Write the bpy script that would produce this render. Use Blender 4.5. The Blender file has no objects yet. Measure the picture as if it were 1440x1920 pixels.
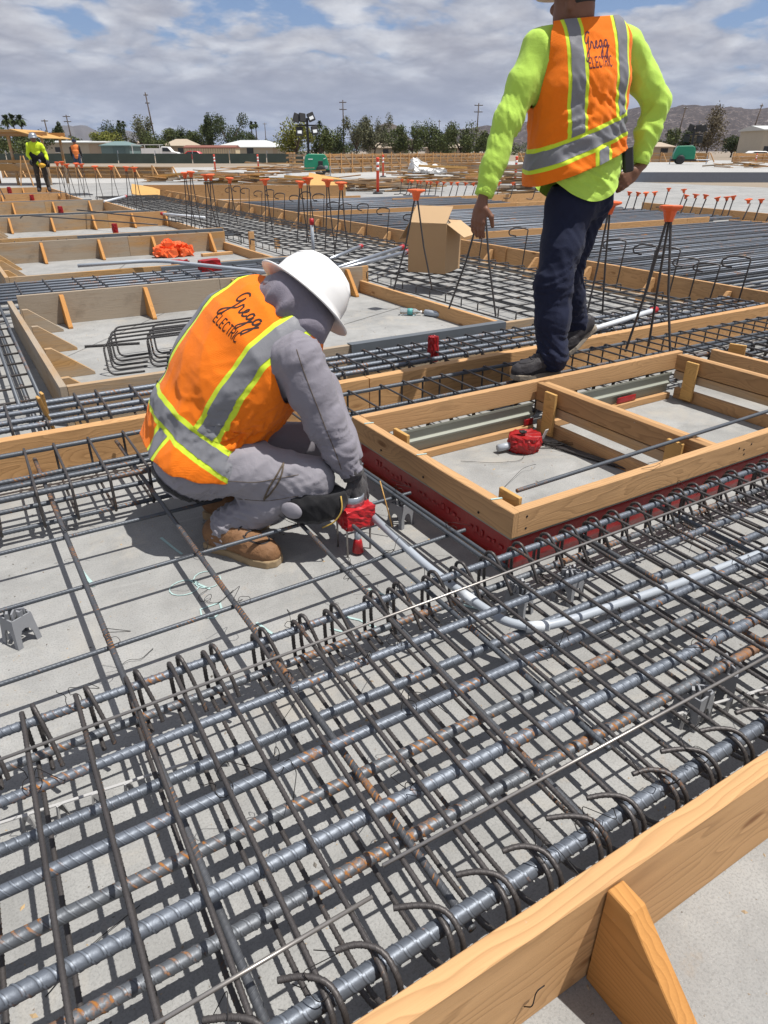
import bpy, bmesh, math, random
import numpy as np
from mathutils import Vector, Matrix
random.seed(7); np.random.seed(7)
R = math.radians
SC = bpy.context.scene
COL = SC.collection
# ------------------------------------------------------------------ camera
H = 1.45; FPX = 1270.0; HEAD = R(30.6); PITCH = math.atan(677 / FPX)
cam = bpy.data.cameras.new('camera'); camo = bpy.data.objects.new('camera', cam); COL.objects.link(camo)
cam.sensor_fit = 'VERTICAL'; cam.sensor_height = 32.0; cam.lens = 32.0 * FPX / 1920.0
cam.clip_start = 0.05; cam.clip_end = 30000
camo.location = (0, 0, H); camo.rotation_euler = (math.pi / 2 - PITCH, 0, -HEAD)
SC.camera = camo
# ------------------------------------------------------------------ sun, sky, exposure
SUNV = Vector((0.27, -0.24, 1.0)).normalized()
SUN_EL = math.asin(SUNV.z); SUN_AZ = math.atan2(SUNV.x, SUNV.y)
sun = bpy.data.lights.new('sun', 'SUN'); suno = bpy.data.objects.new('sun', sun); COL.objects.link(suno)
sun.energy = 5.0; sun.angle = R(0.53); sun.color = (1.0, 0.955, 0.89)
suno.rotation_euler = SUNV.to_track_quat('Z', 'Y').to_euler()
SC.view_settings.view_transform = 'Standard'; SC.view_settings.look = 'None'
SC.view_settings.exposure = 0.16; SC.view_settings.gamma = 1.0
SC.cycles.use_denoising = True; SC.cycles.max_bounces = 6
SC.cycles.diffuse_bounces = 3; SC.cycles.glossy_bounces = 3; SC.cycles.transmission_bounces = 4; SC.cycles.volume_bounces = 0
world = bpy.data.worlds.new('World'); SC.world = world; world.use_nodes = True


class NT:
    """tiny node-graph helper"""
    def __init__(s, tree):
        s.t = tree; s.n = tree.nodes; s.l = tree.links

    def node(s, typ, ins=None, **props):
        n = s.n.new(typ)
        for k, v in props.items(): setattr(n, k, v)
        for k, v in (ins or {}).items():
            sock = n.inputs[k]
            if isinstance(v, bpy.types.NodeSocket): s.l.new(v, sock)
            else: sock.default_value = v
        return n

    def math(s, op, a, b=0.0, c=None, clamp=False):
        n = s.n.new('ShaderNodeMath'); n.operation = op; n.use_clamp = clamp
        for i, v in enumerate((a, b, c)):
            if v is None: continue
            if isinstance(v, bpy.types.NodeSocket): s.l.new(v, n.inputs[i])
            else: n.inputs[i].default_value = v
        return n.outputs[0]

    def vmath(s, op, a, b=None):
        n = s.n.new('ShaderNodeVectorMath'); n.operation = op
        for i, v in enumerate((a, b)):
            if v is None: continue
            if isinstance(v, bpy.types.NodeSocket): s.l.new(v, n.inputs[i])
            else: n.inputs[i].default_value = v
        return n.outputs[0]

    def mix(s, fac, a, b, blend='MIX'):
        n = s.n.new('ShaderNodeMix'); n.data_type = 'RGBA'; n.blend_type = blend
        for i, v in ((0, fac), (6, a), (7, b)):
            if isinstance(v, bpy.types.NodeSocket): s.l.new(v, n.inputs[i])
            else: n.inputs[i].default_value = (v if i == 0 else (*v, 1.0) if len(v) == 3 else v)
        return n.outputs[2]

    def ramp(s, fac, stops, interp='LINEAR'):
        n = s.n.new('ShaderNodeValToRGB'); n.color_ramp.interpolation = interp
        e = n.color_ramp.elements
        while len(e) < len(stops): e.new(0.5)
        for el, (p, c) in zip(e, stops):
            el.position = p
            el.color = (c, c, c, 1) if not hasattr(c, '__len__') else (*c, 1)
        s.l.new(fac, n.inputs[0]); return n.outputs[0]

    def noise(s, vec, scale, detail=4.0, rough=0.55, dist=0.0, out=0):
        n = s.node('ShaderNodeTexNoise', {'Scale': scale, 'Detail': detail, 'Roughness': rough, 'Distortion': dist})
        if vec is not None: s.l.new(vec, n.inputs['Vector'])
        return n.outputs[out]


# world: physical sky with procedural broken cloud deck
w = NT(world.node_tree); w.n.clear()
wo = w.node('ShaderNodeOutputWorld'); bg = w.node('ShaderNodeBackground')
sky = w.node('ShaderNodeTexSky', sky_type='NISHITA', sun_disc=False, sun_elevation=SUN_EL, sun_rotation=SUN_AZ,
             altitude=450.0, air_density=1.0, dust_density=0.6, ozone_density=1.0)
tc = w.node('ShaderNodeTexCoord'); d = w.vmath('NORMALIZE', tc.outputs['Generated'])
sep = w.node('ShaderNodeSeparateXYZ', {0: d})
zc = w.math('MAXIMUM', sep.outputs[2], 0.0)
# azimuth-preserving dome projection of the cloud layer
den = w.math('ADD', zc, 0.24)
px = w.math('DIVIDE', sep.outputs[0], den); py = w.math('DIVIDE', sep.outputs[1], den)
cp = w.node('ShaderNodeCombineXYZ', {0: px, 1: py, 2: 0.0}).outputs[0]
cp = w.vmath('ADD', cp, (3.1, 1.7, 0.0))
n1 = w.noise(cp, 1.15, 6.0, 0.56, 0.2)
n2 = w.noise(cp, 3.4, 4.0, 0.6, 0.1)
cov = w.math('MULTIPLY_ADD', n2, 0.28, w.math('MULTIPLY', n1, 0.86))
lit = w.ramp(cov, [(0.47, 1.0), (0.55, 0.72), (0.64, 0.34), (0.76, 0.12)])           # thin edges glow, thick bellies grey
lo = w.noise(cp, 6.5, 4.0, 0.6)
bl = w.math('ABSOLUTE', w.math('MULTIPLY_ADD', w.noise(cp, 3.6, 5.0, 0.52, 0.2), 2.0, -1.0))
puff = w.ramp(bl, [(0.0, 0.0), (0.34, 1.0)])                          # billowed noise: rounded heads with dark clefts
cmask = w.ramp(w.math('MULTIPLY_ADD', puff, 0.06, cov), [(0.480, 0.0), (0.535, 0.85), (0.62, 1.0)])
litv = w.math('MULTIPLY', lit, w.math('MULTIPLY_ADD', puff, 0.60, w.math('MULTIPLY_ADD', lo, 1.3, -0.28)), clamp=True)
ccol = w.mix(litv, (3.1, 3.2, 3.85), (7.6, 7.7, 8.0))
hz = w.ramp(sep.outputs[2], [(0.0, 0.35), (0.04, 0.7), (0.11, 1.0)])     # clouds thin out into horizon haze
fac = w.math('MULTIPLY', cmask, hz)
skyc = w.mix(w.ramp(sep.outputs[2], [(0.0, .85), (0.12, .35), (.3, 0.0)]), w.mix(1.0, sky.outputs[0], (0.68, 0.80, 1.0), 'MULTIPLY'), (2.9, 3.5, 5.2))
col = w.mix(fac, skyc, ccol)
w.l.new(col, bg.inputs[0]); bg.inputs[1].default_value = 0.092
w.l.new(bg.outputs[0], wo.inputs[0])

# ------------------------------------------------------------------ object helpers
BASE = {}


def tag(o, label=None, cat=None, group=None, kind=None):
    if label: o['label'] = label
    if cat: o['category'] = cat
    if group: o['group'] = group
    if kind: o['kind'] = kind
    return o


def thing(name, label, cat, loc=(0, 0, 0), rz=0.0, group=None):
    o = bpy.data.objects.new(name, None); COL.objects.link(o)
    o.empty_display_size = 0.1
    o.location = loc; o.rotation_euler = (0, 0, rz)
    BASE[o.name] = Vector(loc)
    return tag(o, label, cat, group)


def link(name, me, parent=None, loc=(0, 0, 0), rot=(0, 0, 0), mat=None):
    """link mesh; loc is in WORLD axes, made relative to an unrotated parent"""
    o = bpy.data.objects.new(name, me); COL.objects.link(o)
    wl = Vector(loc)
    if parent is not None:
        o.parent = parent
        o.location = wl - BASE.get(parent.name, Vector((0, 0, 0)))
    else:
        o.location = wl
    BASE[o.name] = wl
    o.rotation_euler = rot if hasattr(rot, '__len__') else (0, 0, rot)
    if mat is not None and not me.materials: me.materials.append(mat)
    return o


def mesh(name, verts, faces, mat=None, smooth=False, uvs=None):
    me = bpy.data.meshes.new(name)
    me.from_pydata([tuple(v) for v in verts], [], [tuple(f) for f in faces])
    if smooth: me.polygons.foreach_set('use_smooth', [True] * len(me.polygons))
    if uvs is not None:
        ul = me.uv_layers.new(name='UVMap')
        idx = np.empty(len(me.loops), dtype=np.int64); me.loops.foreach_get('vertex_index', idx)
        ul.data.foreach_set('uv', np.asarray(uvs, dtype=np.float32)[idx].ravel())
    me.update()
    if mat is not None: me.materials.append(mat)
    return me


def bmesh_to(name, bm, mat=None, smooth=False):
    me = bpy.data.meshes.new(name); bm.to_mesh(me); bm.free()
    if smooth: me.polygons.foreach_set('use_smooth', [True] * len(me.polygons))
    if mat is not None: me.materials.append(mat)
    return me


def box_mesh(name, lx, ly, lz, mat=None, bev=0.0, org=(0, 0, 0)):
    bm = bmesh.new(); bmesh.ops.create_cube(bm, size=1.0)
    for v in bm.verts:
        v.co = Vector(((v.co.x + .5) * lx + org[0], (v.co.y + .5) * ly + org[1], (v.co.z + .5) * lz + org[2]))
    if bev > 0: bmesh.ops.bevel(bm, geom=bm.edges[:], offset=bev, segments=1, affect='EDGES')
    return bmesh_to(name, bm, mat)


def prism_mesh(name, prof, thick, mat=None, bev=0.0):
    """profile in local XZ, extruded along +Y by thick"""
    bm = bmesh.new(); n = len(prof)
    a = [bm.verts.new((x, 0, z)) for x, z in prof]; b = [bm.verts.new((x, thick, z)) for x, z in prof]
    bm.faces.new(a); bm.faces.new(b[::-1])
    for i in range(n): bm.faces.new((a[i], b[i], b[(i + 1) % n], a[(i + 1) % n]))
    bmesh.ops.recalc_face_normals(bm, faces=bm.faces)
    if bev > 0: bmesh.ops.bevel(bm, geom=bm.edges[:], offset=bev, segments=1, affect='EDGES')
    return bmesh_to(name, bm, mat)


def lathe_mesh(name, prof, n=20, mat=None, smooth=True):
    vs = []; fs = []
    for r, z in prof:
        for k in range(n):
            a = 2 * math.pi * k / n; vs.append((r * math.cos(a), r * math.sin(a), z))
    for i in range(len(prof) - 1):
        for k in range(n):
            k2 = (k + 1) % n; fs.append((i * n + k, i * n + k2, (i + 1) * n + k2, (i + 1) * n + k))
    fs.append(tuple(range(n))[::-1]); fs.append(tuple((len(prof) - 1) * n + k for k in range(n)))
    return mesh(name, vs, fs, mat, smooth)


def fillet(pts, rad, seg=5):
    """round the corners of an open 3-D polyline"""
    P = [np.array(p, float) for p in pts]; out = [P[0]]
    for i in range(1, len(P) - 1):
        a, b, c = P[i - 1], P[i], P[i + 1]
        d1 = a - b; d2 = c - b; l1 = np.linalg.norm(d1); l2 = np.linalg.norm(d2)
        r = min(rad, l1 * .49, l2 * .49)
        p1 = b + d1 / l1 * r; p2 = b + d2 / l2 * r
        for k in range(seg + 1):
            t = k / seg; out.append((1 - t) ** 2 * p1 + 2 * t * (1 - t) * b + t * t * p2)
    out.append(P[-1]); return np.array(out)


def sweep(path, r, seg=8, step=None, rib=0.0, amp=0.0, capped=True, phase=0.0, longrib=0.0, taper=None, raw=False):
    """tube along a polyline, optionally with the raised slanted ribs of deformed bar"""
    P = np.asarray(path, float)
    dl = np.linalg.norm(np.diff(P, axis=0), axis=1); s = np.concatenate([[0], np.cumsum(dl)])
    if step:
        n = max(2, int(s[-1] / step) + 1); t = np.linspace(0, s[-1], n)
        P = np.stack([np.interp(t, s, P[:, k]) for k in range(3)], 1); s = t
    n = len(P)
    T = np.gradient(P, axis=0); T /= np.linalg.norm(T, axis=1)[:, None] + 1e-12
    # parallel transport frame
    ref = np.array([0, 0, 1.0]) if abs(T[0, 2]) < .9 else np.array([1.0, 0, 0])
    N = np.empty_like(P); v = ref - T[0] * (ref @ T[0]); v /= np.linalg.norm(v)
    for i in range(n):
        v = v - T[i] * (v @ T[i]); v /= np.linalg.norm(v) + 1e-12; N[i] = v
    B = np.cross(T, N)
    th = np.arange(seg) * 2 * np.pi / seg
    rad = np.full((n, seg), r)
    if taper is not None: rad = rad * np.interp(s / s[-1], np.linspace(0, 1, len(taper)), taper)[:, None]
    if rib > 0:
        sl = np.where(np.sin(th) >= 0, 1.0, -1.0) * np.cos(th) * 0.42
        ph = (s[:, None] / rib + sl[None, :] + phase) % 1.0
        pulse = np.clip((.105 - np.abs(ph - .5)) / .05, 0, 1)
        rad = rad + amp * pulse * np.abs(np.sin(th))[None, :] ** .35
        rad = rad + longrib * (np.abs(np.sin(th)) < .12)[None, :]
    V = P[:, None, :] + rad[..., None] * (np.cos(th)[None, :, None] * N[:, None, :] + np.sin(th)[None, :, None] * B[:, None, :])
    V = V.reshape(-1, 3)
    i = np.arange(n - 1)[:, None] * seg; k = np.arange(seg)[None, :]; k2 = (k + 1) % seg
    F = np.stack([i + k, i + k2, i + seg + k2, i + seg + k], -1).reshape(-1, 4)
    caps = [list(range(seg))[::-1], [(n - 1) * seg + q for q in range(seg)]] if capped else []
    if raw: return V, F, caps, np.stack([np.repeat(s / rib + phase if rib > 0 else s, seg), np.tile(th / (2 * np.pi), n)], 1)
    F = [tuple(f) for f in F.tolist()] + [tuple(c) for c in caps]
    uv = np.stack([np.repeat(s, seg), np.tile(th / (2 * np.pi), n)], 1)
    return V, F, uv


def tube_mesh(name, paths, r, mat=None, **kw):
    """one bent bar (or a few touching pieces of it) as a mesh"""
    kw.setdefault('rib', .012); VV = []; QQ = []; CC = []; UU = []; off = 0
    for p in paths:
        V, F, caps, U = sweep(p, r, raw=True, **kw); VV.append(V); UU.append(U); QQ.append(F + off); CC += [[q + off for q in c] for c in caps]; off += len(V)
    V = np.concatenate(VV); Q = np.concatenate(QQ); U = np.concatenate(UU); cl_ = np.array([q for c in CC for q in c], dtype=np.int64)
    li = np.concatenate([Q.ravel(), cl_]).astype(np.int32); tot = np.concatenate([np.full(len(Q), 4), [len(c) for c in CC]]).astype(np.int32)
    me = bpy.data.meshes.new(name); me.vertices.add(len(V)); me.vertices.foreach_set('co', V.astype(np.float32).ravel())
    me.loops.add(len(li)); me.loops.foreach_set('vertex_index', li); me.polygons.add(len(tot)); me.polygons.foreach_set('loop_start', np.concatenate([[0], np.cumsum(tot)[:-1]]).astype(np.int32))
    me.polygons.foreach_set('use_smooth', np.ones(len(tot), dtype=bool)); me.uv_layers.new(name='UVMap').data.foreach_set('uv', U[li].astype(np.float32).ravel())
    me.update(calc_edges=True)
    if mat is not None: me.materials.append(mat)
    return me


# ------------------------------------------------------------------ materials
def new_mat(name):
    m = bpy.data.materials.new(name); m.use_nodes = True
    g = NT(m.node_tree); b = g.n['Principled BSDF']; return m, g, b


def bump(g, b, height, strength=0.3, dist=0.01):
    n = g.node('ShaderNodeBump', {'Strength': strength, 'Distance': dist, 'Height': height}); g.l.new(n.outputs[0], b.inputs['Normal'])


def simple(name, col, rough=0.6, metal=0.0, var=0.12, scale=9.0, bstr=0.0, bscale=60.0, spec=None, sheen=0.0, **extra):
    m, g, b = new_mat(name)
    tc = g.node('ShaderNodeTexCoord'); n = g.noise(tc.outputs['Object'], scale, 5.0)
    lo = tuple(c * (1 - var) for c in col); hi = tuple(min(1, c * (1 + var)) for c in col)
    g.l.new(g.mix(n, lo, hi), b.inputs['Base Color'])
    b.inputs['Roughness'].default_value = rough; b.inputs['Metallic'].default_value = metal
    if spec is not None: b.inputs['Specular IOR Level'].default_value = spec
    if bstr: bump(g, b, g.noise(tc.outputs['Object'], bscale, 4.0), bstr, 0.004)
    for k, v in extra.items(): b.inputs[k].default_value = v
    return m


def rebar_mat(name, base, rust=0.2, rough=0.42, metal=0.55, ribbump=0.0, rcol=(0.42, 0.17, 0.035), ribs=False):
    m, g, b = new_mat(name)
    tc = g.node('ShaderNodeTexCoord'); oi = g.node('ShaderNodeObjectInfo')
    off = g.vmath('SCALE', (37.0, 11.0, 5.0)); off.node.inputs[3].default_value = 1.0
    g.l.new(oi.outputs['Random'], off.node.inputs[3])
    p = g.vmath('ADD', tc.outputs['Object'], off)
    n = g.noise(p, 14.0, 6.0, 0.6); fine = g.noise(p, 160.0, 3.0, 0.6)
    c = g.mix(n, tuple(x * .62 for x in base), tuple(x * 1.45 for x in base))
    c = g.mix(g.math('MULTIPLY', fine, .55), c, tuple(x * .5 for x in base))
    # rust in patches, strongest in short runs
    r1 = g.noise(p, 5.0, 4.0, 0.6); r2 = g.noise(p, 70.0, 4.0, 0.7)
    rv = g.math('ADD', g.math('MULTIPLY', r1, 1.0), g.math('MULTIPLY', r2, 0.55))
    rm = g.ramp(rv, [(1.045 - rust * .5, 0.0), (1.12 - rust * .5, 1.0)])
    if ribs:                                              # UV.x counts ribs: flanks coloured darker, tops lighter, rust starts on them
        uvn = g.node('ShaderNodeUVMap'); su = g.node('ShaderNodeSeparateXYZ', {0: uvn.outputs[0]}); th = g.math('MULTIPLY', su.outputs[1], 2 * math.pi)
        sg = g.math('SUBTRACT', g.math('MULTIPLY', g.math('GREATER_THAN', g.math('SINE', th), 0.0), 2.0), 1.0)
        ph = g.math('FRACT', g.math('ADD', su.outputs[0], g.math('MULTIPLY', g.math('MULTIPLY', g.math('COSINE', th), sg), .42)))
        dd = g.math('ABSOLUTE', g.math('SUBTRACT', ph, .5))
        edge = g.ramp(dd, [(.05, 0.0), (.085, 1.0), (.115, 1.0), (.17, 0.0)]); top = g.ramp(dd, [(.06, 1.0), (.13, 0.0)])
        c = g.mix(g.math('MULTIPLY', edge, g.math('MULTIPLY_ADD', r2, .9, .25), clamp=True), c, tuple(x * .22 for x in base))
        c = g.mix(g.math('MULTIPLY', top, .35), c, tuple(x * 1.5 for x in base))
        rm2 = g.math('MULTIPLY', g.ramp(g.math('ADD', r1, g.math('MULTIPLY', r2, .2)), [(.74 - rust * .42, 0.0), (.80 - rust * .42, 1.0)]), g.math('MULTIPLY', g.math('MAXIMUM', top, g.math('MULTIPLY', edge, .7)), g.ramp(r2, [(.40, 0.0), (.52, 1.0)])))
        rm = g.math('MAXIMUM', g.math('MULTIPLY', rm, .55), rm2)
    rc = g.mix(r2, tuple(x * .45 for x in rcol), rcol)
    g.l.new(g.mix(rm, c, rc), b.inputs['Base Color'])
    g.l.new(g.math('MULTIPLY', g.math('SUBTRACT', 1.0, rm), metal), b.inputs['Metallic'])
    g.l.new(g.math('MULTIPLY_ADD', rm, .4, g.math('MULTIPLY_ADD', n, .2, rough - .1)), b.inputs['Roughness'])
    h = fine
    if ribbump > 0:
        uv = g.node('ShaderNodeUVMap'); s2 = g.node('ShaderNodeSeparateXYZ', {0: uv.outputs[0]})
        sn = g.math('SINE', g.math('MULTIPLY', s2.outputs[0], 2 * math.pi / ribbump))
        h = g.math('ADD', fine, g.math('MULTIPLY', sn, 2.0))
    bump(g, b, h, 0.5 if ribbump else .25, 0.002)
    return m


def wood_mat(name, c_lo, c_hi, weather=0.0, grain=55.0, rough=0.72, stain=0.15):
    """sawn softwood: growth rings about a pith line outside the board, knots, saw fuzz; length on local X"""
    m, g, b = new_mat(name)
    tc = g.node('ShaderNodeTexCoord'); oi = g.node('ShaderNodeObjectInfo')
    rnd = oi.outputs['Random']
    sp = g.node('ShaderNodeSeparateXYZ', {0: tc.outputs['Object']})
    x = g.math('ADD', sp.outputs[0], g.math('MULTIPLY', rnd, 43.0))
    y = g.math('ADD', sp.outputs[1], g.math('MULTIPLY_ADD', rnd, .16, .05))
    z = g.math('ADD', sp.outputs[2], g.math('MULTIPLY_ADD', g.math('FRACT', g.math('MULTIPLY', rnd, 7.3)), .3, -.28))
    lowp = g.node('ShaderNodeCombineXYZ', {0: g.math('MULTIPLY', x, 1.1), 1: g.math('MULTIPLY', y, 6.0), 2: g.math('MULTIPLY', z, 6.0)}).outputs[0]
    wob = g.noise(lowp, 1.0, 3.0, 0.5)
    # knots
    kp = g.node('ShaderNodeCombineXYZ', {0: g.math('MULTIPLY', x, 2.3), 1: g.math('MULTIPLY', y, 7.0), 2: g.math('MULTIPLY', z, 7.0)}).outputs[0]
    vo = g.node('ShaderNodeTexVoronoi', {'Scale': 1.0, 'Randomness': 1.0}); g.l.new(kp, vo.inputs['Vector'])
    kd = vo.outputs['Distance']
    kn = g.ramp(kd, [(0.0, 1.0), (0.10, .75), (0.42, 0.0)])
    rr = g.math('SQRT', g.math('ADD', g.math('MULTIPLY', y, y), g.math('MULTIPLY', z, z)))
    rr = g.math('ADD', rr, g.math('MULTIPLY', wob, .16)); rr = g.math('ADD', rr, g.math('MULTIPLY', kn, .05))
    ring = g.math('FRACT', g.math('MULTIPLY', rr, grain))
    late = g.ramp(ring, [(0.0, .15), (0.62, .5), (0.92, 1.0), (1.0, .15)])
    fib = g.node('ShaderNodeCombineXYZ', {0: g.math('MULTIPLY', x, 5.0), 1: g.math('MULTIPLY', y, 260.0), 2: g.math('MULTIPLY', z, 260.0)}).outputs[0]
    ff = g.noise(fib, 1.0, 3.0, 0.6)
    tone = g.noise(lowp, .6, 4.0, .6)
    c = g.mix(g.math('MULTIPLY_ADD', tone, .7, g.math('MULTIPLY', rnd, .3)), c_lo, c_hi)
    dark = tuple(v * .55 for v in c_lo)
    c = g.mix(g.math('MULTIPLY', late, .55), c, dark)
    c = g.mix(g.math('MULTIPLY', ff, .28), c, tuple(v * .6 for v in c_lo))
    c = g.mix(g.ramp(kd, [(0.0, .85), (0.07, .6), (0.12, 0.0)]), c, (c_lo[0] * .32, c_lo[1] * .22, c_lo[2] * .16))
    if weather > 0:
        wm = g.ramp(g.noise(lowp, .45, 5.0, .65), [(.5 - weather * .45, 0.0), (.68 - weather * .45, 1.0)])
        c = g.mix(g.math('MULTIPLY', wm, .85), c, g.mix(ff, (.25, .215, .17), (.42, .365, .295)))
    if stain > 0:
        sm = g.ramp(g.noise(tc.outputs['Object'], 3.3, 6.0, .7), [(.56, 0.0), (.75, 1.0)])
        c = g.mix(g.math('MULTIPLY', sm, stain), c, (.10, .075, .05))
    spl = g.ramp(g.noise(tc.outputs['Object'], 55.0, 3.0, .6), [(.70, 0.0), (.74, .55)]); pat = g.ramp(g.noise(tc.outputs['Object'], 2.4, 4.0, .6), [(.48, 0.0), (.62, 1.0)])
    c = g.mix(g.math('MULTIPLY', spl, pat), c, (.42, .41, .38))           # dried cement splashes
    smear = g.ramp(g.noise(g.node('ShaderNodeCombineXYZ', {0: g.math('MULTIPLY', x, 3.0), 1: g.math('MULTIPLY', y, 40.0), 2: g.math('MULTIPLY', z, 40.0)}).outputs[0], 1.0, 5.0, .7), [(.58, 0.0), (.72, .40)])
    c = g.mix(smear, c, tuple(v * .45 for v in c_lo))
    g.l.new(c, b.inputs['Base Color']); b.inputs['Roughness'].default_value = rough
    b.inputs['Specular IOR Level'].default_value = .25
    bump(g, b, g.math('ADD', g.math('MULTIPLY', late, .5), ff), .35, .0025)
    return m


def concrete_mat(name, c=(.30, .295, .28), rustspots=0.0, scale=1.0, contrast=1.0):
    m, g, b = new_mat(name)
    tc = g.node('ShaderNodeTexCoord'); p = tc.outputs['Object']
    big = g.noise(p, .9 * scale, 6.0, .6, .4); mid = g.noise(p, 6.0 * scale, 6.0, .65, .3); fine = g.noise(p, 170.0, 3.0, .7); spk = g.noise(p, 420.0, 2.0, .6)
    v = g.math('ADD', g.math('MULTIPLY', big, .55), g.math('MULTIPLY', mid, .45))
    k = .26 * contrast
    col = g.mix(g.ramp(v, [(.3, 0.0), (.7, 1.0)]), tuple(x * (1 - k) for x in c), tuple(x * (1 + k) for x in c))
    col = g.mix(g.ramp(fine, [(.38, .45), (.52, 0.0)]), col, tuple(x * .55 for x in c))
    col = g.mix(g.ramp(spk, [(.62, 0.0), (.7, .5)]), col, tuple(min(1, x * 1.6) for x in c))
    # sandy drifts and damp smears
    sd = g.ramp(g.noise(p, 2.2, 7.0, .7, .8), [(.54, 0.0), (.68, .5)])
    col = g.mix(sd, col, (.40, .37, .32))
    dm = g.ramp(g.noise(p, 1.3, 8.0, .72, 1.4), [(.56, 0.0), (.66, .38)])
    col = g.mix(dm, col, tuple(x * .62 for x in c))
    sc = g.node('ShaderNodeMapping', {'Scale': (1.2, 9.0, 1.0), 'Rotation': (0, 0, .7)}); g.l.new(p, sc.inputs['Vector'])
    sw = g.ramp(g.noise(sc.outputs[0], 2.0, 6.0, .65, .5), [(.60, 0.0), (.72, .35)])
    col = g.mix(sw, col, tuple(min(1, x * 1.35) for x in c))
    if rustspots > 0:
        rs = g.ramp(g.noise(p, 9.0, 6.0, .75), [(.60, 0.0), (.72, rustspots)])
        col = g.mix(rs, col, (.33, .22, .11))
    g.l.new(col, b.inputs['Base Color'])
    g.l.new(g.math('MULTIPLY_ADD', mid, .25, .66), b.inputs['Roughness']); b.inputs['Specular IOR Level'].default_value = .3
    bump(g, b, g.math('ADD', g.math('MULTIPLY', fine, .6), mid), .3, .004)
    return m


M = {}
M['concrete'] = concrete_mat('concrete', (.300, .302, .296), rustspots=.18, contrast=1.25)
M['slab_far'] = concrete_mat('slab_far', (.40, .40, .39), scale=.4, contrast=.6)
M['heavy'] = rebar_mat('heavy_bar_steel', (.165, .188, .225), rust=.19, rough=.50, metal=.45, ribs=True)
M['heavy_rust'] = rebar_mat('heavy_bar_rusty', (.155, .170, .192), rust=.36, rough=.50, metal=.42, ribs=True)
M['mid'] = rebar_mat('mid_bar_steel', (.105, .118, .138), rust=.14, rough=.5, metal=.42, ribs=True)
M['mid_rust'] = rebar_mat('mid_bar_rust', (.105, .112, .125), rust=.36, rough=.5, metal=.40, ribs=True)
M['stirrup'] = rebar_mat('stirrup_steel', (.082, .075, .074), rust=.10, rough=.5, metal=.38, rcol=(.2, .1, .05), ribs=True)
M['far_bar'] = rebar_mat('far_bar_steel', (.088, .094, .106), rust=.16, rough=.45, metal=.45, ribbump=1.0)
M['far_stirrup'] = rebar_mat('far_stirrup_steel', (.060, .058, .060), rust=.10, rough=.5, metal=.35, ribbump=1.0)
M['wire'] = simple('tie_wire_black', (.018, .016, .016), .5, .5)
M['rod'] = simple('smooth_rod', (.34, .32, .30), .38, .7, .2, 30)
M['wood'] = wood_mat('form_wood', (.52, .280, .115), (.73, .455, .225), 0.0, 60)
M['wood_box'] = wood_mat('form_wood_box', (.50, .285, .130), (.68, .425, .215), 0.0, 85)
M['wood_orange'] = wood_mat('brace_wood', (.50, .225, .06), (.66, .34, .11), 0.0, 70)
M['wood_grey'] = wood_mat('weathered_wood', (.37, .225, .105), (.52, .34, .175), .42, 75, stain=.4)
M['wood_part'] = wood_mat('part_weathered_wood', (.46, .26, .10), (.62, .39, .18), .22, 70, stain=.25)
M['wood_far'] = wood_mat('far_wood', (.42, .22, .08), (.60, .36, .15), .12, 60)
M['ply'] = wood_mat('plywood_tab', (.56, .32, .10), (.70, .44, .17), 0.0, 140)
M['wood_brown'] = wood_mat('brown_wood', (.36, .20, .09), (.50, .30, .14), 0.0, 70, stain=.2)
# ------------------------------------------------------------------ ground and slab
me = mesh('ground', [(-9000, -9000, -.012), (9000, -9000, -.012), (9000, 9000, -.012), (-9000, 9000, -.012)], [(0, 1, 2, 3)])
m, g, b = new_mat('dirt_ground'); tcg = g.node('ShaderNodeTexCoord')
nd = g.noise(tcg.outputs['Object'], .06, 8.0, .65); nf = g.noise(tcg.outputs['Object'], 1.5, 6.0, .7)
g.l.new(g.mix(g.math('MULTIPLY_ADD', nf, .4, g.math('MULTIPLY', nd, .6)), (.17, .135, .10), (.34, .285, .22)), b.inputs['Base Color'])
b.inputs['Roughness'].default_value = .95; bump(g, b, nf, .5, .05)
tag(link('ground', me, mat=m), kind='structure')
slab = tag(link('slab', mesh('slab', [(-14, -6, 0), (31.8, -6, 0), (31.8, 40, 0), (-14, 40, 0), (-14, -6, -.3), (31.8, -6, -.3), (31.8, 40, -.3), (-14, 40, -.3)],
           [(0, 1, 2, 3), (4, 5, 1, 0), (5, 6, 2, 1), (6, 7, 3, 2), (7, 4, 0, 3)]), mat=M['concrete']), kind='structure')


def ribbon(name, pts, width, mat, parent, z=.003):
    P = np.array([(x, y, z) for x, y in pts], float)
    T = np.gradient(P, axis=0); T /= np.linalg.norm(T, axis=1)[:, None] + 1e-9
    N = np.stack([-T[:, 1], T[:, 0], T[:, 2] * 0], 1)
    wv = width * (.6 + .4 * np.random.rand(len(P)))[:, None]
    V = np.concatenate([P - N * wv / 2, P + N * wv / 2]); n = len(P)
    F = [(i, i + 1, n + i + 1, n + i) for i in range(n - 1)]
    o = link(name, mesh(name, V - P[0], F, mat), parent, P[0]); return o


# chalk marks on the slab by the crouching worker
M['chalk'] = simple('teal_chalk', (.36, .50, .49), .95, var=.3, scale=90)


def arcpts(cx, cy, rx, ry, a0, a1, n=14): return [(cx + rx * math.cos(R(a)), cy + ry * math.sin(R(a))) for a in np.linspace(a0, a1, n)]


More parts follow.
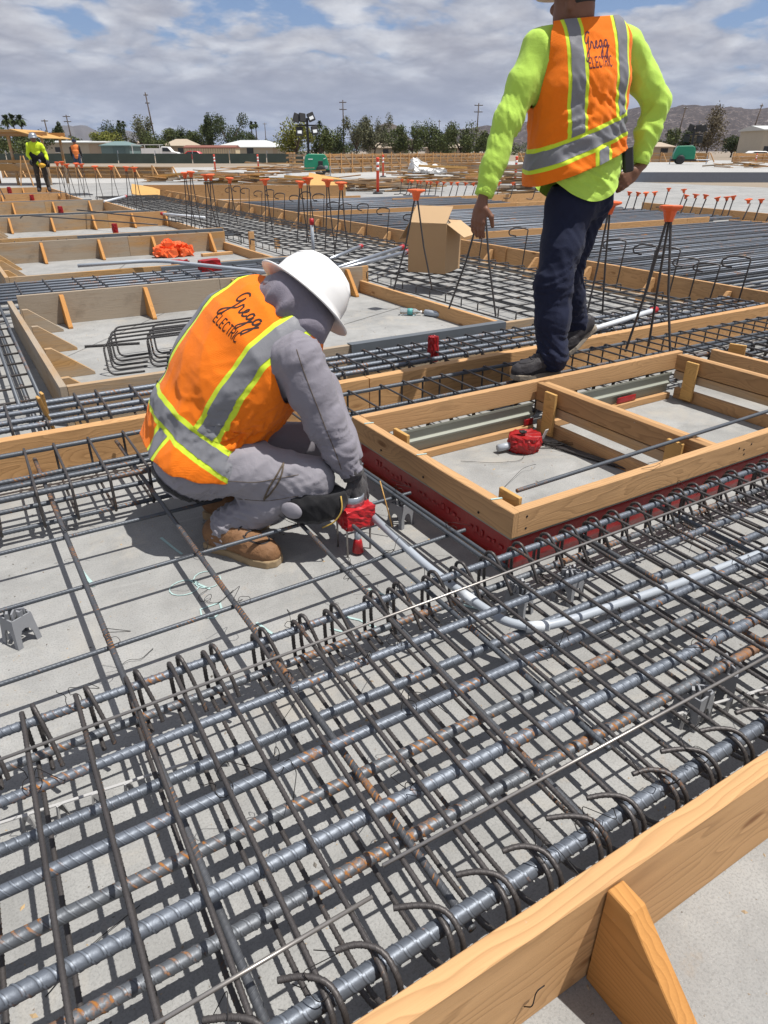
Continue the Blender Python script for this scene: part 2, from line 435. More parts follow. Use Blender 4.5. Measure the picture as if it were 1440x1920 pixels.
for pts, wd in (([(.118, 2.52), (.123, 2.47), (.135, 2.41), (.138, 2.38)], .016), ([(.45, 2.62), (.475, 2.50), (.49, 2.44)], .012),
                (arcpts(.43, 2.20, .055, .05, 0, 330), .006), (arcpts(.52, 2.21, .05, .06, 30, 360), .006), ([(.46, 2.24), (.49, 2.18), (.51, 2.14)], .010),
                ([(.515, 2.04), (.44, 2.035), (.43, 1.985), (.465, 1.96), (.505, 1.99), (.513, 2.04)], .010), ([(.585, 1.86), (.60, 1.80), (.61, 1.77)], .012),
                ([(.86, 1.74), (.90, 1.69), (.93, 1.62)], .012), ([(.79, 1.70), (.82, 1.66), (.85, 1.60)], .010), ([(1.02, 1.84), (1.06, 1.76)], .012), ([(1.28, 1.98), (1.33, 2.0)], .009),
                ([(1.13, 2.12), (1.16, 2.16)], .01), ([(1.22, 1.62), (1.27, 1.57), (1.31, 1.51)], .012)):
    ribbon('chalk_mark', pts, wd, M['chalk'], slab)
M['joint'] = simple('joint_line', (.07, .07, .07), .9)
for pts in ([(.55, 5.9), (1.45, 6.93), (2.3, 7.9)], [(1.5, 9.5), (2.2, 11.2)], [(2.6, 5.6), (3.9, 6.2)]):
    ribbon('crack', pts, .007, M['joint'], slab)

# ------------------------------------------------------------------ form boards
CACHE = {}


def board(parent, p0, p1, thick, h, z0, mat, name='board', bev=.002, pitch=0.0):
    """plank from p0 to p1 (plan), thickness to the LEFT of that direction, bottom at z0"""
    d = Vector((p1[0] - p0[0], p1[1] - p0[1])); L = d.length
    key = ('b', round(L, 3), thick, h, mat.name)
    if key not in CACHE: CACHE[key] = box_mesh('board', L, thick, h, mat, bev)
    return link(name, CACHE[key], parent, (p0[0], p0[1], z0), (0, -pitch, math.atan2(d.y, d.x)))


def gusset(parent, p, ang, mat, h=.27, foot=.26, top=.045, thick=.038, z0=.001):
    """triangular kicker brace: local X points away from the board"""
    key = ('g', round(h, 3), round(foot, 3), round(top, 3), mat.name)
    if key not in CACHE: CACHE[key] = prism_mesh('brace', [(0.001, 0), (foot, 0), (foot, .018), (top, h), (0.001, h)], thick, mat, .0015)
    return link('brace', CACHE[key], parent, (p[0], p[1], z0), (0, 0, ang))


# F1: near edge form with its kicker
t = thing('edge_form', 'thick pine form board in the bottom right corner with a big triangular brace', 'form board', (.0, .443, 0))
board(t, (-1.2, .445), (4.6, .449), .044, .286, .0, M['wood'])
f1g = prism_mesh('brace', [(.001, 0), (.33, 0), (.33, .012), (.060, .272), (.052, .281), (.001, .281)], .040, M['wood_orange'], .002)
for u in (.727, 2.55, 4.2, -.9): link('brace', f1g, t, (u, .4445, .001), (0, 0, R(-90)))
nailw = tube_mesh('bent_wire', [fillet([(0, 0, 0), (0, -.018, .03), (.012, -.01, .055), (.03, -.012, .06)], .01)], .0012, M['wire'], seg=5)
link('bent_wire', nailw, t, (.56, .444, .07))

# F2: long board between the two beam cages
t = thing('divider_form', 'long pine form board running behind the crouching worker and under the walking man', 'form board', (0, 3.48, 0))
board(t, (-2.2, 3.485), (1.95, 3.475), .062, .238, .0, M['wood'])
board(t, (1.955, 3.475), (6.36, 3.57), .062, .238, .0, M['wood'])

# box form: timber curb over steel liner wrapped in red film
t = boxf = thing('box_form', 'two-cell timber box form with red wrapped sides beside the crouching worker', 'box form', (1.49, 1.63, 0))
ZT, ZB = .286, .176
board(t, (1.537, 1.63), (4.0, 1.655), .042, ZT - ZB, ZB, M['wood_box'], bev=.003)
board(t, (1.488, 2.835), (1.511, 1.63), .044, ZT - ZB - .001, ZB, M['wood_box'], bev=.003)          # left end
board(t, (1.535, 2.79), (3.955, 2.815), .042, ZT - ZB, ZB, M['wood_box'], bev=.003)
for u in (2.665, 3.862):                                                          # doubled cross members and their struts
    board(t, (u, 2.788), (u + .012, 1.675), .040, .100, ZB + .008, M['wood_brown'], name='cross_board')
    board(t, (u + .047, 2.788), (u + .059, 1.675), .040, .094, ZB + .006, M['wood_box'], name='cross_board')
    board(t, (u + .004, 2.786), (u + .012, 1.70), .036, .050, ZB - .048, M['wood_part'], name='lower_cross_board')
    board(t, (u + .002, 2.76), (u + .010, 1.72), .038, .070, .001, M['wood_box'], name='floor_plate')
for (uu, vv) in ((2.648, 2.60), (2.652, 1.78), (3.846, 2.60), (3.850, 1.80)):
    board(t, (uu, vv), (uu + .0, vv + .085), .019, .245, .022, M['ply'], name='cleat')
for (uu, vv) in ((1.535, 2.43), (1.560, 1.685)):
    board(t, (uu + .02, vv + .115), (uu + .022, vv), .018, .105, .20, M['ply'], name='stop_block')
M['liner'] = simple('painted_steel_liner', (.26, .275, .235), .5, .15, .1, 5)
M['redfilm'] = None
prof = [(.0, .042), (.0, .088), (.020, .100), (.022, .108), (.006, .116), (.006, .158), (.016, .166), (.016, .176)]


def profile_strip(name, p0, p1, side, mat, parent, prof=prof):
    d = Vector((p1[0] - p0[0], p1[1] - p0[1])).normalized(); n = Vector((-d.y, d.x)) * side
    V = []
    for p in (p0, p1):
        for o, z in prof: V.append((p[0] + n.x * o - p0[0], p[1] + n.y * o - p0[1], z))
    k = len(prof)
    back = [(-.004, prof[-1][1]), (-.004, prof[0][1])]
    F = [(i, i + 1, k + i + 1, k + i) for i in range(k - 1)]
    o = link(name, mesh(name, V, F, mat), parent, (p0[0], p0[1], 0)); s = o.modifiers.new('s', 'SOLIDIFY'); s.thickness = .003; return o


for a, bb in ((1.56, 2.645), (2.80, 3.83)): profile_strip('steel_liner', (a, 2.783), (bb, 2.795), -1, M['liner'], t)
for a, bb in ((1.56, 2.645), (2.80, 3.83)): board(t, (a, 2.745), (bb, 2.757), .036, .04, .001, M['wood_box'], name='base_strip')
m, g, b = new_mat('red_film'); tcr = g.node('ShaderNodeTexCoord')
nr = g.noise(tcr.outputs['Object'], 22.0, 5.0, .6, 1.2)
g.l.new(g.mix(nr, (.22, .006, .008), (.40, .016, .018)), b.inputs['Base Color']); b.inputs['Roughness'].default_value = .32
bump(g, b, nr, .25, .006); M['redfilm'] = m


def film(parent, p0, p1, z0, z1, mat, name='red_film', jit=.004, thick=.002):
    L = math.dist(p0, p1); n = max(2, int(L / .03)); mz = 5
    d = Vector((p1[0] - p0[0], p1[1] - p0[1])).normalized(); nn = Vector((-d.y, d.x))
    V = []
    for i in range(n + 1):
        for j in range(mz + 1):
            q = jit * (random.random() - .5) * 2
            V.append((d.x * L * i / n + nn.x * q, d.y * L * i / n + nn.y * q, (z1 - z0) * j / mz))
    F = [(i * (mz + 1) + j, (i + 1) * (mz + 1) + j, (i + 1) * (mz + 1) + j + 1, i * (mz + 1) + j + 1) for i in range(n) for j in range(mz)]
    o = link(name, mesh(name, V, F, mat, True), parent, (p0[0], p0[1], z0)); s = o.modifiers.new('s', 'SOLIDIFY'); s.thickness = thick; return o


film(t, (1.523, 2.82), (1.545, 1.652), .022, .168, M['redfilm'], jit=.0018)
film(t, (1.545, 1.652), (3.99, 1.675), .022, .168, M['redfilm'], jit=.0018)
board(t, (1.493, 2.83), (1.516, 1.634), .03, .007, ZB - .0075, M['liner'], name='steel_lip', bev=0)
board(t, (1.53, 1.634), (3.99, 1.659), .03, .007, ZB - .0075, M['liner'], name='steel_lip', bev=0)
board(t, (1.512, 2.80), (1.534, 1.68), .025, .021, .0005, M['wood_box'], name='bottom_strip')
for (a, bb) in ((1.575, 1.66), (2.57, 2.64), (3.33, 3.50)): film(t, (a, 2.762), (bb, 2.763), .045, .085, M['redfilm'], name='red_tape', jit=.001)
# faded print on the film
M['filmink'] = simple('film_ink', (.38, .03, .032), .35, var=.3, scale=40)
rp = random.Random(5)
for k in range(26):                                     # short broken strokes of pale lettering, unreadable in the photo too
    v0 = 2.66 - k * .036 - (.05 if k > 8 else 0) - (.05 if k > 17 else 0)
    if v0 < 1.70: break
    zz = .085 + rp.uniform(-.004, .004); hh = rp.choice((.010, .014, .026)); ww = rp.choice((.020, .028, .016))
    film(t, (1.5188 + (2.82 - v0) * .0188, v0), (1.5190 + (2.82 - v0 + ww) * .0188, v0 - ww), zz, zz + hh, M['filmink'], name='film_print', jit=.0, thick=.0004)
for (uu, vv) in ((1.494, 2.55), (1.500, 2.20), (1.506, 1.82)):
    link('nail_head', CACHE.setdefault('nail', lathe_mesh('nail_head', [(.005, 0), (.005, .003)], 10, M['wire'])), t, (uu - .001, vv, .205), (0, R(-90), 0))
for uu, zz in ((1.58, .255), (1.58, .205), (2.86, .25), (2.90, .235), (2.95, .252), (2.91, .21)):
    link('nail_head', CACHE['nail'], t, (uu, 1.632 + (uu - 1.537) * .01, zz), (R(90), 0, 0))
for vv in (2.71, 2.26, 1.76):
    ribbon('chalk_tick', [(1.49 + (2.83 - vv) * .019, vv), (1.535 + (2.83 - vv) * .019, vv - .012)], .012, M['chalk'], t, ZT + .0015)

# loose grit, sawdust and chips on the slab
rg = np.random.RandomState(3); GV = []; GF = []
for k in range(5200):
    if k < 3200: gx, gy = rg.uniform(-.9, 3.0), rg.uniform(.0, 3.4)
    else: gx, gy = rg.uniform(.4, 3.9), rg.uniform(4.3, 7.1)
    s_ = rg.choice((.0012, .0018, .003, .0048), p=(.5, .3, .15, .05)); a_ = rg.rand() * 6.28; b_ = len(GV); el_ = rg.uniform(.5, 2.4)
    GV += [(gx + s_ * el_ * math.cos(a_), gy + s_ * el_ * math.sin(a_), .0004), (gx - s_ * math.sin(a_), gy + s_ * math.cos(a_), .0004), (gx - s_ * el_ * math.cos(a_), gy - s_ * el_ * math.sin(a_), .0004), (gx + s_ * math.sin(a_), gy - s_ * math.cos(a_), .0004), (gx, gy, s_ * .9)]
    GF += [(b_, b_ + 1, b_ + 4), (b_ + 1, b_ + 2, b_ + 4), (b_ + 2, b_ + 3, b_ + 4), (b_ + 3, b_, b_ + 4)]
mg, gg, bg_ = new_mat('grit'); gi = gg.node('ShaderNodeNewGeometry'); gg.l.new(gg.ramp(gi.outputs['Random Per Island'], [(0.0, (.10, .09, .08)), (.4, (.30, .28, .25)), (.7, (.48, .34, .18)), (1.0, (.22, .20, .19))]), bg_.inputs['Base Color']); bg_.inputs['Roughness'].default_value = .9
tag(link('grit', mesh('grit', GV, GF, mg)), kind='stuff')

# pockets ---------------------------------------------------------------
def pocket(label, u0, u1, v0, v1, h_back, h_near, mback, mnear, braces, lb, right=None, mleft=None):
    t = thing('pocket_form', label, 'form boards', (u0, v0, 0), group='timber pocket forms in a row')
    # back wall in lengths
    xs = [u0 + .042]
    while xs[-1] < u1 - .5: xs.append(min(u1, xs[-1] + random.choice((1.45, 1.9, 2.3))))
    xs[-1] = u1
    for i in range(len(xs) - 1):
        board(t, (xs[i] + .0015, v1), (xs[i + 1] - .0015, v1), .040, h_back - .004 * (i % 2), 0, random.choice(mback))
    board(t, (u0 + .042, v0), (u1, v0), .042, h_near, 0, mnear)
    board(t, (u0 + .04, v0), (u0, v1 + .04), .040, h_near + .004, 0, mleft or mnear)
    if right: board(t, (u1, v0 + .05), (u1, v1 - .002), .042, right, 0, M['wood'])
    for u in braces: gusset(t, (u + .019, v1), R(-90), M['wood_orange'], h_back - .02, .26)
    for v in lb: gusset(t, (u0 + .042, v - .019), 0.0, M['wood_part'], h_near - .02, .30)
    return t


pocket('nearest pocket form with grey weathered boards, just behind the crouching worker', .315, 3.95, 4.225, 7.16, .286, .24,
       [M['wood_grey']], M['wood_part'], (.69, 1.457, 2.36, 3.70), (4.5, 5.3, 6.1, 6.85), .13, M['wood_grey'])
pocket('second pocket form, the one holding the pile of orange netting', .36, 3.85, 8.60, 11.66, .286, .25,
       [M['wood_grey'], M['wood_grey'], M['wood_part']], M['wood_part'], (1.03, 1.83, 2.63, 3.55), (9.3, 10.2, 11.0), .12)
pocket('third pocket form from the front, with a long hooked bar along its wall', .55, 4.15, 12.62, 16.35, .29, .25,
       [M['wood_part'], M['wood']], M['wood_part'], (.98, 1.75, 2.55, 3.35, 4.05), (13.5, 14.6, 15.6), .12)
pocket('fourth pocket form from the front, behind the third', .75, 3.75, 17.6, 21.2, .29, .25,
       [M['wood_part'], M['wood']], M['wood_part'], (1.45, 2.4, 3.3), (18.6, 20.2), .25)
pocket('fifth pocket form from the front, narrow strip of boards', .9, 3.4, 22.4, 25.3, .29, .25, [M['wood']], M['wood'], (1.5, 2.3, 3.1), (24,), .25)
pocket('farthest pocket form, by the feet of the man in lime jacket', 1.0, 3.5, 26.7, 29.8, .29, .25, [M['wood']], M['wood'], (1.7, 2.5, 3.3), (28,), .25)
# stakes standing by the pocket corners
for (u, v, hh) in ((4.10, 11.2, .30), (4.6, 11.35, .16), (4.02, 7.3, .26)):
    tt = thing('stake', {4.10: 'short vertical timber stake beside the mesh at the second pocket corner', 4.6: 'low timber block sitting in the mesh beyond the white hard hat', 4.02: 'timber stake at the corner of the nearest pocket'}[u], 'stake', (u, v, 0))
    board(tt, (u, v), (u + .09, v + .01), .04, hh, 0, M['wood'], name='stake_post')
tt = thing('form_offcut', 'short pine block lying in the corner of the second pocket', 'timber', (3.3, 11.2, 0)); board(tt, (3.25, 11.0), (3.75, 11.05), .09, .04, .002, M['wood'], name='block')

# FV: long form running away on the right of the pockets
t = thing('long_form', 'long pine form running away from the right edge past the walking man', 'form board', (6.42, 3.5, 0))
vs = [3.36, 5.05, 7.6, 10.1, 12.6, 15.4, 18.2, 21.5, 25.2]
for i in range(len(vs) - 1):
    board(t, (6.46 + .02 * (i % 2), vs[i]), (6.46 + .02 * (i % 2), vs[i + 1] - .003), .044, .285 + .006 * (i % 3), 0, M['wood'] if i % 3 else M['wood_box'])
v = 4.2
while v < 25: gusset(t, (6.41, v), R(180), M['wood'], .24, .24); v += .92
board(t, (6.15, 3.7), (6.13, 12.0), .05, .05, .06, M['wood_grey'], name='ledger')
# right-hand cross forms
def cross_form(label, u0, u1, v, mat, h=.27, step=1.9, face=-90):
    t = thing('cross_form', label, 'form board', (u0, v, 0), group='forms across the rebar mats')
    u = u0
    while u < u1: board(t, (u, v), (min(u + 3.0, u1) - .004, v), .042, h, 0, mat); u += 3.0
    return t


cross_form('pine form across the mat just behind the walking man, at knee height', 6.52, 13.2, 9.42, M['wood'], .28)
cross_form('pine form across the mat behind the cardboard box', 6.52, 14.0, 14.55, M['wood'], .29)
t = thing('cross_form', 'far wide pine form at the back of the rebar mats, below the scrap piles', 'form board', (6.3, 25.4, 0), group='forms across the rebar mats')
board(t, (5.9, 25.9), (8.9, 24.3), .05, .44, 0, M['wood']); board(t, (8.91, 24.3), (11.9, 22.7), .05, .42, 0, M['wood'])
cross_form('pine form at the back of the far rebar mat', 6.52, 11.0, 20.0, M['wood'], .25)
cross_form('short far pine form by the row of capped dowels', 11.05, 17.0, 18.2, M['wood'], .25)
t = thing('side_form', 'pine form bounding the right end of the near rebar mat', 'form board', (14.0, 3.0, 0))
board(t, (14.6, 6.4), (13.9, 9.45), .05, .2, 0, M['wood']); board(t, (15.9, 9.2), (16.6, 14.0), .05, .2, 0, M['wood'])
t = thing('corner_form', 'low pine form at the right edge behind the box form', 'form board', (4.3, 2.84, 0))
board(t, (4.30, 2.845), (4.36, 1.4), .042, .245, 0, M['wood_box']); board(t, (4.36, 2.43), (7.5, 2.46), .042, .235, 0, M['wood_box'])
board(t, (4.42, 2.80), (4.46, 2.70), .02, .25, .03, M['ply'], name='cleat')
# ------------------------------------------------------------------ reinforcement
def straight(L, r, ribbed, mat, seg=None, rib=None, fine=False):
    key = ('s', round(L, 2), r, ribbed, mat.name, fine)
    if key not in CACHE:
        if ribbed:
            rb = rib or max(.0115, r * 1.55)
            me = tube_mesh('bar', [[(0, 0, 0), (L, 0, 0)]], r * .95, mat, seg=seg or 12, step=rb / ((10.0 if r > .012 else 7.0) if fine else 4.0), rib=rb, amp=r * .12, longrib=r * .08)
        else:
            me = tube_mesh('bar', [[(0, 0, 0), (L, 0, 0)]], r, mat, seg=seg or 7, step=L / 2, rib=r * 1.3, amp=0.0)
        CACHE[key] = me
    return CACHE[key]


def bar(parent, p0, p1, r, mat, ribbed=False, name='bar', seg=None, fine=False):
    d = Vector(p1) - Vector(p0); L = d.length
    yaw = math.atan2(d.y, d.x); pit = math.asin(d.z / L)
    return link(name, straight(L, r, ribbed, mat, seg, None, fine), parent, p0, (random.uniform(-3, 3) if ribbed else 0, -pit, yaw))


# --- C1: foreground beam cage
t = C1 = thing('rebar_cage', 'big foreground rebar cage of heavy bars and closely spaced stirrups', 'rebar cage', (0, .5, 0))
U0, U1 = -1.0, 4.3
for v, z, r, mt in ((1.515, .200, .0125, 'heavy'), (1.515, .085, .0125, 'heavy_rust'), (1.287, .199, .0130, 'heavy'), (1.237, .120, .0138, 'heavy'), (1.060, .200, .0138, 'heavy'),
                    (1.017, .120, .0150, 'heavy_rust'), (.852, .199, .0168, 'heavy'), (.815, .120, .0150, 'heavy_rust'), (.582, .197, .0178, 'heavy')):
    dv = random.uniform(-.008, .008)
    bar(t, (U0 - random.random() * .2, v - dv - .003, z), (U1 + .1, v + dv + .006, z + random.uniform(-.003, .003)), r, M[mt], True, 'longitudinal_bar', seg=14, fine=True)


def stirrup_paths(j):
    """side view of a closed tie with hooked tails; local x = u, y = v, z = up"""
    q = lambda s: random.uniform(-s, s)
    zt = .2275; zb = .055
    main = [(-.062 + q(.012), .628 + q(.012), .236), (-.024, .612, .243), (.012, .580, .245), (.018, .536 + q(.004), .222), (.018, .524, .150), (.014, .545, .085), (.006, .61, zb), (0, .75, zb),
            (0, 1.46, zb), (0, 1.536, zb + .006), (-.002, 1.541, .13), (-.002, 1.539, zt - .004), (0, 1.49, zt), (0, .85, zt), (0, .630, zt + .001), (.000, .552, zt - .004), (-.004, .529, .185), (-.006, .532, .135), (-.012, .575, .096), (-.022, .64 + q(.02), .100)]
    hook = [(.030, 1.48, .055), (.028, 1.530, .060), (.026, 1.546, .12), (.024, 1.544, zt - .002), (.028, 1.515, zt + .012), (.036, 1.490, zt - .015), (.048 + q(.01), 1.455, .150), (.056, 1.43 + q(.01), .105 + q(.02))]
    return [fillet(main, .030, 4), fillet(hook, .014, 4)]


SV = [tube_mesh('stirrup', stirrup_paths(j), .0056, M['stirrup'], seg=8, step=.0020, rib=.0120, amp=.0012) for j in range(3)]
k = 0; u = -.14 - .12 * 6
while u < U1:
    o = link('stirrup', SV[k % 3], t, (u + random.uniform(-.008, .008), 0, 0), (0, 0, random.uniform(-.010, .010)))
    u += .12; k += 1


def tie(parent, p, s=1.0):
    """twisted black tie wire with loose ends"""
    key = ('tie', random.randrange(5))
    if key not in CACHE:
        rr = random.Random(key[1] + 3)
        loop = [(.020 * math.cos(a), .020 * math.sin(a), .004 * math.sin(3 * a)) for a in np.linspace(0, 5.6, 12)]
        e1 = [(.020, 0, 0), (.028, .004, .016), (.024 + rr.uniform(-.01, .02), .02, .034), (.035 + rr.uniform(-.02, .02), .04 * rr.uniform(-1, 1), .045 * rr.random())]
        e2 = [(.016, -.012, 0), (.03, -.02, .012), (.045 * rr.uniform(-1, 1), -.05, .02 * rr.random()), (.07 * rr.uniform(-1, 1), -.07, -.01)]
        CACHE[key] = tube_mesh('tie_wire', [fillet(loop, .01, 2), fillet(e1, .01, 3), fillet(e2, .01, 3)], .0010, M['wire'], seg=4)
    return link('tie_wire', CACHE[key], parent, p, (random.uniform(-.4, .4), random.uniform(-.4, .4), random.uniform(0, 6)))


for v, z in ((1.515, .2), (1.06, .2), (.852, .2), (1.287, .2), (.582, .22)):
    for kk in range(-1, 26):
        if random.random() < .26: tie(C1, (-.14 + .12 * kk, v, z + .018))
# bars of the slab mesh that run on through the cage
t = mat1 = thing('rebar_grid', 'open grid of thin rebar over the bare slab around the crouching worker', 'rebar mesh', (.1, 1.8, 0))
for (u0, u1, v0, v1, r, mt) in ((.136, .078, .57, 3.42, .0095, 'mid_rust'), (.532, .462, .57, 3.46, .0095, 'mid_rust'), (.890, .915, .6, 2.7, .0085, 'mid_rust'), (1.09, 1.075, .75, 2.9, .0085, 'mid'),
                                (1.405, 1.365, 1.53, 2.80, .0085, 'mid'), (1.378, 1.350, 1.40, 2.75, .0085, 'mid'), (1.80, 1.80, .6, 1.6, .0095, 'mid_rust'), (2.25, 2.25, .6, 1.6, .0095, 'mid'), (2.9, 2.9, .6, 1.6, .0095, 'mid_rust'), (-.30, -.35, .57, 3.4, .0095, 'mid')):
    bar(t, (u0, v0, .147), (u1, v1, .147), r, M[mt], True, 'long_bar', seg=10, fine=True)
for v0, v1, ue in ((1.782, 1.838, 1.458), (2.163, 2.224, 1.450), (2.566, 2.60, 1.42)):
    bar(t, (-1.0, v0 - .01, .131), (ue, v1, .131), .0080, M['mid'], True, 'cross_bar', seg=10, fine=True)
for p in ((.12, 1.79, .16), (.53, 1.79, .16), (.905, 1.80, .16), (1.09, 1.81, .16), (.51, 2.17, .16), (.9, 2.19, .16), (.11, 2.57, .16), (1.39, 1.83, .16), (1.385, 2.21, .16), (1.085, 2.2, .16)):
    tie(mat1, p)
for (nm, lab, p0, p1) in (('thin_rod', 'thin pale rod lying along the far edge of the foreground cage', (-.22, 1.376, .2375), (2.75, 1.410, .2375)), ('thin_rod', 'thin pale rod lying across the near part of the foreground cage', (.42, .715, .2375), (1.95, .708, .2375)),
                          ('thin_rod', 'short thin brownish rod at the bottom left of the foreground cage', (-.10, .664, .2395), (.372, .672, .2375))):
    o = link(nm, tube_mesh('thin_rod', [[(0, 0, 0), tuple(np.array(p1) - np.array(p0))]], .0042, M['rod'], seg=7), None, p0); tag(o, lab, 'rod', 'thin rods on the foreground cage')
bar_o = link('leaning_bar', tube_mesh('leaning_bar', [[(0, 0, 0), (2.5, .085, 0)]], .0085, M['mid'], seg=10, step=.0026, rib=.0105, amp=.001), None, (1.63, 1.752, .296))
tag(bar_o, 'single ribbed bar laid along the top of the box form', 'rebar')

# --- beam cages further back: bars + shared stirrups
def cage(label, base, axis, a0, a1, bars, prof, sr, spacing, s0, mat_b='far_bar', mat_s='far_stirrup', ribbed=False, jit=.006, group='beam cages among the forms', seg=7, names=('longitudinal_bar', 'stirrup')):
    t = thing('rebar_cage', label, 'rebar cage', base, group=group)
    for off, z, r in bars:
        e0 = a0 - random.random() * .1
        p0, p1 = ((e0, off, z), (a1, off + random.uniform(-jit, jit), z)) if axis == 'u' else ((off, e0, z), (off + random.uniform(-jit, jit), a1, z))
        bar(t, p0, p1, r, M[mat_b], ribbed, names[0], seg=seg if ribbed else None)
    if prof:
        path = [(0, o, z) if axis == 'u' else (o, 0, z) for o, z in prof]
        sm = tube_mesh('stirrup', [fillet(path, .022, 3)], sr, M[mat_s], seg=6)
        a = s0
        while a < a1:
            q = random.uniform(-jit, jit)
            link(names[1], sm, t, (a + q, 0, 0) if axis == 'u' else (0, a + q, 0), (0, 0, random.uniform(-.008, .008))); a += spacing
    return t


def tie_prof(o0, o1, zb, zt, tail=True):
    p = [(o0 + .05, zb + .05), (o0, zb + .02), (o0, zt), (o1, zt), (o1, zb), (o0 + .012, zb), (o0 + .012, zt - .014), (o0 + .08, zt - .05)]
    return p


cage('beam cage between the divider board and the slab, behind the crouching worker', (0, 2.86, 0), 'u', -2.0, 6.3,
     [(3.372, .205, .0125), (3.375, .065, .0105), (3.065, .205, .0115), (3.005, .200, .0125), (2.885, .205, .0125), (2.985, .105, .0115), (2.878, .062, .011), (3.20, .062, .0105)],
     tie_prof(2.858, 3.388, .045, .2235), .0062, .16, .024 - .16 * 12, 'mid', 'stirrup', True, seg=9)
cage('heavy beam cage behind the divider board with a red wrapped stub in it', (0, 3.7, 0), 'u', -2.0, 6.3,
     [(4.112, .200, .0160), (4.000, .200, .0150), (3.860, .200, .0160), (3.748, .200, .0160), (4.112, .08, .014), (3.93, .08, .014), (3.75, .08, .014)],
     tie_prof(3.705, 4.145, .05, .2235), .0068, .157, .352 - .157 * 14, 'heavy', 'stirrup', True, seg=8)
cage('beam cage between the nearest and second pockets', (0, 7.8, 0), 'u', -1.5, 4.1, [(v, .205, .014) for v in (7.42, 7.58, 7.75, 7.92, 8.09, 8.26, 8.43)] + [(v, .08, .013) for v in (7.42, 7.75, 8.09, 8.43)],
     tie_prof(7.38, 8.47, .05, .226), .0065, .30, -1.4, 'heavy', 'stirrup')
cage('thin beam cage between the second and third pockets', (0, 12, 0), 'u', -1.0, 4.2, [(v, .20, .014) for v in (11.85, 12.0, 12.15, 12.3, 12.45)], tie_prof(11.8, 12.5, .05, .22), .0065, .28, -.9)
cage('thin beam cage between the third and fourth pockets', (0, 17, 0), 'u', -1.0, 4.2, [(v, .20, .015) for v in (16.6, 16.8, 17.0, 17.2, 17.4)], tie_prof(16.5, 17.5, .05, .22), .007, .30, -.9)
cage('thin beam cage between the fourth and fifth pockets', (0, 22, 0), 'u', -.5, 4.2, [(v, .20, .016) for v in (21.4, 21.6, 21.8, 22.0, 22.2)], None, .007, .4, -.9)
cage('thin beam cage before the farthest pocket', (0, 26, 0), 'u', 0, 4.2, [(v, .20, .016) for v in (25.6, 25.9, 26.2, 26.5)], None, .007, .4, -.9)
# left-hand cage along the pockets
cage('cage of long bars at the left edge beside the nearest pocket', (0, 4.2, 0), 'v', 4.18, 16.0, [(.21, .172, .013), (.09, .172, .013), (-.06, .172, .013), (-.25, .172, .013), (-.45, .17, .013), (-.65, .17, .013), (.15, .075, .012), (-.12, .075, .012)],
     [(-.9, .155), (-.3, .154), (.20, .155)], .0075, .30, 4.35, 'mid', 'stirrup', False, seg=8, names=('longitudinal_bar', 'cross_bar'))
# mesh and cage between pockets and long form
cage('rebar mesh running back beside the long form, below the cardboard box', (4.1, 4.2, 0), 'v', 4.2, 24.5, [(u, .19, .0095) for u in (4.12, 4.34, 4.56, 4.78, 5.0, 5.22, 5.44, 5.66, 5.88)] + [(u, .07, .0085) for u in (4.2, 4.7, 5.2, 5.7)],
     [(4.05, .13), (4.05, .208), (4.7, .2075), (5.3, .208), (5.96, .2075), (5.96, .12)], .0068, .27, 4.3, names=('longitudinal_bar', 'hooked_tie'))
t = thing('rebar_cage', 'short cage at the right edge beyond the box form', 'rebar cage', (4.5, 2.9, 0), group='beam cages among the forms')
for v in (2.52, 2.62, 2.74): bar(t, (4.4, v, .2), (7.0, v, .2), .0125, M['mid'], False, 'longitudinal_bar')
sm = tube_mesh('stirrup', [fillet([(0, 2.5, .06), (0, 2.5, .222), (0, 2.86, .222), (0, 2.86, .06)], .02, 3)], .0068, M['stirrup'], seg=6)
for k in range(14): link('stirrup', sm, t, (4.5 + k * .16, 0, 0))
sm2 = tube_mesh('stirrup', [fillet([(0, 3.52, .12), (0, 3.52, .235), (0, 3.15, .235), (0, 2.95, .235), (0, 2.95, .06)], .02, 3)], .0068, M['stirrup'], seg=6)

# --- wide rebar mats on the right
def wide_mat(label, u0, u1, v0, v1, dv, z=.20, under=1.2):
    t = thing('rebar_mat', label, 'rebar mat', (u0, v0, 0), group='wide rebar mats right of the long form')
    v = v0; k = 0
    while v < v1:
        j = random.uniform(-.02, .02)
        bar(t, (u0 + random.uniform(0, .15), v, z + random.uniform(-.01, .012)), (u1 - random.uniform(0, .2), v + j, z + random.uniform(-.01, .012)), .0145, M['heavy'] if k % 3 else M['far_bar'], False, 'long_bar')
        v += dv * random.uniform(.8, 1.2); k += 1
    v = v0 + .1
    while v < v1:
        bar(t, (u0, v, .075), (u1, v, .075), .0135, M['far_bar'], False, 'bottom_bar'); v += dv * 2.1
    u = u0 + .3
    while u < u1:
        bar(t, (u, v0, .045), (u, v1, .045), .012, M['far_bar'], False, 'cross_bar'); u += under
    # hooks at the near end, curling up over the form
    return t


wide_mat('near wide mat of parallel bars, lower right behind the long form', 6.62, 13.9, 3.55, 9.3, .135)
wide_mat('middle wide mat of parallel bars behind the walking man', 6.62, 14.6, 9.6, 14.4, .15)
wide_mat('far wide mat of parallel bars behind the cardboard box', 6.62, 13.5, 14.75, 19.8, .19)
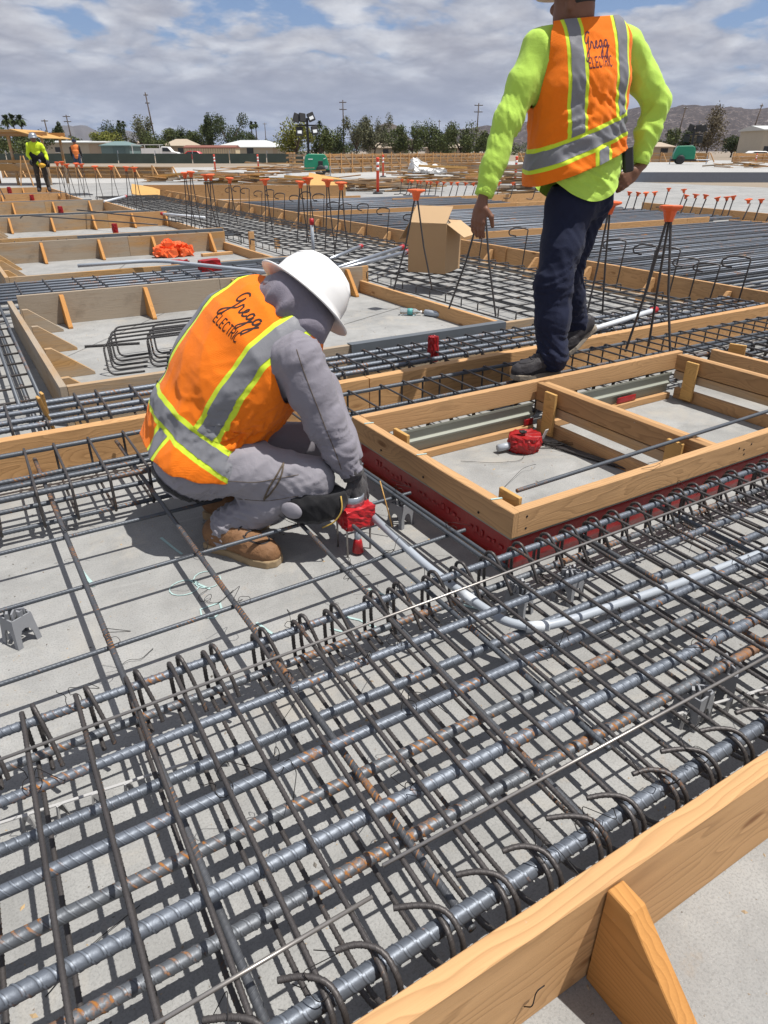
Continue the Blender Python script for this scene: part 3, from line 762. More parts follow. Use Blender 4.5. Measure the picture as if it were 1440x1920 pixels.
# hooked bars standing along the long form
ORD = ['first', 'second', 'third', 'fourth', 'fifth', 'sixth', 'seventh', 'eighth', 'ninth', 'tenth', 'eleventh', 'twelfth', 'thirteenth', 'fourteenth', 'fifteenth', 'sixteenth', 'seventeenth', 'eighteenth', 'nineteenth', 'twentieth', 'twenty-first', 'twenty-second', 'twenty-third', 'twenty-fourth', 'twenty-fifth', 'twenty-sixth', 'twenty-seventh', 'twenty-eighth']
hk = tube_mesh('hooked_bar', [fillet([(0, 0, 0), (.04, .0, .36), (.055, .01, .395), (-.01, .06, .41), (-.09, .13, .405), (-.14, .16, .375), (-.13, .15, .335), (-.06, .10, .325)], .05, 4)], .0078, M['stirrup'], seg=7)
hv = [3.95, 4.25, 4.48, 4.72, 5.02, 5.42, 6.05, 7.0, 7.9, 8.7, 9.6, 10.4, 11.1, 11.7, 12.2, 12.8, 13.4, 14.0, 14.7, 15.3, 16.0, 16.8, 17.4, 18.0]
for i, v in enumerate(hv):
    o = link('hooked_bar', hk, None, (6.20, v, .10), (0, 0, random.uniform(-.5, -.1))); o.scale = (1, 1, random.uniform(.95, 1.25) if v < 10 else random.uniform(1.2, 1.6))
    tag(o, ORD[i] + ' upright hooked bar along the long pine form, counted from the right edge', 'rebar', 'hooked bars standing along the long form')
# ------------------------------------------------------------------ site props
M['orange'] = simple('orange_plastic', (.80, .13, .030), .5, var=.1)
M['red_wrap'] = M['redfilm']
M['red_tape'] = simple('red_tape', (.42, .015, .02), .4, var=.3, scale=25, bstr=.6, bscale=40)
M['pvc'] = simple('grey_pvc', (.37, .41, .46), .42, var=.06, scale=4)
M['pvc_white'] = simple('pale_pvc', (.62, .66, .70), .35, var=.05, scale=4)
M['galv'] = simple('galvanised_steel', (.38, .41, .45), .32, .75, .12, 12)
M['steel_dark'] = simple('dark_steel_plate', (.17, .19, .21), .5, .5, .12, 6)
M['chairgrey'] = simple('grey_plastic', (.24, .25, .27), .5, var=.1)
M['card'] = simple('cardboard', (.42, .27, .14), .85, var=.10, scale=3, bstr=.15, bscale=30)
M['card_in'] = simple('cardboard_inside', (.50, .34, .19), .85, var=.08, scale=3)
M['white'] = simple('white_paint', (.78, .78, .77), .45, var=.04)
M['black'] = simple('black_rubber', (.018, .018, .020), .6, var=.2)
M['clear'] = simple('clear_plastic', (.75, .82, .86), .12, var=.02, **{'Transmission Weight': .85, 'IOR': 1.3})


def standee(label, u, v, zt=1.10, legs=2, spread=.28, rot=0.0, s=1.0, tilt=0.0, zb=.20, cap=True):
    t = thing('capped_standee', label, 'rebar standee', (u, v, zb), group='bar standees with orange caps')
    hh = zt - zb - .07
    for k in range(legs):
        a = rot + (2 * math.pi * k / legs if legs > 2 else math.pi * k) + random.uniform(-.2, .2)
        sp = spread * random.uniform(.55, 1.0) * .5
        p = [(sp * math.cos(a) * 1.08, sp * math.sin(a) * 1.08, 0.0), (sp * math.cos(a) * .5, sp * math.sin(a) * .5, hh * .5), (.012 * math.cos(a), .012 * math.sin(a), hh + .02)]
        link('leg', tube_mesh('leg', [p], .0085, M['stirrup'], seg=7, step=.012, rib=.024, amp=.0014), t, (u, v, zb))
    if cap:
        cm = CACHE.get('cap')
        if cm is None:
            bm = bmesh.new()
            def ring(r, z, n=8, sq=0.0): return [bm.verts.new((r * math.cos(q), r * math.sin(q), z)) for q in [math.pi / 4 + 2 * math.pi * i / n for i in range(n)]]
            rs = [ring(.024, 0), ring(.028, .02), ring(.038, .055), ring(.072, .068), ring(.076, .072), ring(.076, .082), ring(.06, .086)]
            for r_ in rs[3:]:
                for i, vv in enumerate(r_):
                    if i % 2 == 1: vv.co.x *= .80; vv.co.y *= .80
            for i in range(len(rs) - 1):
                for k in range(8): bm.faces.new((rs[i][k], rs[i][(k + 1) % 8], rs[i + 1][(k + 1) % 8], rs[i + 1][k]))
            bm.faces.new(rs[0][::-1]); bm.faces.new(rs[-1]); bmesh.ops.bevel(bm, geom=bm.edges[:], offset=.0015, segments=1, affect='EDGES')
            cm = CACHE['cap'] = bmesh_to('cap', bm, M['orange'])
        o = link('cap', cm, t, (u, v, zb + hh), (tilt + random.uniform(-.1, .1), random.uniform(-.1, .1), random.uniform(0, 3))); o.scale = (s, s, s)
    return t


standee('bar stand behind the walking man\'s left hand, its top hidden by the hand', 3.775, 4.79, 1.12, 2, .62, -1.27, 1.0, 0, .2, False)
standee('three-legged bar stand with orange cap at right, nearest the camera, right of the walking man', 4.0, 3.15, 1.115, 3, .42, .7, 1.15, .06)
standee('bar stand with orange cap just right of the walking man\'s knee, behind the nearest one', 4.58, 4.19, 1.07, 2, .35, .4, 1.15)
standee('bar stand with orange cap standing left of the cardboard box', 3.90, 5.99, 1.10, 2, .52, -.55, 1.15)
for i, (u, v, zt, lab) in enumerate(((4.50, 8.71, 1.07, 'right-hand capped bar stand of the close pair above the white hard hat'), (4.55, 9.20, 1.085, 'left-hand capped bar stand of the close pair above the white hard hat'),
        (4.72, 10.2, 1.08, 'taller capped bar stand of the pair left of the green light tower\'s foot'), (4.62, 10.26, 1.03, 'lower capped bar stand of the pair below the plywood scrap'),
        (4.60, 11.6, 1.02, 'lone capped bar stand between the two groups above the hard hat'), (4.72, 13.7, .98, 'capped bar stand in front of the left lumber pile'),
        (4.11, 12.9, 1.065, 'rightmost of the four capped bar stands grouped at left centre'), (4.05, 13.0, 1.06, 'second from right of the four capped bar stands at left centre'), (3.94, 13.5, 1.10, 'third from right of the four capped bar stands at left centre'), (3.87, 13.65, 1.08, 'leftmost of the four capped bar stands at left centre'),
        (4.15, 18.9, 1.07, 'right one of two capped bar stands in front of the left bracing wall'), (4.02, 19.2, 1.08, 'left one of two capped bar stands in front of the left bracing wall'),
        (4.53, 23.7, 1.02, 'capped bar stand in front of the white truck'), (3.80, 24.2, 1.07, 'right one of the capped stands below the man in orange vest'), (3.70, 24.5, 1.09, 'middle one of the capped stands below the man in orange vest'), (3.91, 22.7, 1.04, 'nearer capped stand below the man in orange vest'),
        (3.18, 24.6, 1.12, 'leftmost capped stand beside the man in lime jacket'), (3.35, 24.9, 1.13, 'second capped stand beside the man in lime jacket'), (3.30, 23.6, 1.08, 'third capped stand beside the man in lime jacket'))):
    standee(lab, u, v, zt, 2, .22, random.uniform(-.8, .2), 1.0 + .012 * v)
# capped dowels along the far edge of the right mats
dm = tube_mesh('bar', [fillet([(-.22, -.05, .0), (-.03, 0, .012), (.0, 0, .06), (.02, .0, .40)], .06, 5)], .014, M['stirrup'], seg=7)
d1 = [(14.16, 12.49), (14.12, 12.2), (14.3, 12.1), (14.7, 12.17), (16.46, 13.2), (16.3, 12.6), (14.25, 10.96), (14.64, 11.0), (14.63, 10.74), (14.08, 10.01), (14.44, 10.05), (14.77, 10.12), (14.08, 9.3), (14.3, 9.17), (14.13, 8.82), (14.2, 8.4), (14.3, 8.0), (14.4, 7.5)]
d2 = [(13.6, 21.9), (13.62, 21.55), (13.55, 21.2), (13.58, 20.9), (13.5, 20.6), (13.55, 20.3), (13.48, 20.0), (13.55, 19.72), (13.6, 19.44), (13.72, 19.2), (13.8, 18.95), (13.9, 18.7), (14.0, 18.4), (14.9, 18.3), (15.3, 18.1), (15.6, 17.4), (16.0, 16.8), (16.3, 16.2)]
for row, lab, grp in ((d1, ' orange-capped dowel from the left in the row right of the walking man', 'capped dowels right of the walking man'), (d2, ' orange-capped dowel from the left in the row before the scrap timber', 'capped dowels left of the walking man')):
    for i, (u, v) in enumerate(row):
        t = thing('capped_dowel', ORD[i] + lab, 'rebar dowel', (u, v, .12), group=grp)
        ln = random.uniform(-.25, .25)
        link('bent_bar', dm, t, (u, v, .12), (0, random.uniform(.05, .25), R(-30) + ln))
        o = link('cap', CACHE['cap'], t, (u + .06, v - .02, .50), (random.uniform(-.25, .25), random.uniform(-.1, .3), random.uniform(0, 3))); o.scale = (1.05, 1.05, 1.05)

# conduit sweeping from the junction box into the foreground cage
cpath = fillet([(1.178, 2.085, .155), (1.172, 1.70, .140), (1.178, 1.42, .148), (1.194, 1.27, .152), (1.26, 1.200, .153), (1.38, 1.176, .153), (1.80, 1.142, .153), (2.32, 1.115, .153), (4.2, 1.03, .153)], .09, 6)
t = thing('conduit', 'pale grey plastic conduit bending from the red junction box into the cage', 'conduit', (1.18, 2.09, 0))
link('pipe', tube_mesh('pipe', [cpath], .0148, M['pvc'], seg=16), t)
for f, nm in ((.215, 'coupling'), (.50, 'coupling')):
    i = int(f * (len(cpath) - 1)); pth = [cpath[i] + (cpath[i + 1] - cpath[i]) / np.linalg.norm(cpath[i + 1] - cpath[i]) * s for s in (-.035, .035)]
    link(nm, tube_mesh(nm, [pth], .0172, M['pvc_white'], seg=16), t)
link('printed_strip', tube_mesh('printed_strip', [[(1.1775, 1.98, .1545), (1.175, 1.80, .1475)]], .0015, M['wire'], seg=4), t, (0.0, 0, .0145))
# galvanised pipes and other conduits in the mid distance
def pipe_thing(name, label, pts, r, mat, red_end=None, cat='conduit'):
    t = thing(name, label, cat, (pts[0][0], pts[0][1], 0)); link('pipe', tube_mesh('pipe', [fillet(pts, .3, 6)], r, mat, seg=12), t)
    if red_end is not None:
        p = np.array(pts[red_end], float); q = np.array(pts[red_end - 1 if red_end else 1], float); dd = (p - q) / np.linalg.norm(p - q)
        link('red_end_cap', tube_mesh('red_end_cap', [[p - dd * .05, p + dd * .03]], r * 1.35, M['red_tape'], seg=10), t)


pipe_thing('long_conduit', 'long bowed grey conduit across the second pocket to behind the hard hat', [(1.13, 8.74, .30), (1.97, 8.55, .325), (2.35, 7.75, .33), (2.66, 7.17, .33), (2.95, 6.75, .33)], .020, M['pvc'])
pipe_thing('pipe_length', 'upper of two parallel galvanised pipes behind the white hard hat', [(3.75, 7.40, .25), (5.42, 8.66, .25)], .026, M['galv'], 1, 'pipe')
pipe_thing('pipe_length', 'lower of two parallel galvanised pipes behind the white hard hat', [(3.75, 7.30, .25), (5.23, 8.21, .25)], .026, M['galv'], 1, 'pipe')
pipe_thing('pipe_length', 'shorter galvanised pipe with red end above the parallel pair', [(4.0, 8.1, .25), (4.97, 9.05, .25)], .022, M['galv'], 1, 'pipe')
pipe_thing('pipe_length', 'pale pipe with red end lying in the cage right of the walking man\'s boot', [(3.93, 3.66, .245), (5.02, 3.935, .245)], .021, M['pvc_white'], 1, 'pipe')
pipe_thing('pipe_length', 'pale pipe with red tip left of the far right pocket corner', [(4.0, 16.2, .25), (4.5, 14.8, .25)], .025, M['pvc_white'], 0, 'pipe')
pipe_thing('pipe_length', 'white pipe with red tip in the far mesh by the lime-jacket man', [(3.7, 21.0, .25), (4.6, 22.6, .28)], .03, M['pvc_white'], 1, 'pipe')
pipe_thing('upright_conduit', 'upright grey conduit with red top in the mesh behind the hard hat', [(4.2, 9.0, .1), (4.19, 9.0, .62)], .022, M['pvc'], 1)
pipe_thing('loose_bar', 'long hooked dark bar lying along the third pocket', [(1.15, 15.3, .34), (1.2, 15.15, .40), (2.4, 14.6, .30), (3.2, 13.4, .28)], .011, M['stirrup'], None, 'rebar')
pipe_thing('loose_bar', 'dark bar lying diagonally in front of the third pocket', [(2.35, 16.6, .36), (3.4, 14.6, .30), (3.75, 13.7, .27)], .012, M['stirrup'], None, 'rebar')
pipe_thing('prop_bar', 'dark bar propped at a slant in front of the man in lime jacket', [(1.45, 22.8, .3), (1.25, 24.2, 1.35)], .014, M['stirrup'], None, 'rebar')
o = link('loose_bar', tube_mesh('loose_bar', [[(0, 0, 0), (.42, -.12, 0)]], .010, M['far_stirrup'], seg=8, step=.01), None, (.72, 6.12, .012)); tag(o, 'short dark bar lying on the floor of the nearest pocket', 'rebar')
# steel angles on the pocket edges
for lab, p0, p1 in (('grey steel edge angle on the nearest pocket, right of the crouching worker', (2.22, 4.20), (3.62, 4.21)), ('dark steel edge angle along the second pocket', (2.0, 8.50), (4.1, 8.5)), ('dark steel edge angle along the third pocket', (1.7, 12.52), (4.1, 12.50)),
                    ('dark steel edge angle along the fourth pocket', (.9, 17.45), (4.0, 17.45)), ('dark steel edge angle along the fifth pocket', (.9, 22.3), (3.6, 22.3)), ('dark steel edge angle along the farthest pocket', (1.0, 26.6), (3.5, 26.6))):
    L = p1[0] - p0[0]
    me = mesh('steel_angle', [(x, y, z) for x in (0, L) for (y, z) in ((0, .10), (0, .245), (.07, .245), (.07, .240), (.005, .240), (.005, .10))], [(0, 6, 7, 1), (1, 7, 8, 2), (2, 8, 9, 3), (3, 9, 10, 4), (4, 10, 11, 5), (5, 11, 6, 0), (0, 1, 2, 3, 4, 5), (11, 10, 9, 8, 7, 6)], M['steel_dark'])
    tag(link('steel_angle', me, None, (p0[0], p0[1], .004), (0, 0, math.atan2(p1[1] - p0[1], L))), lab, 'steel angle')


def crumple(name, pts, mat, amp, parent=None, loc=(0, 0, 0), sub=2, seed=1):
    """wrapped lump: convex hull, subdivided, crinkled"""
    bm = bmesh.new()
    for p in pts: bm.verts.new(p)
    r = bmesh.ops.convex_hull(bm, input=bm.verts[:]); bmesh.ops.delete(bm, geom=[e for e in r['geom_interior'] if isinstance(e, bmesh.types.BMVert)], context='VERTS')
    for _ in range(sub): bmesh.ops.subdivide_edges(bm, edges=bm.edges[:], cuts=1, use_grid_fill=True, smooth=.04)
    bmesh.ops.triangulate(bm, faces=bm.faces)
    rr = random.Random(seed)
    for v in bm.verts: v.co += Vector((rr.uniform(-1, 1), rr.uniform(-1, 1), rr.uniform(-1, 1))) * amp
    return link(name, bmesh_to(name, bm, mat, False), parent, loc)


def cylpts(r0, r1, h, n=10): return [(r * math.cos(2 * math.pi * k / n), r * math.sin(2 * math.pi * k / n), z) for r, z in ((r0, 0), (r1, h * .5), (r1 * .9, h)) for k in range(n)]


for i, (u, v, z, s, lab) in enumerate(((2.684, 3.868, .15, 1.0, 'red wrapped conduit stub standing in the heavy cage left of the walking man'), (2.155, 17.6, .15, 1.35, 'red wrapped stub at the back of the third pocket'), (2.384, 13.0, .16, 1.2, 'red wrapped stub lying in front of the third pocket'),
        (2.105, 22.6, .15, 1.4, 'small red wrapped stub by the fourth pocket'), (1.9, 27.0, .15, 1.6, 'tiny red wrapped stub at the left edge by the farthest pocket'))):
    o = crumple('wrapped_stub', [(x * s, y * s, zz * s) for x, y, zz in cylpts(.036, .040, .17)], M['red_wrap'], .004 * s, None, (u, v, z), 2, i); tag(o, lab, 'wrapped stub', 'red wrapped stubs')
o = crumple('wrapped_box', [(x, y, z) for x in (0, .24) for y in (0, .12) for z in (0, .13)], M['red_wrap'], .008, None, (2.40, 8.25, .19), 2, 9); tag(o, 'red wrapped box among the bars behind the second pocket edge', 'wrapped box')
# wrapped box with bars inside the box form
t = thing('wrapped_device', 'round red wrapped electrical box on the floor of the box form', 'wrapped box', (2.42, 2.58, 0))
crumple('wrapping', [(x * 1.15, y, z) for x, y, z in cylpts(.078, .088, .085, 12)], M['red_wrap'], .006, t, (2.42, 2.58, .004), 2, 4)
link('pipe_stub', tube_mesh('pipe_stub', [[(-.16, .03, .03), (-.06, .02, .035)]], .020, M['pvc'], seg=14), t, (2.42, 2.58, 0))
link('paper_tag', box_mesh('paper_tag', .055, .003, .06, M['white'], 0, (0, 0, 0)), t, (2.515, 2.555, .045), (.3, .2, .5))
crumple('dark_opening', [(x, y, z) for x, y, z in cylpts(.018, .022, .01, 7)], M['black'], .003, t, (2.395, 2.575, .104), 1, 6)
t = thing('bar_bundle', 'bundle of thin dark bars and wires lying behind the red wrapped box', 'bars', (2.6, 2.4, 0))
for k in range(4):
    p = [(2.53 + .02 * k, 2.62 - .035 * k, .012 + .004 * k), (2.80 + .05 * k, 2.35 - .05 * k, .012), (2.66 + .10 * k, 2.12, .012)] if k < 0 else [(2.54 + .025 * k, 2.62 - .03 * k, .014), (2.66 + .02 * k, 2.15 - .07 * k, .014)]
    link('thin_bar', tube_mesh('thin_bar', [p], .006, M['stirrup'], seg=6), t)
for k in range(14):
    a = random.uniform(-1.2, -.2); L = random.uniform(.12, .3)
    p = [(2.50, 2.55, .012 + .002 * k), (2.50 + L * .5 * math.cos(a), 2.55 + L * .5 * math.sin(a), .02 + random.random() * .02), (2.50 + L * math.cos(a + .3), 2.55 + L * math.sin(a + .3), .006)]
    link('wire_end', tube_mesh('wire_end', [fillet(p, .05, 4)], .0011, M['wire'], seg=4), t)


def scrap(label, pts, r=.0011):
    o = link('wire_scrap', tube_mesh('wire_scrap', [fillet(pts, .04, 4)], r, M['wire'], seg=4), None, (0, 0, 0)); tag(o, label, 'wire', 'tie wire scraps on the slab')


scrap('curled wire scrap on the floor of the box form, nearer the camera', [(2.02, 2.26, .005), (2.18, 2.33, .03), (2.23, 2.36, .02), (2.28, 2.34, .035), (2.32, 2.37, .01)])
scrap('long wavy wire scrap on the box form floor by its left wall', [(2.02, 2.62, .005), (2.15, 2.50, .01), (2.30, 2.46, .005), (2.36, 2.5, .02)])
scrap('coiled wire scrap in the crouching worker\'s shadow', [(.50, 2.14, .004), (.455, 2.11, .012), (.45, 2.07, .006), (.49, 2.06, .012), (.50, 2.09, .02), (.46, 2.08, .008), (.50, 2.03, .004), (.58, 2.08, .01)])
scrap('bent wire scrap beside the worker\'s heel', [(.52, 2.42, .004), (.53, 2.37, .012), (.56, 2.36, .02), (.55, 2.33, .004)])
scrap('wire scrap on the slab at the toe of the brown boot', [(.90, 2.0, .004), (.96, 1.98, .012), (1.0, 2.02, .006), (1.03, 1.97, .012), (.98, 1.93, .004)])
scrap('fine wire scrap left of the chalk marks', [(.12, 1.86, .004), (.16, 1.88, .01), (.19, 1.86, .006), (.24, 1.90, .004)])
scrap('thin wire scrap lying under the left of the foreground cage', [(-.20, .95, .004), (-.12, 1.0, .01), (.0, 1.04, .006)])
scrap('wire loop on the near wall of the box form', [(2.22, 1.66, .290), (2.26, 1.63, .30), (2.33, 1.64, .31), (2.34, 1.67, .295), (2.28, 1.68, .292)])

# plastic bar chairs
def bar_chair(label, u, v, rz):
    t = thing('bar_chair', label, 'bar chair', (u, v, 0), rz, group='grey plastic bar chairs')
    wd, ht = .043, .118
    def put(nm, me, rot=0.0): 
        o = bpy.data.objects.new(nm, me); COL.objects.link(o); o.parent = t; o.rotation_euler = (0, 0, rot); return o
    key = 'chairside'
    if key not in CACHE:
        outer = [(-wd, 0), (-wd * .58, 0), (-wd * .50, ht * .34), (-wd * .30, ht * .50), (0, ht * .54), (wd * .30, ht * .50), (wd * .50, ht * .34), (wd * .58, 0), (wd, 0), (wd * .80, ht * .90), (-wd * .80, ht * .90)]
        bm = bmesh.new(); n = len(outer)
        a = [bm.verts.new((x, -wd * (1 - .22 * z / ht), z)) for x, z in outer]; b = [bm.verts.new((x, -wd * (1 - .22 * z / ht) + .005, z)) for x, z in outer]
        bm.faces.new(a); bm.faces.new(b[::-1])
        for i in range(n): bm.faces.new((a[i], b[i], b[(i + 1) % n], a[(i + 1) % n]))
        bmesh.ops.recalc_face_normals(bm, faces=bm.faces); CACHE[key] = bmesh_to('side_panel', bm, M['chairgrey'])
        CACHE['chairtop'] = box_mesh('saddle_web', wd * 1.5, .006, .030, M['chairgrey'], .001, (-wd * .75, -.003, ht * .82))
        CACHE['chairprong'] = prism_mesh('prong', [(-.006, 0), (.006, 0), (.009, .03), (.0, .024), (-.009, .03)], .008, M['chairgrey'])
    for k in range(4):
        put('side_panel', CACHE[key], k * math.pi / 2)
        o = put('prong', CACHE['chairprong'], k * math.pi / 2 + .78); o.location = (.03 * math.cos(k * math.pi / 2), .03 * math.sin(k * math.pi / 2), ht * .84)
    put('saddle_web', CACHE['chairtop'], .78); put('saddle_web', CACHE['chairtop'], -.78)


for lab, u, v, rz in (('grey plastic bar chair on the bare slab at the left edge', -.125, 2.175, .5), ('grey plastic bar chair beside the red wrapped side of the box form', 1.392, 2.21, .3), ('grey plastic bar chair under the foreground cage by the conduit bend', 1.40, 1.44, .4),
                      ('grey plastic bar chair under the cage right of the conduit bend', 1.62, 1.42, .2), ('grey plastic bar chair near the right edge of the foreground cage', 1.66, .82, .5), ('grey plastic bar chair at the bottom edge beside the pine board', .36, .53, .4), ('grey plastic bar chair half hidden at the right end of the near heavy bar', 1.50, .80, .1)):
    bar_chair(lab, u, v, rz)
M['palegrey'] = simple('pale_grey_plastic', (.42, .42, .42), .5)
# white slab bolsters
def bolster(label, p0, p1):
    t = thing('slab_bolster', label, 'slab bolster', (p0[0], p0[1], 0), group='white plastic slab bolsters'); L = math.dist(p0, p1); a = math.atan2(p1[1] - p0[1], p1[0] - p0[0])
    link('rail', box_mesh('rail', L, .008, .005, M['palegrey'], .001, (0, -.004, .048)), t, (*p0, 0), a)
    n = int(L / .075)
    for k in range(n):
        x = (k + .5) * L / n
        c_, s_ = math.cos(a), math.sin(a)
        link('foot', CACHE.setdefault('bfoot', prism_mesh('foot', [(-.016, 0), (-.010, 0), (-.004, .055), (.004, .055), (.010, 0), (.016, 0), (.008, .054), (-.008, .054)], .008, M['palegrey'])), t, (p0[0] + c_ * x + s_ * .009, p0[1] + s_ * x - c_ * .009, 0), a + (0 if k % 2 else .5))


bolster('white plastic slab bolster under the left part of the foreground cage', (-.30, 1.385), (.32, 1.315))
bolster('white plastic slab bolster under the right part of the foreground cage', (1.42, .80), (2.10, .66))
bolster('white plastic slab bolster at the bottom corner by the pine board', (.27, .54), (.50, .535))

# junction box being set by the crouching worker
t = thing('junction_box', 'red taped junction box on thin rod legs held by the crouching worker', 'junction box', (1.12, 2.12, 0))
crumple('box_body', [(x, y, z) for x in (-.062, .062) for y in (-.058, .058) for z in (0, .085)], M['red_tape'], .0035, t, (1.118, 2.125, .125), 3, 12)
link('ring', lathe_mesh('ring', [(.040, 0), (.052, .002), (.052, .045), (.047, .046), (.046, .01)], 22, M['galv']), t, (1.112, 2.135, .208))
for dx, dy in ((-.055, -.045), (.058, -.03), (.05, .05), (-.05, .05)): link('rod_leg', tube_mesh('rod_leg', [[(0, 0, 0), (0, 0, .15)]], .0045, M['rod'], seg=7), t, (1.115 + dx, 2.125 + dy, .0))
link('pipe_stub', tube_mesh('pipe_stub', [[(0, 0, .04), (0, 0, .13)]], .0135, M['pvc'], seg=12), t, (1.11, 2.085, 0))
link('red_cap', lathe_mesh('red_cap', [(.024, 0), (.018, .045), (.014, .06)], 14, M['red_tape']), t, (1.11, 2.085, .012))
link('wooden_pick', tube_mesh('wooden_pick', [[(0, 0, 0), (-.03, .05, .20)]], .003, M['ply'], seg=5), t, (1.30, 2.13, .05))

# cardboard box on the mesh
A = Vector((4.40, 6.90)); Bp = Vector((4.655, 6.53)); dirx = (Bp - A).normalized(); wx = (Bp - A).length; diry = Vector((-dirx.y, dirx.x)); wy = .50; hz_ = .52; z0 = .225
t = thing('cardboard_box', 'open cardboard box standing on the rebar mesh', 'cardboard box', (*A, z0))
ang = math.atan2(dirx.y, dirx.x)
def rp_(x, y): return (A.x + dirx.x * x + diry.x * y, A.y + dirx.y * x + diry.y * y)
TH = .006
for p, L, rz in ((rp_(0, 0), wx, ang), (rp_(0, wy), wx, ang)): link('side_panel', box_mesh('side_panel', L, TH, hz_, M['card'], 0), t, (*p, z0), rz)
for p in (rp_(TH, TH), rp_(wx, TH)): link('side_panel', box_mesh('side_panel', wy - TH, TH, hz_ - .001, M['card'], 0), t, (*p, z0), ang + math.pi / 2)
link('bottom_panel', box_mesh('bottom_panel', wx - .02, wy - .02, TH, M['card'], 0), t, (*rp_(.01, .012), z0 + .002), ang)


def flap(p, L, rz, tilt, w):
    o = link('flap', box_mesh('flap', L, w, .005, M['card_in'], 0), t, (*p, z0 + hz_ + .001)); o.rotation_mode = 'XYZ'
    o.rotation_euler = (Matrix.Rotation(rz, 3, 'Z') @ Matrix.Rotation(tilt, 3, 'X')).to_euler(); return o


flap(rp_(.006, .004), wx - .012, ang, R(38), .26)
flap(rp_(wx, wy - .02), wx, ang + math.pi, R(-10), .2)
flap(rp_(wx, .012), wy - .03, ang + math.pi / 2, R(212), .24)
flap(rp_(0, wy - .012), wy - .03, ang - math.pi / 2, R(235), .22)
o = crumple('plastic_bag', [(x, y, z) for x in (0, .18) for y in (0, .2) for z in (0, .1)], M['clear'], .02, None, (4.66, 6.70, .66), 2, 21); tag(o, 'clear crumpled plastic in the open cardboard box', 'plastic bag')
# bottle and pipe offcut on the pocket floor
t = thing('water_bottle', 'clear plastic water bottle lying in the nearest pocket', 'bottle', (3.70, 5.80, .035))
link('bottle_body', lathe_mesh('bottle_body', [(.028, 0), (.033, .01), (.033, .06), (.030, .07), (.033, .08), (.033, .15), (.012, .19), (.012, .205)], 14, M['clear']), t, (3.66, 5.87, .036), (0, R(90), R(-40)))
link('label_band', lathe_mesh('label_band', [(.0335, .075), (.0338, .125)], 14, simple('teal_label', (.10, .36, .36), .5)), t, (3.66, 5.87, .036), (0, R(90), R(-40)))
link('bottle_cap', lathe_mesh('bottle_cap', [(.014, .200), (.014, .218)], 12, M['white']), t, (3.66, 5.87, .036), (0, R(90), R(-40)))
o = link('pipe_offcut', lathe_mesh('pipe_offcut', [(.024, 0), (.03, 0), (.03, .24), (.024, .24), (.024, .005)], 16, M['pvc'], True), None, (3.86, 5.72, .031), (R(90), 0, R(25))); tag(o, 'short grey pipe offcut beside the water bottle', 'pipe')
# pile of bent ties in the pocket
t = thing('tie_bundle', 'bundle of bent rebar ties lying in the nearest pocket behind the worker', 'rebar ties', (.76, 5.2, 0))
for k in range(9):
    du = .02 * k + random.uniform(-.01, .01); dv = .075 * k
    w_, h_ = .92 + .05 * (k % 3), .235
    sm = tube_mesh('tie', [fillet([(.25, 0, .008), (.0, 0, .010), (0, 0, h_), (w_, .02, h_ + .01), (w_, .02, .01), (.4, .01, .009)], .055, 5)], .0075, M['far_stirrup'], seg=7)
    link('tie', sm, t, (.735 + du + (.30 if k % 2 else 0), 5.16 + dv * .8, 0), (random.uniform(-.35, -.15), 0, random.uniform(-.06, .06)))
o = crumple('wrapped_stub', [(x, y, z) for x in (0, .16) for y in (0, .1) for z in (0, .1)], M['red_wrap'], .008, None, (1.40, 5.32, .004), 2, 31); tag(o, 'red wrapped lump inside the bundle of ties', 'wrapped stub', 'red wrapped stubs')
# wood spring clamp / stake on the left cage
t = thing('split_stake', 'split pale wood stake stuck upright in the heavy cage at left', 'stake', (.22, 3.85, .2))
link('stake_half', box_mesh('stake_half', .014, .03, .14, M['ply'], .002), t, (.20, 3.86, .20), (.25, -.12, .3)); link('stake_half', box_mesh('stake_half', .014, .03, .30, M['ply'], .002), t, (.225, 3.83, .06), (.25, -.28, .3))
# orange netting pile
t = thing('netting_pile', 'heap of crumpled orange safety caps and netting in the second pocket', 'netting', (2.85, 11.3, 0))
for k in range(26):
    a = random.uniform(0, 6.28); rr = random.random() ** .7
    crumple('orange_piece', [(x * random.uniform(.5, 1.2), y * random.uniform(.5, 1.2), z * random.uniform(.5, 1.3)) for x in (0, .14) for y in (0, .12) for z in (0, .09)], M['orange'], .022, t, (2.82 + .30 * rr * math.cos(a), 11.28 + .16 * rr * math.sin(a), .01 + max(0, (1 - rr)) * .16), 1, 50 + k)
o = crumple('red_tarp', [(x, y, z) for x in (0, .2) for y in (0, .1) for z in (0, .05)], M['red_wrap'], .01, None, (2.25, 8.9, .2), 2, 33); tag(o, 'small red wrapped end lying on the bars near the long conduit', 'wrapped stub', 'red wrapped stubs')
# lone cable loop on plank board
# ------------------------------------------------------------------ background
FWD = Vector((math.sin(HEAD), math.cos(HEAD))); RGT = Vector((math.cos(HEAD), -math.sin(HEAD)))


def far(px, D, z=0.0):
    """plan position at forward distance D on the bearing of photo column px"""
    p = FWD * D + RGT * (D * (px - 720) / 1439.0); return Vector((p.x, p.y, z))


YAW = -HEAD       # objects that face the camera roughly
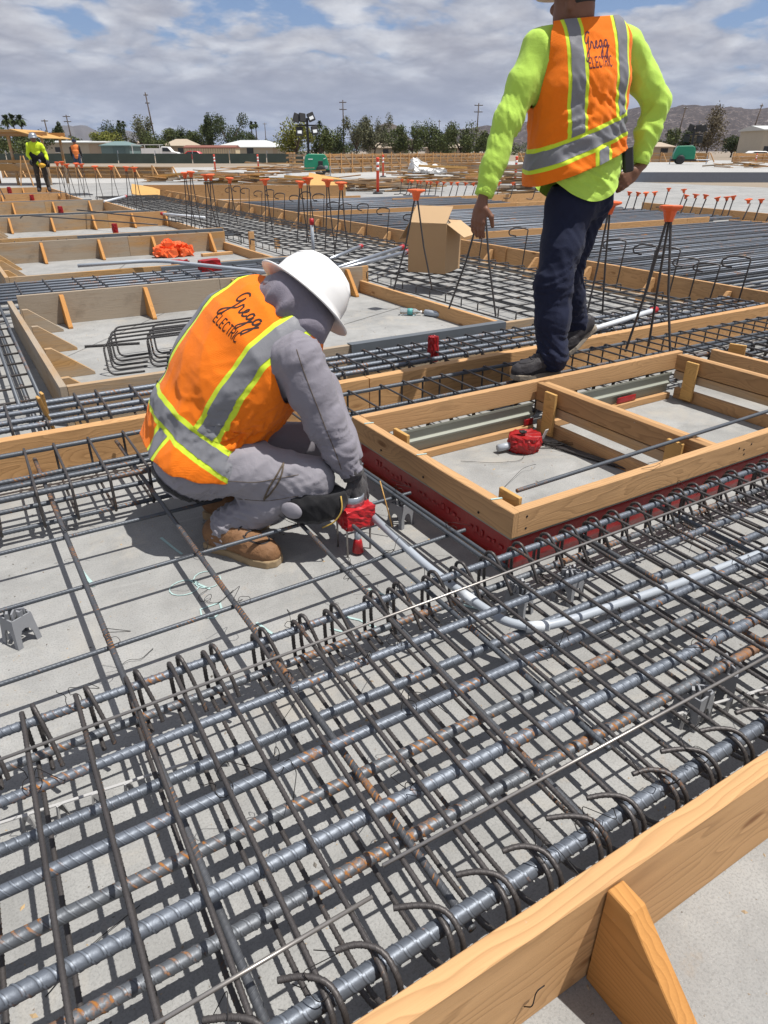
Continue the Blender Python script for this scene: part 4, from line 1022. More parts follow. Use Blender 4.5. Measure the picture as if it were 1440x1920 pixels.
# pale slab beyond, raised pad at right
pad = mesh('raised_pad', [(31.9, 27.3, -.01), (44, 19.7, -.01), (90, 42, -.01), (78, 62, -.01), (47, 64, -.01), (31.9, 27.3, .46), (44, 19.7, .46), (90, 42, .46), (78, 62, .46), (47, 64, .46)], [(0, 1, 6, 5), (1, 2, 7, 6), (2, 3, 8, 7), (3, 4, 9, 8), (4, 0, 5, 9), (5, 6, 7, 8, 9)])
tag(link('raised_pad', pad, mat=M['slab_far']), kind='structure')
M['padface'] = simple('pad_face', (.16, .18, .22), .7, var=.1)
t = thing('pad_form', 'blue grey form face along the edge of the raised pad at right', 'form board', (31.9, 27.2, 0))
board(t, (31.5, 27.45), (44.0, 19.55), -.06, .47, 0, M['padface'])
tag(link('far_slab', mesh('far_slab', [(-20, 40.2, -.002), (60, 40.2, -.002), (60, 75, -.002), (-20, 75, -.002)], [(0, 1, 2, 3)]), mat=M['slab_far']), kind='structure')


def braced_wall(label, p0, p1, h, bays, mat, base=0.0, out=1.0):
    """plank wall with posts, rails and raking braces on the near side"""
    t = thing('braced_form_wall', label, 'form wall', (p0[0], p0[1], base), group='braced plank form walls in the distance')
    p0 = Vector(p0); p1 = Vector(p1); d = (p1 - p0); L = d.length; d.normalize(); n = Vector((d.y, -d.x)) * out
    rows = max(3, int(h / .3)); segs = max(1, int(L / 4.5))
    for r_ in range(rows):
        for s_ in range(segs):
            a = p0 + d * (L * s_ / segs + .01); b_ = p0 + d * (L * (s_ + 1) / segs - .01)
            board(t, a + n * random.uniform(0, .02), b_ + n * random.uniform(0, .02), .05, h / rows - .02, base + h * r_ / rows + .01, mat, name='plank', bev=0)
    for zz in (h * .38, h * .72, h * .97):
        for s_ in range(segs):
            a = p0 + d * (L * s_ / segs); b_ = p0 + d * (L * (s_ + 1) / segs - .02); board(t, a + n * .14, b_ + n * .14, .07, .07, base + zz - .04, M['wood_far'], name='rail', bev=0)
    for k in range(bays + 1):
        q = p0 + d * (L * k / bays)
        board(t, q + n * .17, q + n * .17 + d * .09, .05, h + random.uniform(-.02, .12), base, M['wood'], name='post', bev=0)
        lean = .62 * h; a = q + n * .22 + d * .12; e = q + n * (.22 + lean) + d * (.12 + .45)
        v0 = Vector((a.x, a.y, base + h * .95)); v1 = Vector((e.x, e.y, base + .02)); dv = v1 - v0
        o = link('brace', box_mesh('brace', dv.length, .045, .09, M['wood']), t, v0, dv.to_track_quat('X', 'Z').to_euler())
    return t


braced_wall('low braced form wall at left behind the two distant men', (3.5, 51.4), (12.0, 44.8), .62, 9, M['wood_far'], 0, -1 if False else 1)
braced_wall('long braced form wall in the centre behind the green light tower', (23.2, 48.6), (48, 61.2), 1.27, 20, M['wood_far'])
braced_wall('braced form wall at right behind the second light tower', (50, 58.5), (66.5, 49.2), 1.30, 12, M['wood_far'])
braced_wall('plank form wall at the far right edge', (69.5, 48.5), (92, 47.0), 1.28, 5, M['wood'])
t = thing('crib_stack', 'tall stack of timber cribbing left of the green light tower', 'timber stack', far(545, 57))
for k in range(9):
    for j in range(3):
        c = far(538 + 6 * j + (k % 2) * 3, 57); board(t, (c.x, c.y), (c.x + .9 * RGT.x, c.y + .9 * RGT.y) if k % 2 else (c.x + .5, c.y + .8), .10, .13, k * .155, M['wood_far'], name='timber', bev=0)

# ---- light towers
M['green'] = simple('green_paint', (.010, .22, .12), .35, var=.1)
M['lampglass'] = simple('lamp_glass', (.75, .78, .80), .15)


def light_tower(label, px, D, rz, s=1.0, up=3.3, base=0.0):
    c = far(px, D, base); t = thing('light_tower', label, 'light tower', c, rz)
    def put(nm, me, loc, rot=(0, 0, 0)):
        o = bpy.data.objects.new(nm, me); COL.objects.link(o); o.parent = t; o.location = Vector(loc) * s; o.rotation_euler = rot; o.scale = (s, s, s); return o
    hood = prism_mesh('housing', [(-.80, .28), (.80, .28), (.80, .62), (.66, 1.08), (.52, 1.22), (-.50, 1.24), (-.70, 1.12), (-.80, .75)], 1.05, M['green'], .04); put('housing', hood, (0, -.52, .08))
    put('vent_panel', box_mesh('vent_panel', .30, .02, .42, M['black'], .01), (.10, -.545, .48)); put('vent_panel', box_mesh('vent_panel', .22, .02, .16, M['galv'], .01), (.50, -.545, .45))
    put('white_mark', box_mesh('white_mark', .16, .01, .035, M['white']), (.46, -.54, 1.0), (0, -.35, 0)); put('white_mark', box_mesh('white_mark', .30, .01, .05, M['white']), (-.55, -.54, .98))
    put('chassis', box_mesh('chassis', 1.9, .9, .12, M['black'], .01), (-.95, -.45, .24))
    tb = box_mesh('tow_bar', 1.1, .09, .09, M['galv'], .01); put('tow_bar', tb, (-2.0, -.045, .26))
    whl = lathe_mesh('wheel', [(.16, -.09), (.30, -.09), (.33, -.05), (.33, .05), (.30, .09), (.16, .09)], 22, M['black']); hub = lathe_mesh('rim', [(.15, -.07), (.16, .07), (.05, .09)], 14, M['white'])
    for y in (-.62, .62):
        o = put('wheel', whl, (.25, y, .33), (R(90), 0, 0)); h2 = bpy.data.objects.new('rim', hub); COL.objects.link(h2); h2.parent = o
    put('mast', box_mesh('mast', .15, .15, up - .6, M['black'], .01), (-.55, -.075, .5)); put('mast_foot', box_mesh('mast_foot', .3, .3, .3, M['black'], .02), (-.62, -.15, 1.1))
    put('cross_arm', box_mesh('cross_arm', 1.3, .08, .08, M['black']), (-1.12, -.04, up - .55))
    for (x, z, tl) in ((-1.15, up - .1, .35), (-.78, up - .08, .1), (-.22, up - .05, -.35), (-1.0, up - .85, .05), (-.02, up - .80, -.1)):
        lo = put('lamp_head', box_mesh('lamp_head', .44, .16, .50, M['black'], .03, (-.22, -.08, -.25)), (x, -.12, z), (R(-12), tl, R(random.uniform(-25, 25))))
        if x in (-1.15, -.78): continue
        gl = bpy.data.objects.new('lamp_glass', box_mesh('lamp_glass', .28, .02, .18, M['lampglass'], .005, (-.16, -.095, -.15))); COL.objects.link(gl); gl.parent = lo
    for x in (-1.9, .85): put('jack', box_mesh('jack', .06, .06, .6, M['galv']), (x, -.5, .0))


light_tower('green light tower trailer in the centre with tilted black lamp heads', 592, 49.5, YAW + .15, .98, 3.45)
light_tower('green light tower trailer at right in front of the hill', 1283, 64, YAW + 2.9, 1.05, 2.6, .46)

# ---- delineator posts
M['delin'] = simple('orange_red_post', (.75, .07, .03), .45, var=.06)
for lab, x, y in (('orange delineator post in the centre left of the scrap timber', 14.39, 24.8), ('farther orange delineator post just right of the centre one', 24.3, 41.2), ('orange delineator post at left centre behind the lumber', 19.6, 50.5), ('orange delineator post left of its twin behind the lumber', 16.8, 51.5), ('orange delineator behind the walking man\'s arm', 22.6, 26.5), ('orange post by the far right plank wall', 71.5, 47.2)):
    t = thing('delineator', lab, 'delineator post', (x, y, 0), group='orange delineator posts'); s_ = 1.0
    link('post', lathe_mesh('post', [(.055, 0), (.055, 1.12), (.05, 1.16), (.07, 1.17), (.07, 1.22), (.03, 1.24)], 14, M['delin']), t, (x, y, 0)); link('rubber_base', lathe_mesh('rubber_base', [(.2, 0), (.2, .04), (.08, .07)], 8, M['black']), t, (x, y, .001))
    for z in (.80, .98): link('reflective_band', lathe_mesh('reflective_band', [(.057, z), (.057, z + .10)], 14, M['white']), t, (x, y, 0))

# ---- timber heaps
def heap(label, px, D, n, sx, sy, hmax, seed, mats, sheet=False, base=0.0):
    c = far(px, D, base); t = thing('timber_heap', label, 'timber heap', c, group='heaps of loose timber'); rr = random.Random(seed)
    for k in range(n):
        L = rr.uniform(.9, 2.6); m_ = mats[k % len(mats)]; q = rr.random()
        x = rr.uniform(-sx, sx); y = rr.uniform(-sy, sy); z = 1.1 * hmax * (k / n) * (1 - abs(x) / sx * .5) + .03
        w_, h_ = rr.choice(((.09, .04), (.14, .04), (.24, .04), (.09, .09)))
        o = link('plank', box_mesh('plank', L, w_, h_, m_, 0, (-L / 2, 0, 0)), t, (c.x + x * RGT.x + y * FWD.x, c.y + x * RGT.y + y * FWD.y, z + base), (rr.uniform(-.08, .08), rr.uniform(-.10, .10), YAW + rr.uniform(-.35, .35)))
    return t


wm = [M['wood'], M['wood_far'], M['wood_grey'], M['ply']]
heap('untidy pile of lumber at left centre below the delineator posts', 440, 36, 34, 1.4, .9, .75, 1, wm)
heap('neat pallet stack of lumber left of the green light tower', 505, 38, 40, 1.7, .7, .95, 2, wm)
heap('heap of offcuts in front of the green light tower', 585, 33, 30, 1.6, .7, .45, 3, wm)
heap('flat pile of grey planks beside the centre delineator', 690, 31, 36, 2.1, .9, .42, 4, [M['wood_grey'], M['wood_part'], M['wood_far']])
heap('heap of boards under the white plastic sheet', 820, 37, 40, 2.5, 1.2, .70, 5, wm)
heap('timber pile left of the walking man\'s sleeve', 880, 40, 24, 1.4, .8, .85, 6, wm)
heap('small heap of timber by the left braced wall end', 330, 40, 18, 1.3, .5, .35, 7, wm)
heap('low stack of planks on the raised pad at far right', 1425, 50, 18, 2.6, 1.0, .30, 8, wm, base=.46)
heap('boxes and boards behind the walking man\'s hip', 985, 28, 26, .9, .5, .95, 10, [M['card'], M['wood_far'], M['wood_grey']])
o = crumple('plastic_sheet', [(x, y, z) for x in (-.62, .55) for y in (-.35, .35) for z in (0, .08)] + [(-.55, 0, .62), (-.30, .1, .60), (.1, 0, .22)], M['white'], .05, None, far(792, 36.5, .55), 3, 77); tag(o, 'crumpled white plastic sheet on top of the board heap', 'plastic sheet')
o = crumple('plastic_sheet', [(x, y, z) for x in (-.5, .5) for y in (-.3, .3) for z in (0, .1)] + [(0, 0, .35)], M['white'], .06, None, far(815, 36.0, .55), 3, 78); tag(o, 'smaller white plastic bundle right of the big sheet', 'plastic sheet')
for lab, px, D, rz, L, w_, tz in (('pale plywood sheet leaning on the offcuts heap', 612, 31, .1, 1.6, 1.1, .45), ('tan plywood sheet resting on the form at left centre', 262, 25, .3, .9, .6, .30)):
    c = far(px, D, .25); o = link('plywood_sheet', box_mesh('plywood_sheet', L, w_, .02, M['ply'], 0, (-L / 2, -w_ / 2, 0)), None, c, (R(28), R(10), YAW + rz)); tag(o, lab, 'plywood')
o = link('water_cooler', lathe_mesh('water_cooler', [(.17, 0), (.19, .05), (.19, .42), (.16, .48), (.06, .50)], 16, M['pvc_white']), None, far(539, 45, .0)); tag(o, 'small pale drum beside the timber cribbing', 'drum')

# ---- wooden shade canopy and table at left
c = far(30, 36); t = thing('wood_canopy', 'timber shade canopy at the left edge with pale plywood roof', 'canopy', c)
def LW(a, b): return (c.x + RGT.x * a + FWD.x * b, c.y + RGT.y * a + FWD.y * b)
for a, b in ((-2.2, 0), (-.3, .0), (1.25, 0), (-2.2, 2.0), (1.25, 2.0)): board(t, LW(a, b), LW(a + .1, b), .1, 2.1, 0, M['wood_far'], name='post')
for b in (0, 2.0): board(t, LW(-2.6, b), LW(1.6, b), .05, .15, 2.08, M['wood_far'], name='beam')
o = link('roof_sheet', box_mesh('roof_sheet', 2.9, 3.2, .03, M['ply']), t, (*LW(-2.7, -.6), 2.28), (0, 0, YAW)); o = link('roof_sheet', box_mesh('roof_sheet', 1.5, 3.2, .03, M['ply']), t, (*LW(.2, -.6), 2.315), (0, R(14), YAW))
board(t, LW(-2.6, -.1), LW(.9, -.1), .7, .12, .95, M['wood_far'], name='bench_top'); board(t, LW(-2.6, -.1), LW(.9, -.1), .05, .3, .62, M['wood_far'], name='bench_apron')
t2 = thing('step_ladder', 'small timber A-frame beside the man in lime jacket', 'ladder', (*LW(.75, -1.2), 0))
for dx in (-.28, .28):
    v0 = Vector((*LW(.75 + dx, -1.2), 0)); v1 = Vector((*LW(.75 + dx * .15, -1.1), 1.25)); dv = v1 - v0; link('rail', box_mesh('rail', dv.length, .05, .05, M['wood']), t2, v0, dv.to_track_quat('X', 'Z').to_euler())
board(t2, LW(.55, -1.17), LW(.95, -1.17), .04, .05, .5, M['wood'], name='rung')

# ---- far buildings, fence, truck
M['beige'] = simple('beige_siding', (.46, .42, .34), .85, var=.06, scale=1); M['tealwall'] = simple('teal_wall', (.14, .21, .21), .8, var=.05, scale=.8); M['roofw'] = simple('pale_roof', (.52, .54, .53), .7, var=.08, scale=.5); M['rooft'] = simple('tan_roof', (.40, .33, .25), .8, var=.1, scale=.6)
M['darkwin'] = simple('dark_window', (.03, .035, .04), .15); M['brownroof'] = simple('brown_roof', (.20, .075, .05), .7, var=.2, scale=2); M['cream'] = simple('cream_metal', (.60, .50, .33), .6, var=.06, scale=1); M['carred'] = simple('red_paint', (.55, .02, .02), .25, var=.03)
M['tan'] = simple('tan_wall', (.40, .33, .25), .85, var=.06, scale=.7)


def bld(label, px0, px1, D, wall_h, roof_h, depth, mw, mr, ov=.5, wins=(), hip=True, base=0.0, cat='building', name='house'):
    a = far(px0, D); b = far(px1, D); L = (b - a).length; t = thing(name, label, cat, (a.x, a.y, base)); rz = math.atan2(b.y - a.y, b.x - a.x)
    link('wall', box_mesh('wall', L, depth, wall_h, mw), t, (a.x, a.y, base), rz)
    i = min(L * .3, depth * .5) if hip else -ov
    V = [(-ov, -ov, 0), (L + ov, -ov, 0), (L + ov, depth + ov, 0), (-ov, depth + ov, 0), (i, depth / 2, roof_h), (L - i, depth / 2, roof_h), (-ov, -ov, -.15), (L + ov, -ov, -.15), (L + ov, depth + ov, -.15), (-ov, depth + ov, -.15)]
    F = [(0, 1, 5, 4), (1, 2, 5), (2, 3, 4, 5), (3, 0, 4), (6, 7, 1, 0), (7, 8, 2, 1), (8, 9, 3, 2), (9, 6, 0, 3), (9, 8, 7, 6)]
    link('roof', mesh('roof', V, F, mr), t, (a.x, a.y, base + wall_h + .002), rz)
    ca_, sa_ = math.cos(rz), math.sin(rz)
    for (x, z, w_, h_, m_, nm) in wins:
        x *= L; wo_ = link(nm, box_mesh(nm, w_, .10, h_, m_), t, (a.x + ca_ * x + sa_ * .06, a.y + sa_ * x - ca_ * .06, base + z), rz)
        if nm == 'window': link('frame', box_mesh('frame', w_ + .2, .05, .1, M['white']), wo_, (a.x + ca_ * (x - .1) + sa_ * .09, a.y + sa_ * (x - .1) - ca_ * .09, base + z - .1), rz)
    return t


bld('long beige building with flat pale roof behind the man in orange vest', 84, 196, 175, 3.2, .35, 9, M['beige'], M['roofw'], .8, ((.18, 1.2, 1.2, 1.0, M['darkwin'], 'window'), (.42, 1.2, 1.2, 1.0, M['darkwin'], 'window'), (.75, .2, 2.6, 2.6, M['tan'], 'door'), (.90, .2, 2.0, 2.6, M['tan'], 'door')), False)
bld('dark teal shed with hipped roof left of the white truck', 190, 243, 132, 2.3, .65, 6, M['tealwall'], M['tealwall'], .25, ((.42, .4, 2.1, 1.7, simple('teal_door', (.10, .16, .165), .7), 'door'),))
bld('tan roofed house behind the white truck', 308, 360, 190, 2.6, 1.5, 9, M['tan'], M['rooft'], .6, ((.5, 1.0, 1.4, 1.1, M['darkwin'], 'window'),))
bld('small tan house between trees at left centre', 243, 280, 200, 2.4, 1.4, 8, M['tan'], M['rooft'], .5, ((.5, 1.0, 1.2, 1.0, M['darkwin'], 'window'),))
bld('low house with wide pale roof at centre left', 408, 530, 185, 2.3, 1.5, 11, M['beige'], M['roofw'], 1.0, ((.1, .9, 1.6, 1.2, M['darkwin'], 'window'), (.45, .9, 1.6, 1.2, M['darkwin'], 'window'), (.85, .1, 1.1, 2.0, M['tan'], 'door')), True)
bld('cream corrugated shed with brown roof behind the red car', 345, 442, 135, 2.0, .35, 4, M['cream'], M['brownroof'], .1, tuple((k / 22 + .01, .05, .12, 1.9, M['tan'], 'rib') for k in range(22)), False)
bld('pale stucco house at the far right edge', 1425, 1520, 120, 4.4, .6, 8, M['beige'], M['roofw'], .3, ((.06, 1.0, 1.4, 1.1, M['darkwin'], 'window'),), False)
bld('tan house with low roof behind the right light tower', 1215, 1262, 150, 2.2, .8, 7, M['tan'], M['rooft'], .4, ((.5, .9, 1.4, 1.0, M['darkwin'], 'window'),))
bld('small pale house under the central trees', 690, 760, 200, 2.2, 1.2, 8, M['beige'], M['rooft'], .4, ((.4, .9, 1.4, 1.0, M['darkwin'], 'window'),))
bld('tan bungalow in the trees right of centre', 800, 880, 205, 2.2, 1.2, 8, M['tan'], M['rooft'], .4, ((.4, .9, 1.4, 1.0, M['darkwin'], 'window'),))
M['fence'] = simple('green_screen_fence', (.055, .075, .065), .9, var=.3, scale=.6)
t = thing('screen_fence', 'dark green screened fence running across the far left of the site', 'fence', far(60, 100))
for k in range(9):
    a = far(-60 + 70 * k, 100); b = far(8 + 70 * k, 100); board(t, a, b, .04, 1.15, 0, M['fence'], name='screen_panel', bev=0); board(t, a, a + Vector((.08, 0, 0)), .08, 1.5, 0, M['galv'], name='post', bev=0)
# site berm in front of fence
M['gravel'] = simple('grey_gravel', (.27, .27, .26), .95, var=.3, scale=2)
a = far(330, 70); b = far(560, 70)
# truck
c = far(300, 118); t = thing('flatbed_truck', 'white flatbed truck with side panels and rack behind the left forms', 'truck', c); rz = YAW + .05
def TL(nm, me, x, y, z, rot=(0, 0, 0)):
    ca_, sa_ = math.cos(rz), math.sin(rz); o = link(nm, me, t, (c.x + ca_ * x - sa_ * y, c.y + sa_ * x + ca_ * y, z), (rot[0], rot[1], rot[2] + rz)); return o


TL('bed', box_mesh('bed', 4.0, 2.0, .18, M['galv'], .01), -3.9, -1, .75); TL('side_panel', box_mesh('side_panel', 3.0, .06, .85, M['white'], .01), -2.6, -1.03, .95); TL('side_panel', box_mesh('side_panel', 3.0, .06, .85, M['white'], .01), -2.6, .97, .95)
TL('cab', prism_mesh('cab', [(0, .55), (2.55, .55), (2.6, .95), (2.45, 1.25), (1.65, 1.38), (1.10, 2.0), (.15, 2.05), (0, 1.9)], 1.9, M['white'], .05), .35, -.95, 0)
TL('window', prism_mesh('window', [(.25, 1.38), (1.52, 1.36), (1.10, 1.86), (.28, 1.88)], .04, M['darkwin']), .35, -.99, 0); TL('bumper', box_mesh('bumper', .2, 1.9, .22, M['black'], .03), 2.9, -.95, .45)
for x in (-3.1, 2.1):
    for y in (-.9, .9): w_ = TL('wheel', CACHE.setdefault('tw', lathe_mesh('wheel', [(.2, -.12), (.36, -.12), (.40, -.07), (.40, .07), (.36, .12), (.2, .12)], 20, M['black'])), x, y, .40, (R(90), 0, 0)); h2 = bpy.data.objects.new('rim', CACHE.setdefault('trim', lathe_mesh('rim', [(.19, -.1), (.2, .1), (.05, .12)], 12, M['galv']))); COL.objects.link(h2); h2.parent = w_
for x in (-3.9, -2.0, .2): TL('rack_post', box_mesh('rack_post', .08, .08, 1.4, M['white']), x, -1.05, .9)
TL('rack_rail', box_mesh('rack_rail', 4.3, .08, .08, M['white']), -3.95, -1.05, 2.25); TL('rack_rail', box_mesh('rack_rail', 4.3, .08, .08, M['white']), -3.95, .95, 2.25)


def car(label, px, D, mat, rz, white=False):
    c = far(px, D); t = thing('parked_car', label, 'car', c, rz)
    def put(nm, me, loc, rot=(0, 0, 0)): o = bpy.data.objects.new(nm, me); COL.objects.link(o); o.parent = t; o.location = loc; o.rotation_euler = rot; return o
    put('body', prism_mesh('body', [(-2.2, .3), (2.2, .3), (2.25, .7), (2.1, .88), (1.1, .98), (.5, 1.42), (-1.0, 1.45), (-1.7, 1.0), (-2.2, .92)], 1.75, mat, .06), (0, -.87, 0)); put('window', prism_mesh('window', [(-1.4, 1.0), (.85, 1.0), (.42, 1.35), (-.95, 1.37)], .03, M['darkwin']), (0, -.90, 0))
    for x in (-1.35, 1.35):
        for y in (-.78, .78): o = put('wheel', CACHE.setdefault('cw', lathe_mesh('wheel', [(.18, -.1), (.30, -.1), (.33, -.05), (.33, .05), (.30, .1), (.18, .1)], 18, M['black'])), (x, y, .33), (R(90), 0, 0))


car('red car parked right of the white truck', 366, 122, M['carred'], YAW); car('white car at the far right below the pale house', 1424, 95, M['white'], YAW)
# utility poles
M['polewood'] = simple('pole_wood', (.075, .055, .042), .9, var=.2)


def pole(label, px, D, h, lean=0.0, arms=1, arm_w=1.2):
    c = far(px, D); t = thing('utility_pole', label, 'utility pole', c, group='utility poles'); top = (RGT.x * lean, RGT.y * lean, h)
    link('pole_shaft', tube_mesh('pole_shaft', [[(0, 0, 0), top]], .17, M['polewood'], seg=8, taper=(1.15, .75)), t, c)
    for k in range(arms):
        f = 1 - .04 - .12 * k; q = Vector((top[0] * f, top[1] * f, h * f)); a = Vector((RGT.x, RGT.y, 0)) * arm_w
        link('cross_arm', tube_mesh('cross_arm', [[tuple(q - a), tuple(q + a)]], .09, M['polewood'], seg=6), t, c)
        for s_ in (-.9, -.4, .4, .9): link('insulator', CACHE.setdefault('ins', lathe_mesh('insulator', [(.05, 0), (.08, .08), (.05, .2)], 8, M['galv'])), t, c + q + a * s_ + Vector((0, 0, .05)))


pole('tall leaning utility pole above the white truck', 296, 190, 13.8, -1.1, 2, .5); pole('utility pole with equipment in front of the blue mountain', 140, 215, 10.2, -.5, 2, 1.0); pole('tall utility pole in the centre right of the light tower', 645, 200, 12.8, 0, 2, .9)
pole('tall utility pole left of the walking man\'s arm', 892, 205, 12.4, .1, 2, 1.1); pole('leaning utility pole in front of the right hill', 1262, 200, 11.4, 1.3, 1, .5); pole('leaning utility pole at far right before the hill', 1398, 200, 12.0, 1.6, 1, .4); pole('short distant pole left of the central palm', 500, 330, 12, 0, 1, .8); pole('short distant pole beside the shade canopy', 98, 190, 8.2, -.4, 1, .8); pole('thin far pole in the trees left of the walking man', 822, 330, 13.0, 0, 1, .6)

# ---- vegetation
def leaf_mat(name, a, b):
    m, g, bs = new_mat(name); oi = g.node('ShaderNodeObjectInfo'); tc = g.node('ShaderNodeTexCoord'); ge = g.node('ShaderNodeNewGeometry')
    v = g.math('FRACT', g.math('ADD', ge.outputs['Random Per Island'], g.math('MULTIPLY', oi.outputs['Random'], .37)))
    g.l.new(g.mix(v, a, b), bs.inputs['Base Color']); bs.inputs['Roughness'].default_value = .75; bs.inputs['Specular IOR Level'].default_value = .2; return m


LM = {'dark': leaf_mat('leaves_dark', (.030, .045, .018), (.075, .095, .035)), 'mid': leaf_mat('leaves_mid', (.045, .065, .02), (.12, .14, .05)), 'pale': leaf_mat('leaves_pale', (.08, .09, .05), (.17, .17, .10)), 'yellow': leaf_mat('leaves_yellow', (.10, .12, .02), (.24, .24, .06)), 'brown': leaf_mat('leaves_brown', (.09, .075, .045), (.17, .14, .085))}
M['bark'] = simple('bark', (.09, .07, .055), .95, var=.3, scale=3)


def crown_mesh(seed, n, sx, sz, leaf, mat, lobes=9, z0=.25, sparse=0.0):
    rr = np.random.RandomState(seed); C = []
    for k in range(lobes):
        a = rr.rand() * 6.28; q = rr.rand() ** .6
        C.append((q * .62 * math.cos(a), q * .62 * math.sin(a), rr.uniform(z0, .86), rr.uniform(.22, .42)))
    Ca = np.array(C)[rr.randint(lobes, size=n)]
    unit = lambda q: q / (np.linalg.norm(q, axis=1)[:, None] + 1e-9)
    d = unit(rr.normal(size=(n, 3))); rad = Ca[:, 3] * rr.rand(n) ** (.33 if sparse == 0 else .6) * rr.uniform(.75, 1.12, n)
    p = np.stack([(Ca[:, 0] + d[:, 0] * rad) * sx, (Ca[:, 1] + d[:, 1] * rad) * sx, (Ca[:, 2] + d[:, 2] * rad * .8) * sz], 1); low = p[:, 2] < .02 * sz; p[low, 2] = rr.rand(low.sum()) * .1 * sz
    u = unit(rr.normal(size=(n, 3))); w2 = unit(np.cross(u, rr.normal(size=(n, 3)))); s_ = (leaf * rr.uniform(.5, 1.2, n))[:, None]
    V = np.stack([p - u * s_ * .5, p + w2 * s_ * .35, p + u * s_ * .5, p - w2 * s_ * .35], 1).reshape(-1, 3); F = np.arange(4 * n).reshape(-1, 4).tolist()
    return mesh('crown', V, F, LM[mat]), C


def tree(label, px, D, h, w_, kind, seed, n=1700, leaf=.42, trunk=.18, lobes=9, z0=.3, name='tree', sparse=0.0, group='trees along the far edge of the site'):
    c = far(px, D); t = thing(name, label, 'tree', c, group=group)
    me, C = crown_mesh(seed, n, w_, h, leaf, kind, lobes, z0, sparse); link('crown', me, t, c)
    P = [[(0, 0, 0), (.05 * w_, 0, h * .25), (0, .03 * w_, h * .55)]] + [[(0, 0, h * .22), (C[k][0] * w_ * .5, C[k][1] * w_ * .5, h * (.22 + C[k][2]) * .5), (C[k][0] * w_, C[k][1] * w_, C[k][2] * h)] for k in range(min(5, lobes))]
    link('trunk', tube_mesh('trunk', P, trunk, M['bark'], seg=6, taper=(1.2, .4)), t, c)


tl = [('tall bushy dark tree at left centre, largest of its row', 432, 195, 9.2, 6.3, 'dark', 12), ('sparse grey-green tree left of the leaning pole', 265, 200, 9.4, 4.4, 'pale', 11), ('round dark tree with flat top beside the teal shed', 208, 205, 7.2, 5.6, 'dark', 13), ('low yellow-green tree behind the teal shed', 205, 180, 5.0, 5.0, 'yellow', 14),
      ('olive tree right of the leaning pole', 318, 215, 6.4, 4.5, 'mid', 15), ('dark tree in the row behind the truck', 345, 220, 7.0, 4.6, 'dark', 16), ('mid green tree left of the tall bushy one', 375, 215, 7.2, 4.6, 'mid', 17), ('narrow dark tree just left of the tall bushy one', 396, 200, 8.6, 2.6, 'dark', 18), ('green tree in front of the leaning pole', 292, 185, 5.4, 4.2, 'mid', 19), ('dark tree right of the tall bushy one', 462, 215, 6.0, 4.0, 'dark', 20),
      ('bright green tree behind the central light tower', 555, 130, 5.6, 3.9, 'yellow', 21), ('low green tree right of the central light tower', 600, 140, 4.6, 3.6, 'mid', 22), ('dark tree left of the tall central pole', 628, 190, 6.0, 3.8, 'dark', 23), ('pale grey-green tree right of the central pole', 668, 185, 7.4, 4.2, 'pale', 24), ('second pale tree right of the central pole', 702, 190, 7.4, 4.4, 'pale', 25), ('tree beneath the small dark hill', 740, 200, 5.6, 4.2, 'mid', 26), ('bushy tree right of the small dark hill', 772, 190, 6.4, 4.4, 'mid', 27), ('tree at right of centre before the hills', 805, 195, 6.6, 4.8, 'mid', 28), ('rounded tree left of the walking man\'s arm', 862, 180, 6.4, 4.6, 'mid', 29), ('dark tree beside the far right of centre pole', 835, 200, 5.6, 4.4, 'dark', 30), ('tree next to the walking man\'s sleeve', 910, 190, 5.4, 4.0, 'mid', 31),
      ('tall ragged brown-green tree in front of the right hill', 1325, 185, 10.0, 4.8, 'brown', 32), ('dark tree left of the tall ragged one', 1285, 190, 5.0, 4.0, 'dark', 33), ('palm-like bushy tree right of the walking man\'s arm', 1246, 185, 5.4, 3.4, 'mid', 34), ('dark tree right of the tall ragged one', 1372, 195, 4.4, 4.6, 'dark', 35), ('yellow-green tree at far right', 1412, 180, 4.0, 3.4, 'yellow', 36), ('dark tree at the far right edge', 1432, 200, 5.0, 4.6, 'dark', 37),
      ('bushy tree at the left edge behind the canopy', 25, 150, 4.8, 4.8, 'mid', 38), ('tree behind the lime-jacket man', 70, 165, 4.6, 5.2, 'dark', 39), ('slim dark tree left of the mountain pole', 117, 200, 6.6, 2.0, 'dark', 40), ('bush behind the orange-vest man', 150, 190, 4.0, 4.4, 'mid', 41), ('sparse tree rising above the pale central trees', 722, 230, 9.4, 3.2, 'pale', 42)]
for lab, px, D, h, w_, kd, sd in tl: tree(lab, px, D, h * 1.12, w_ * 1.1, kd, sd, 4200 if h > 6 else 2600, .40, sparse=.35 if kd in ('pale', 'brown') else 0)
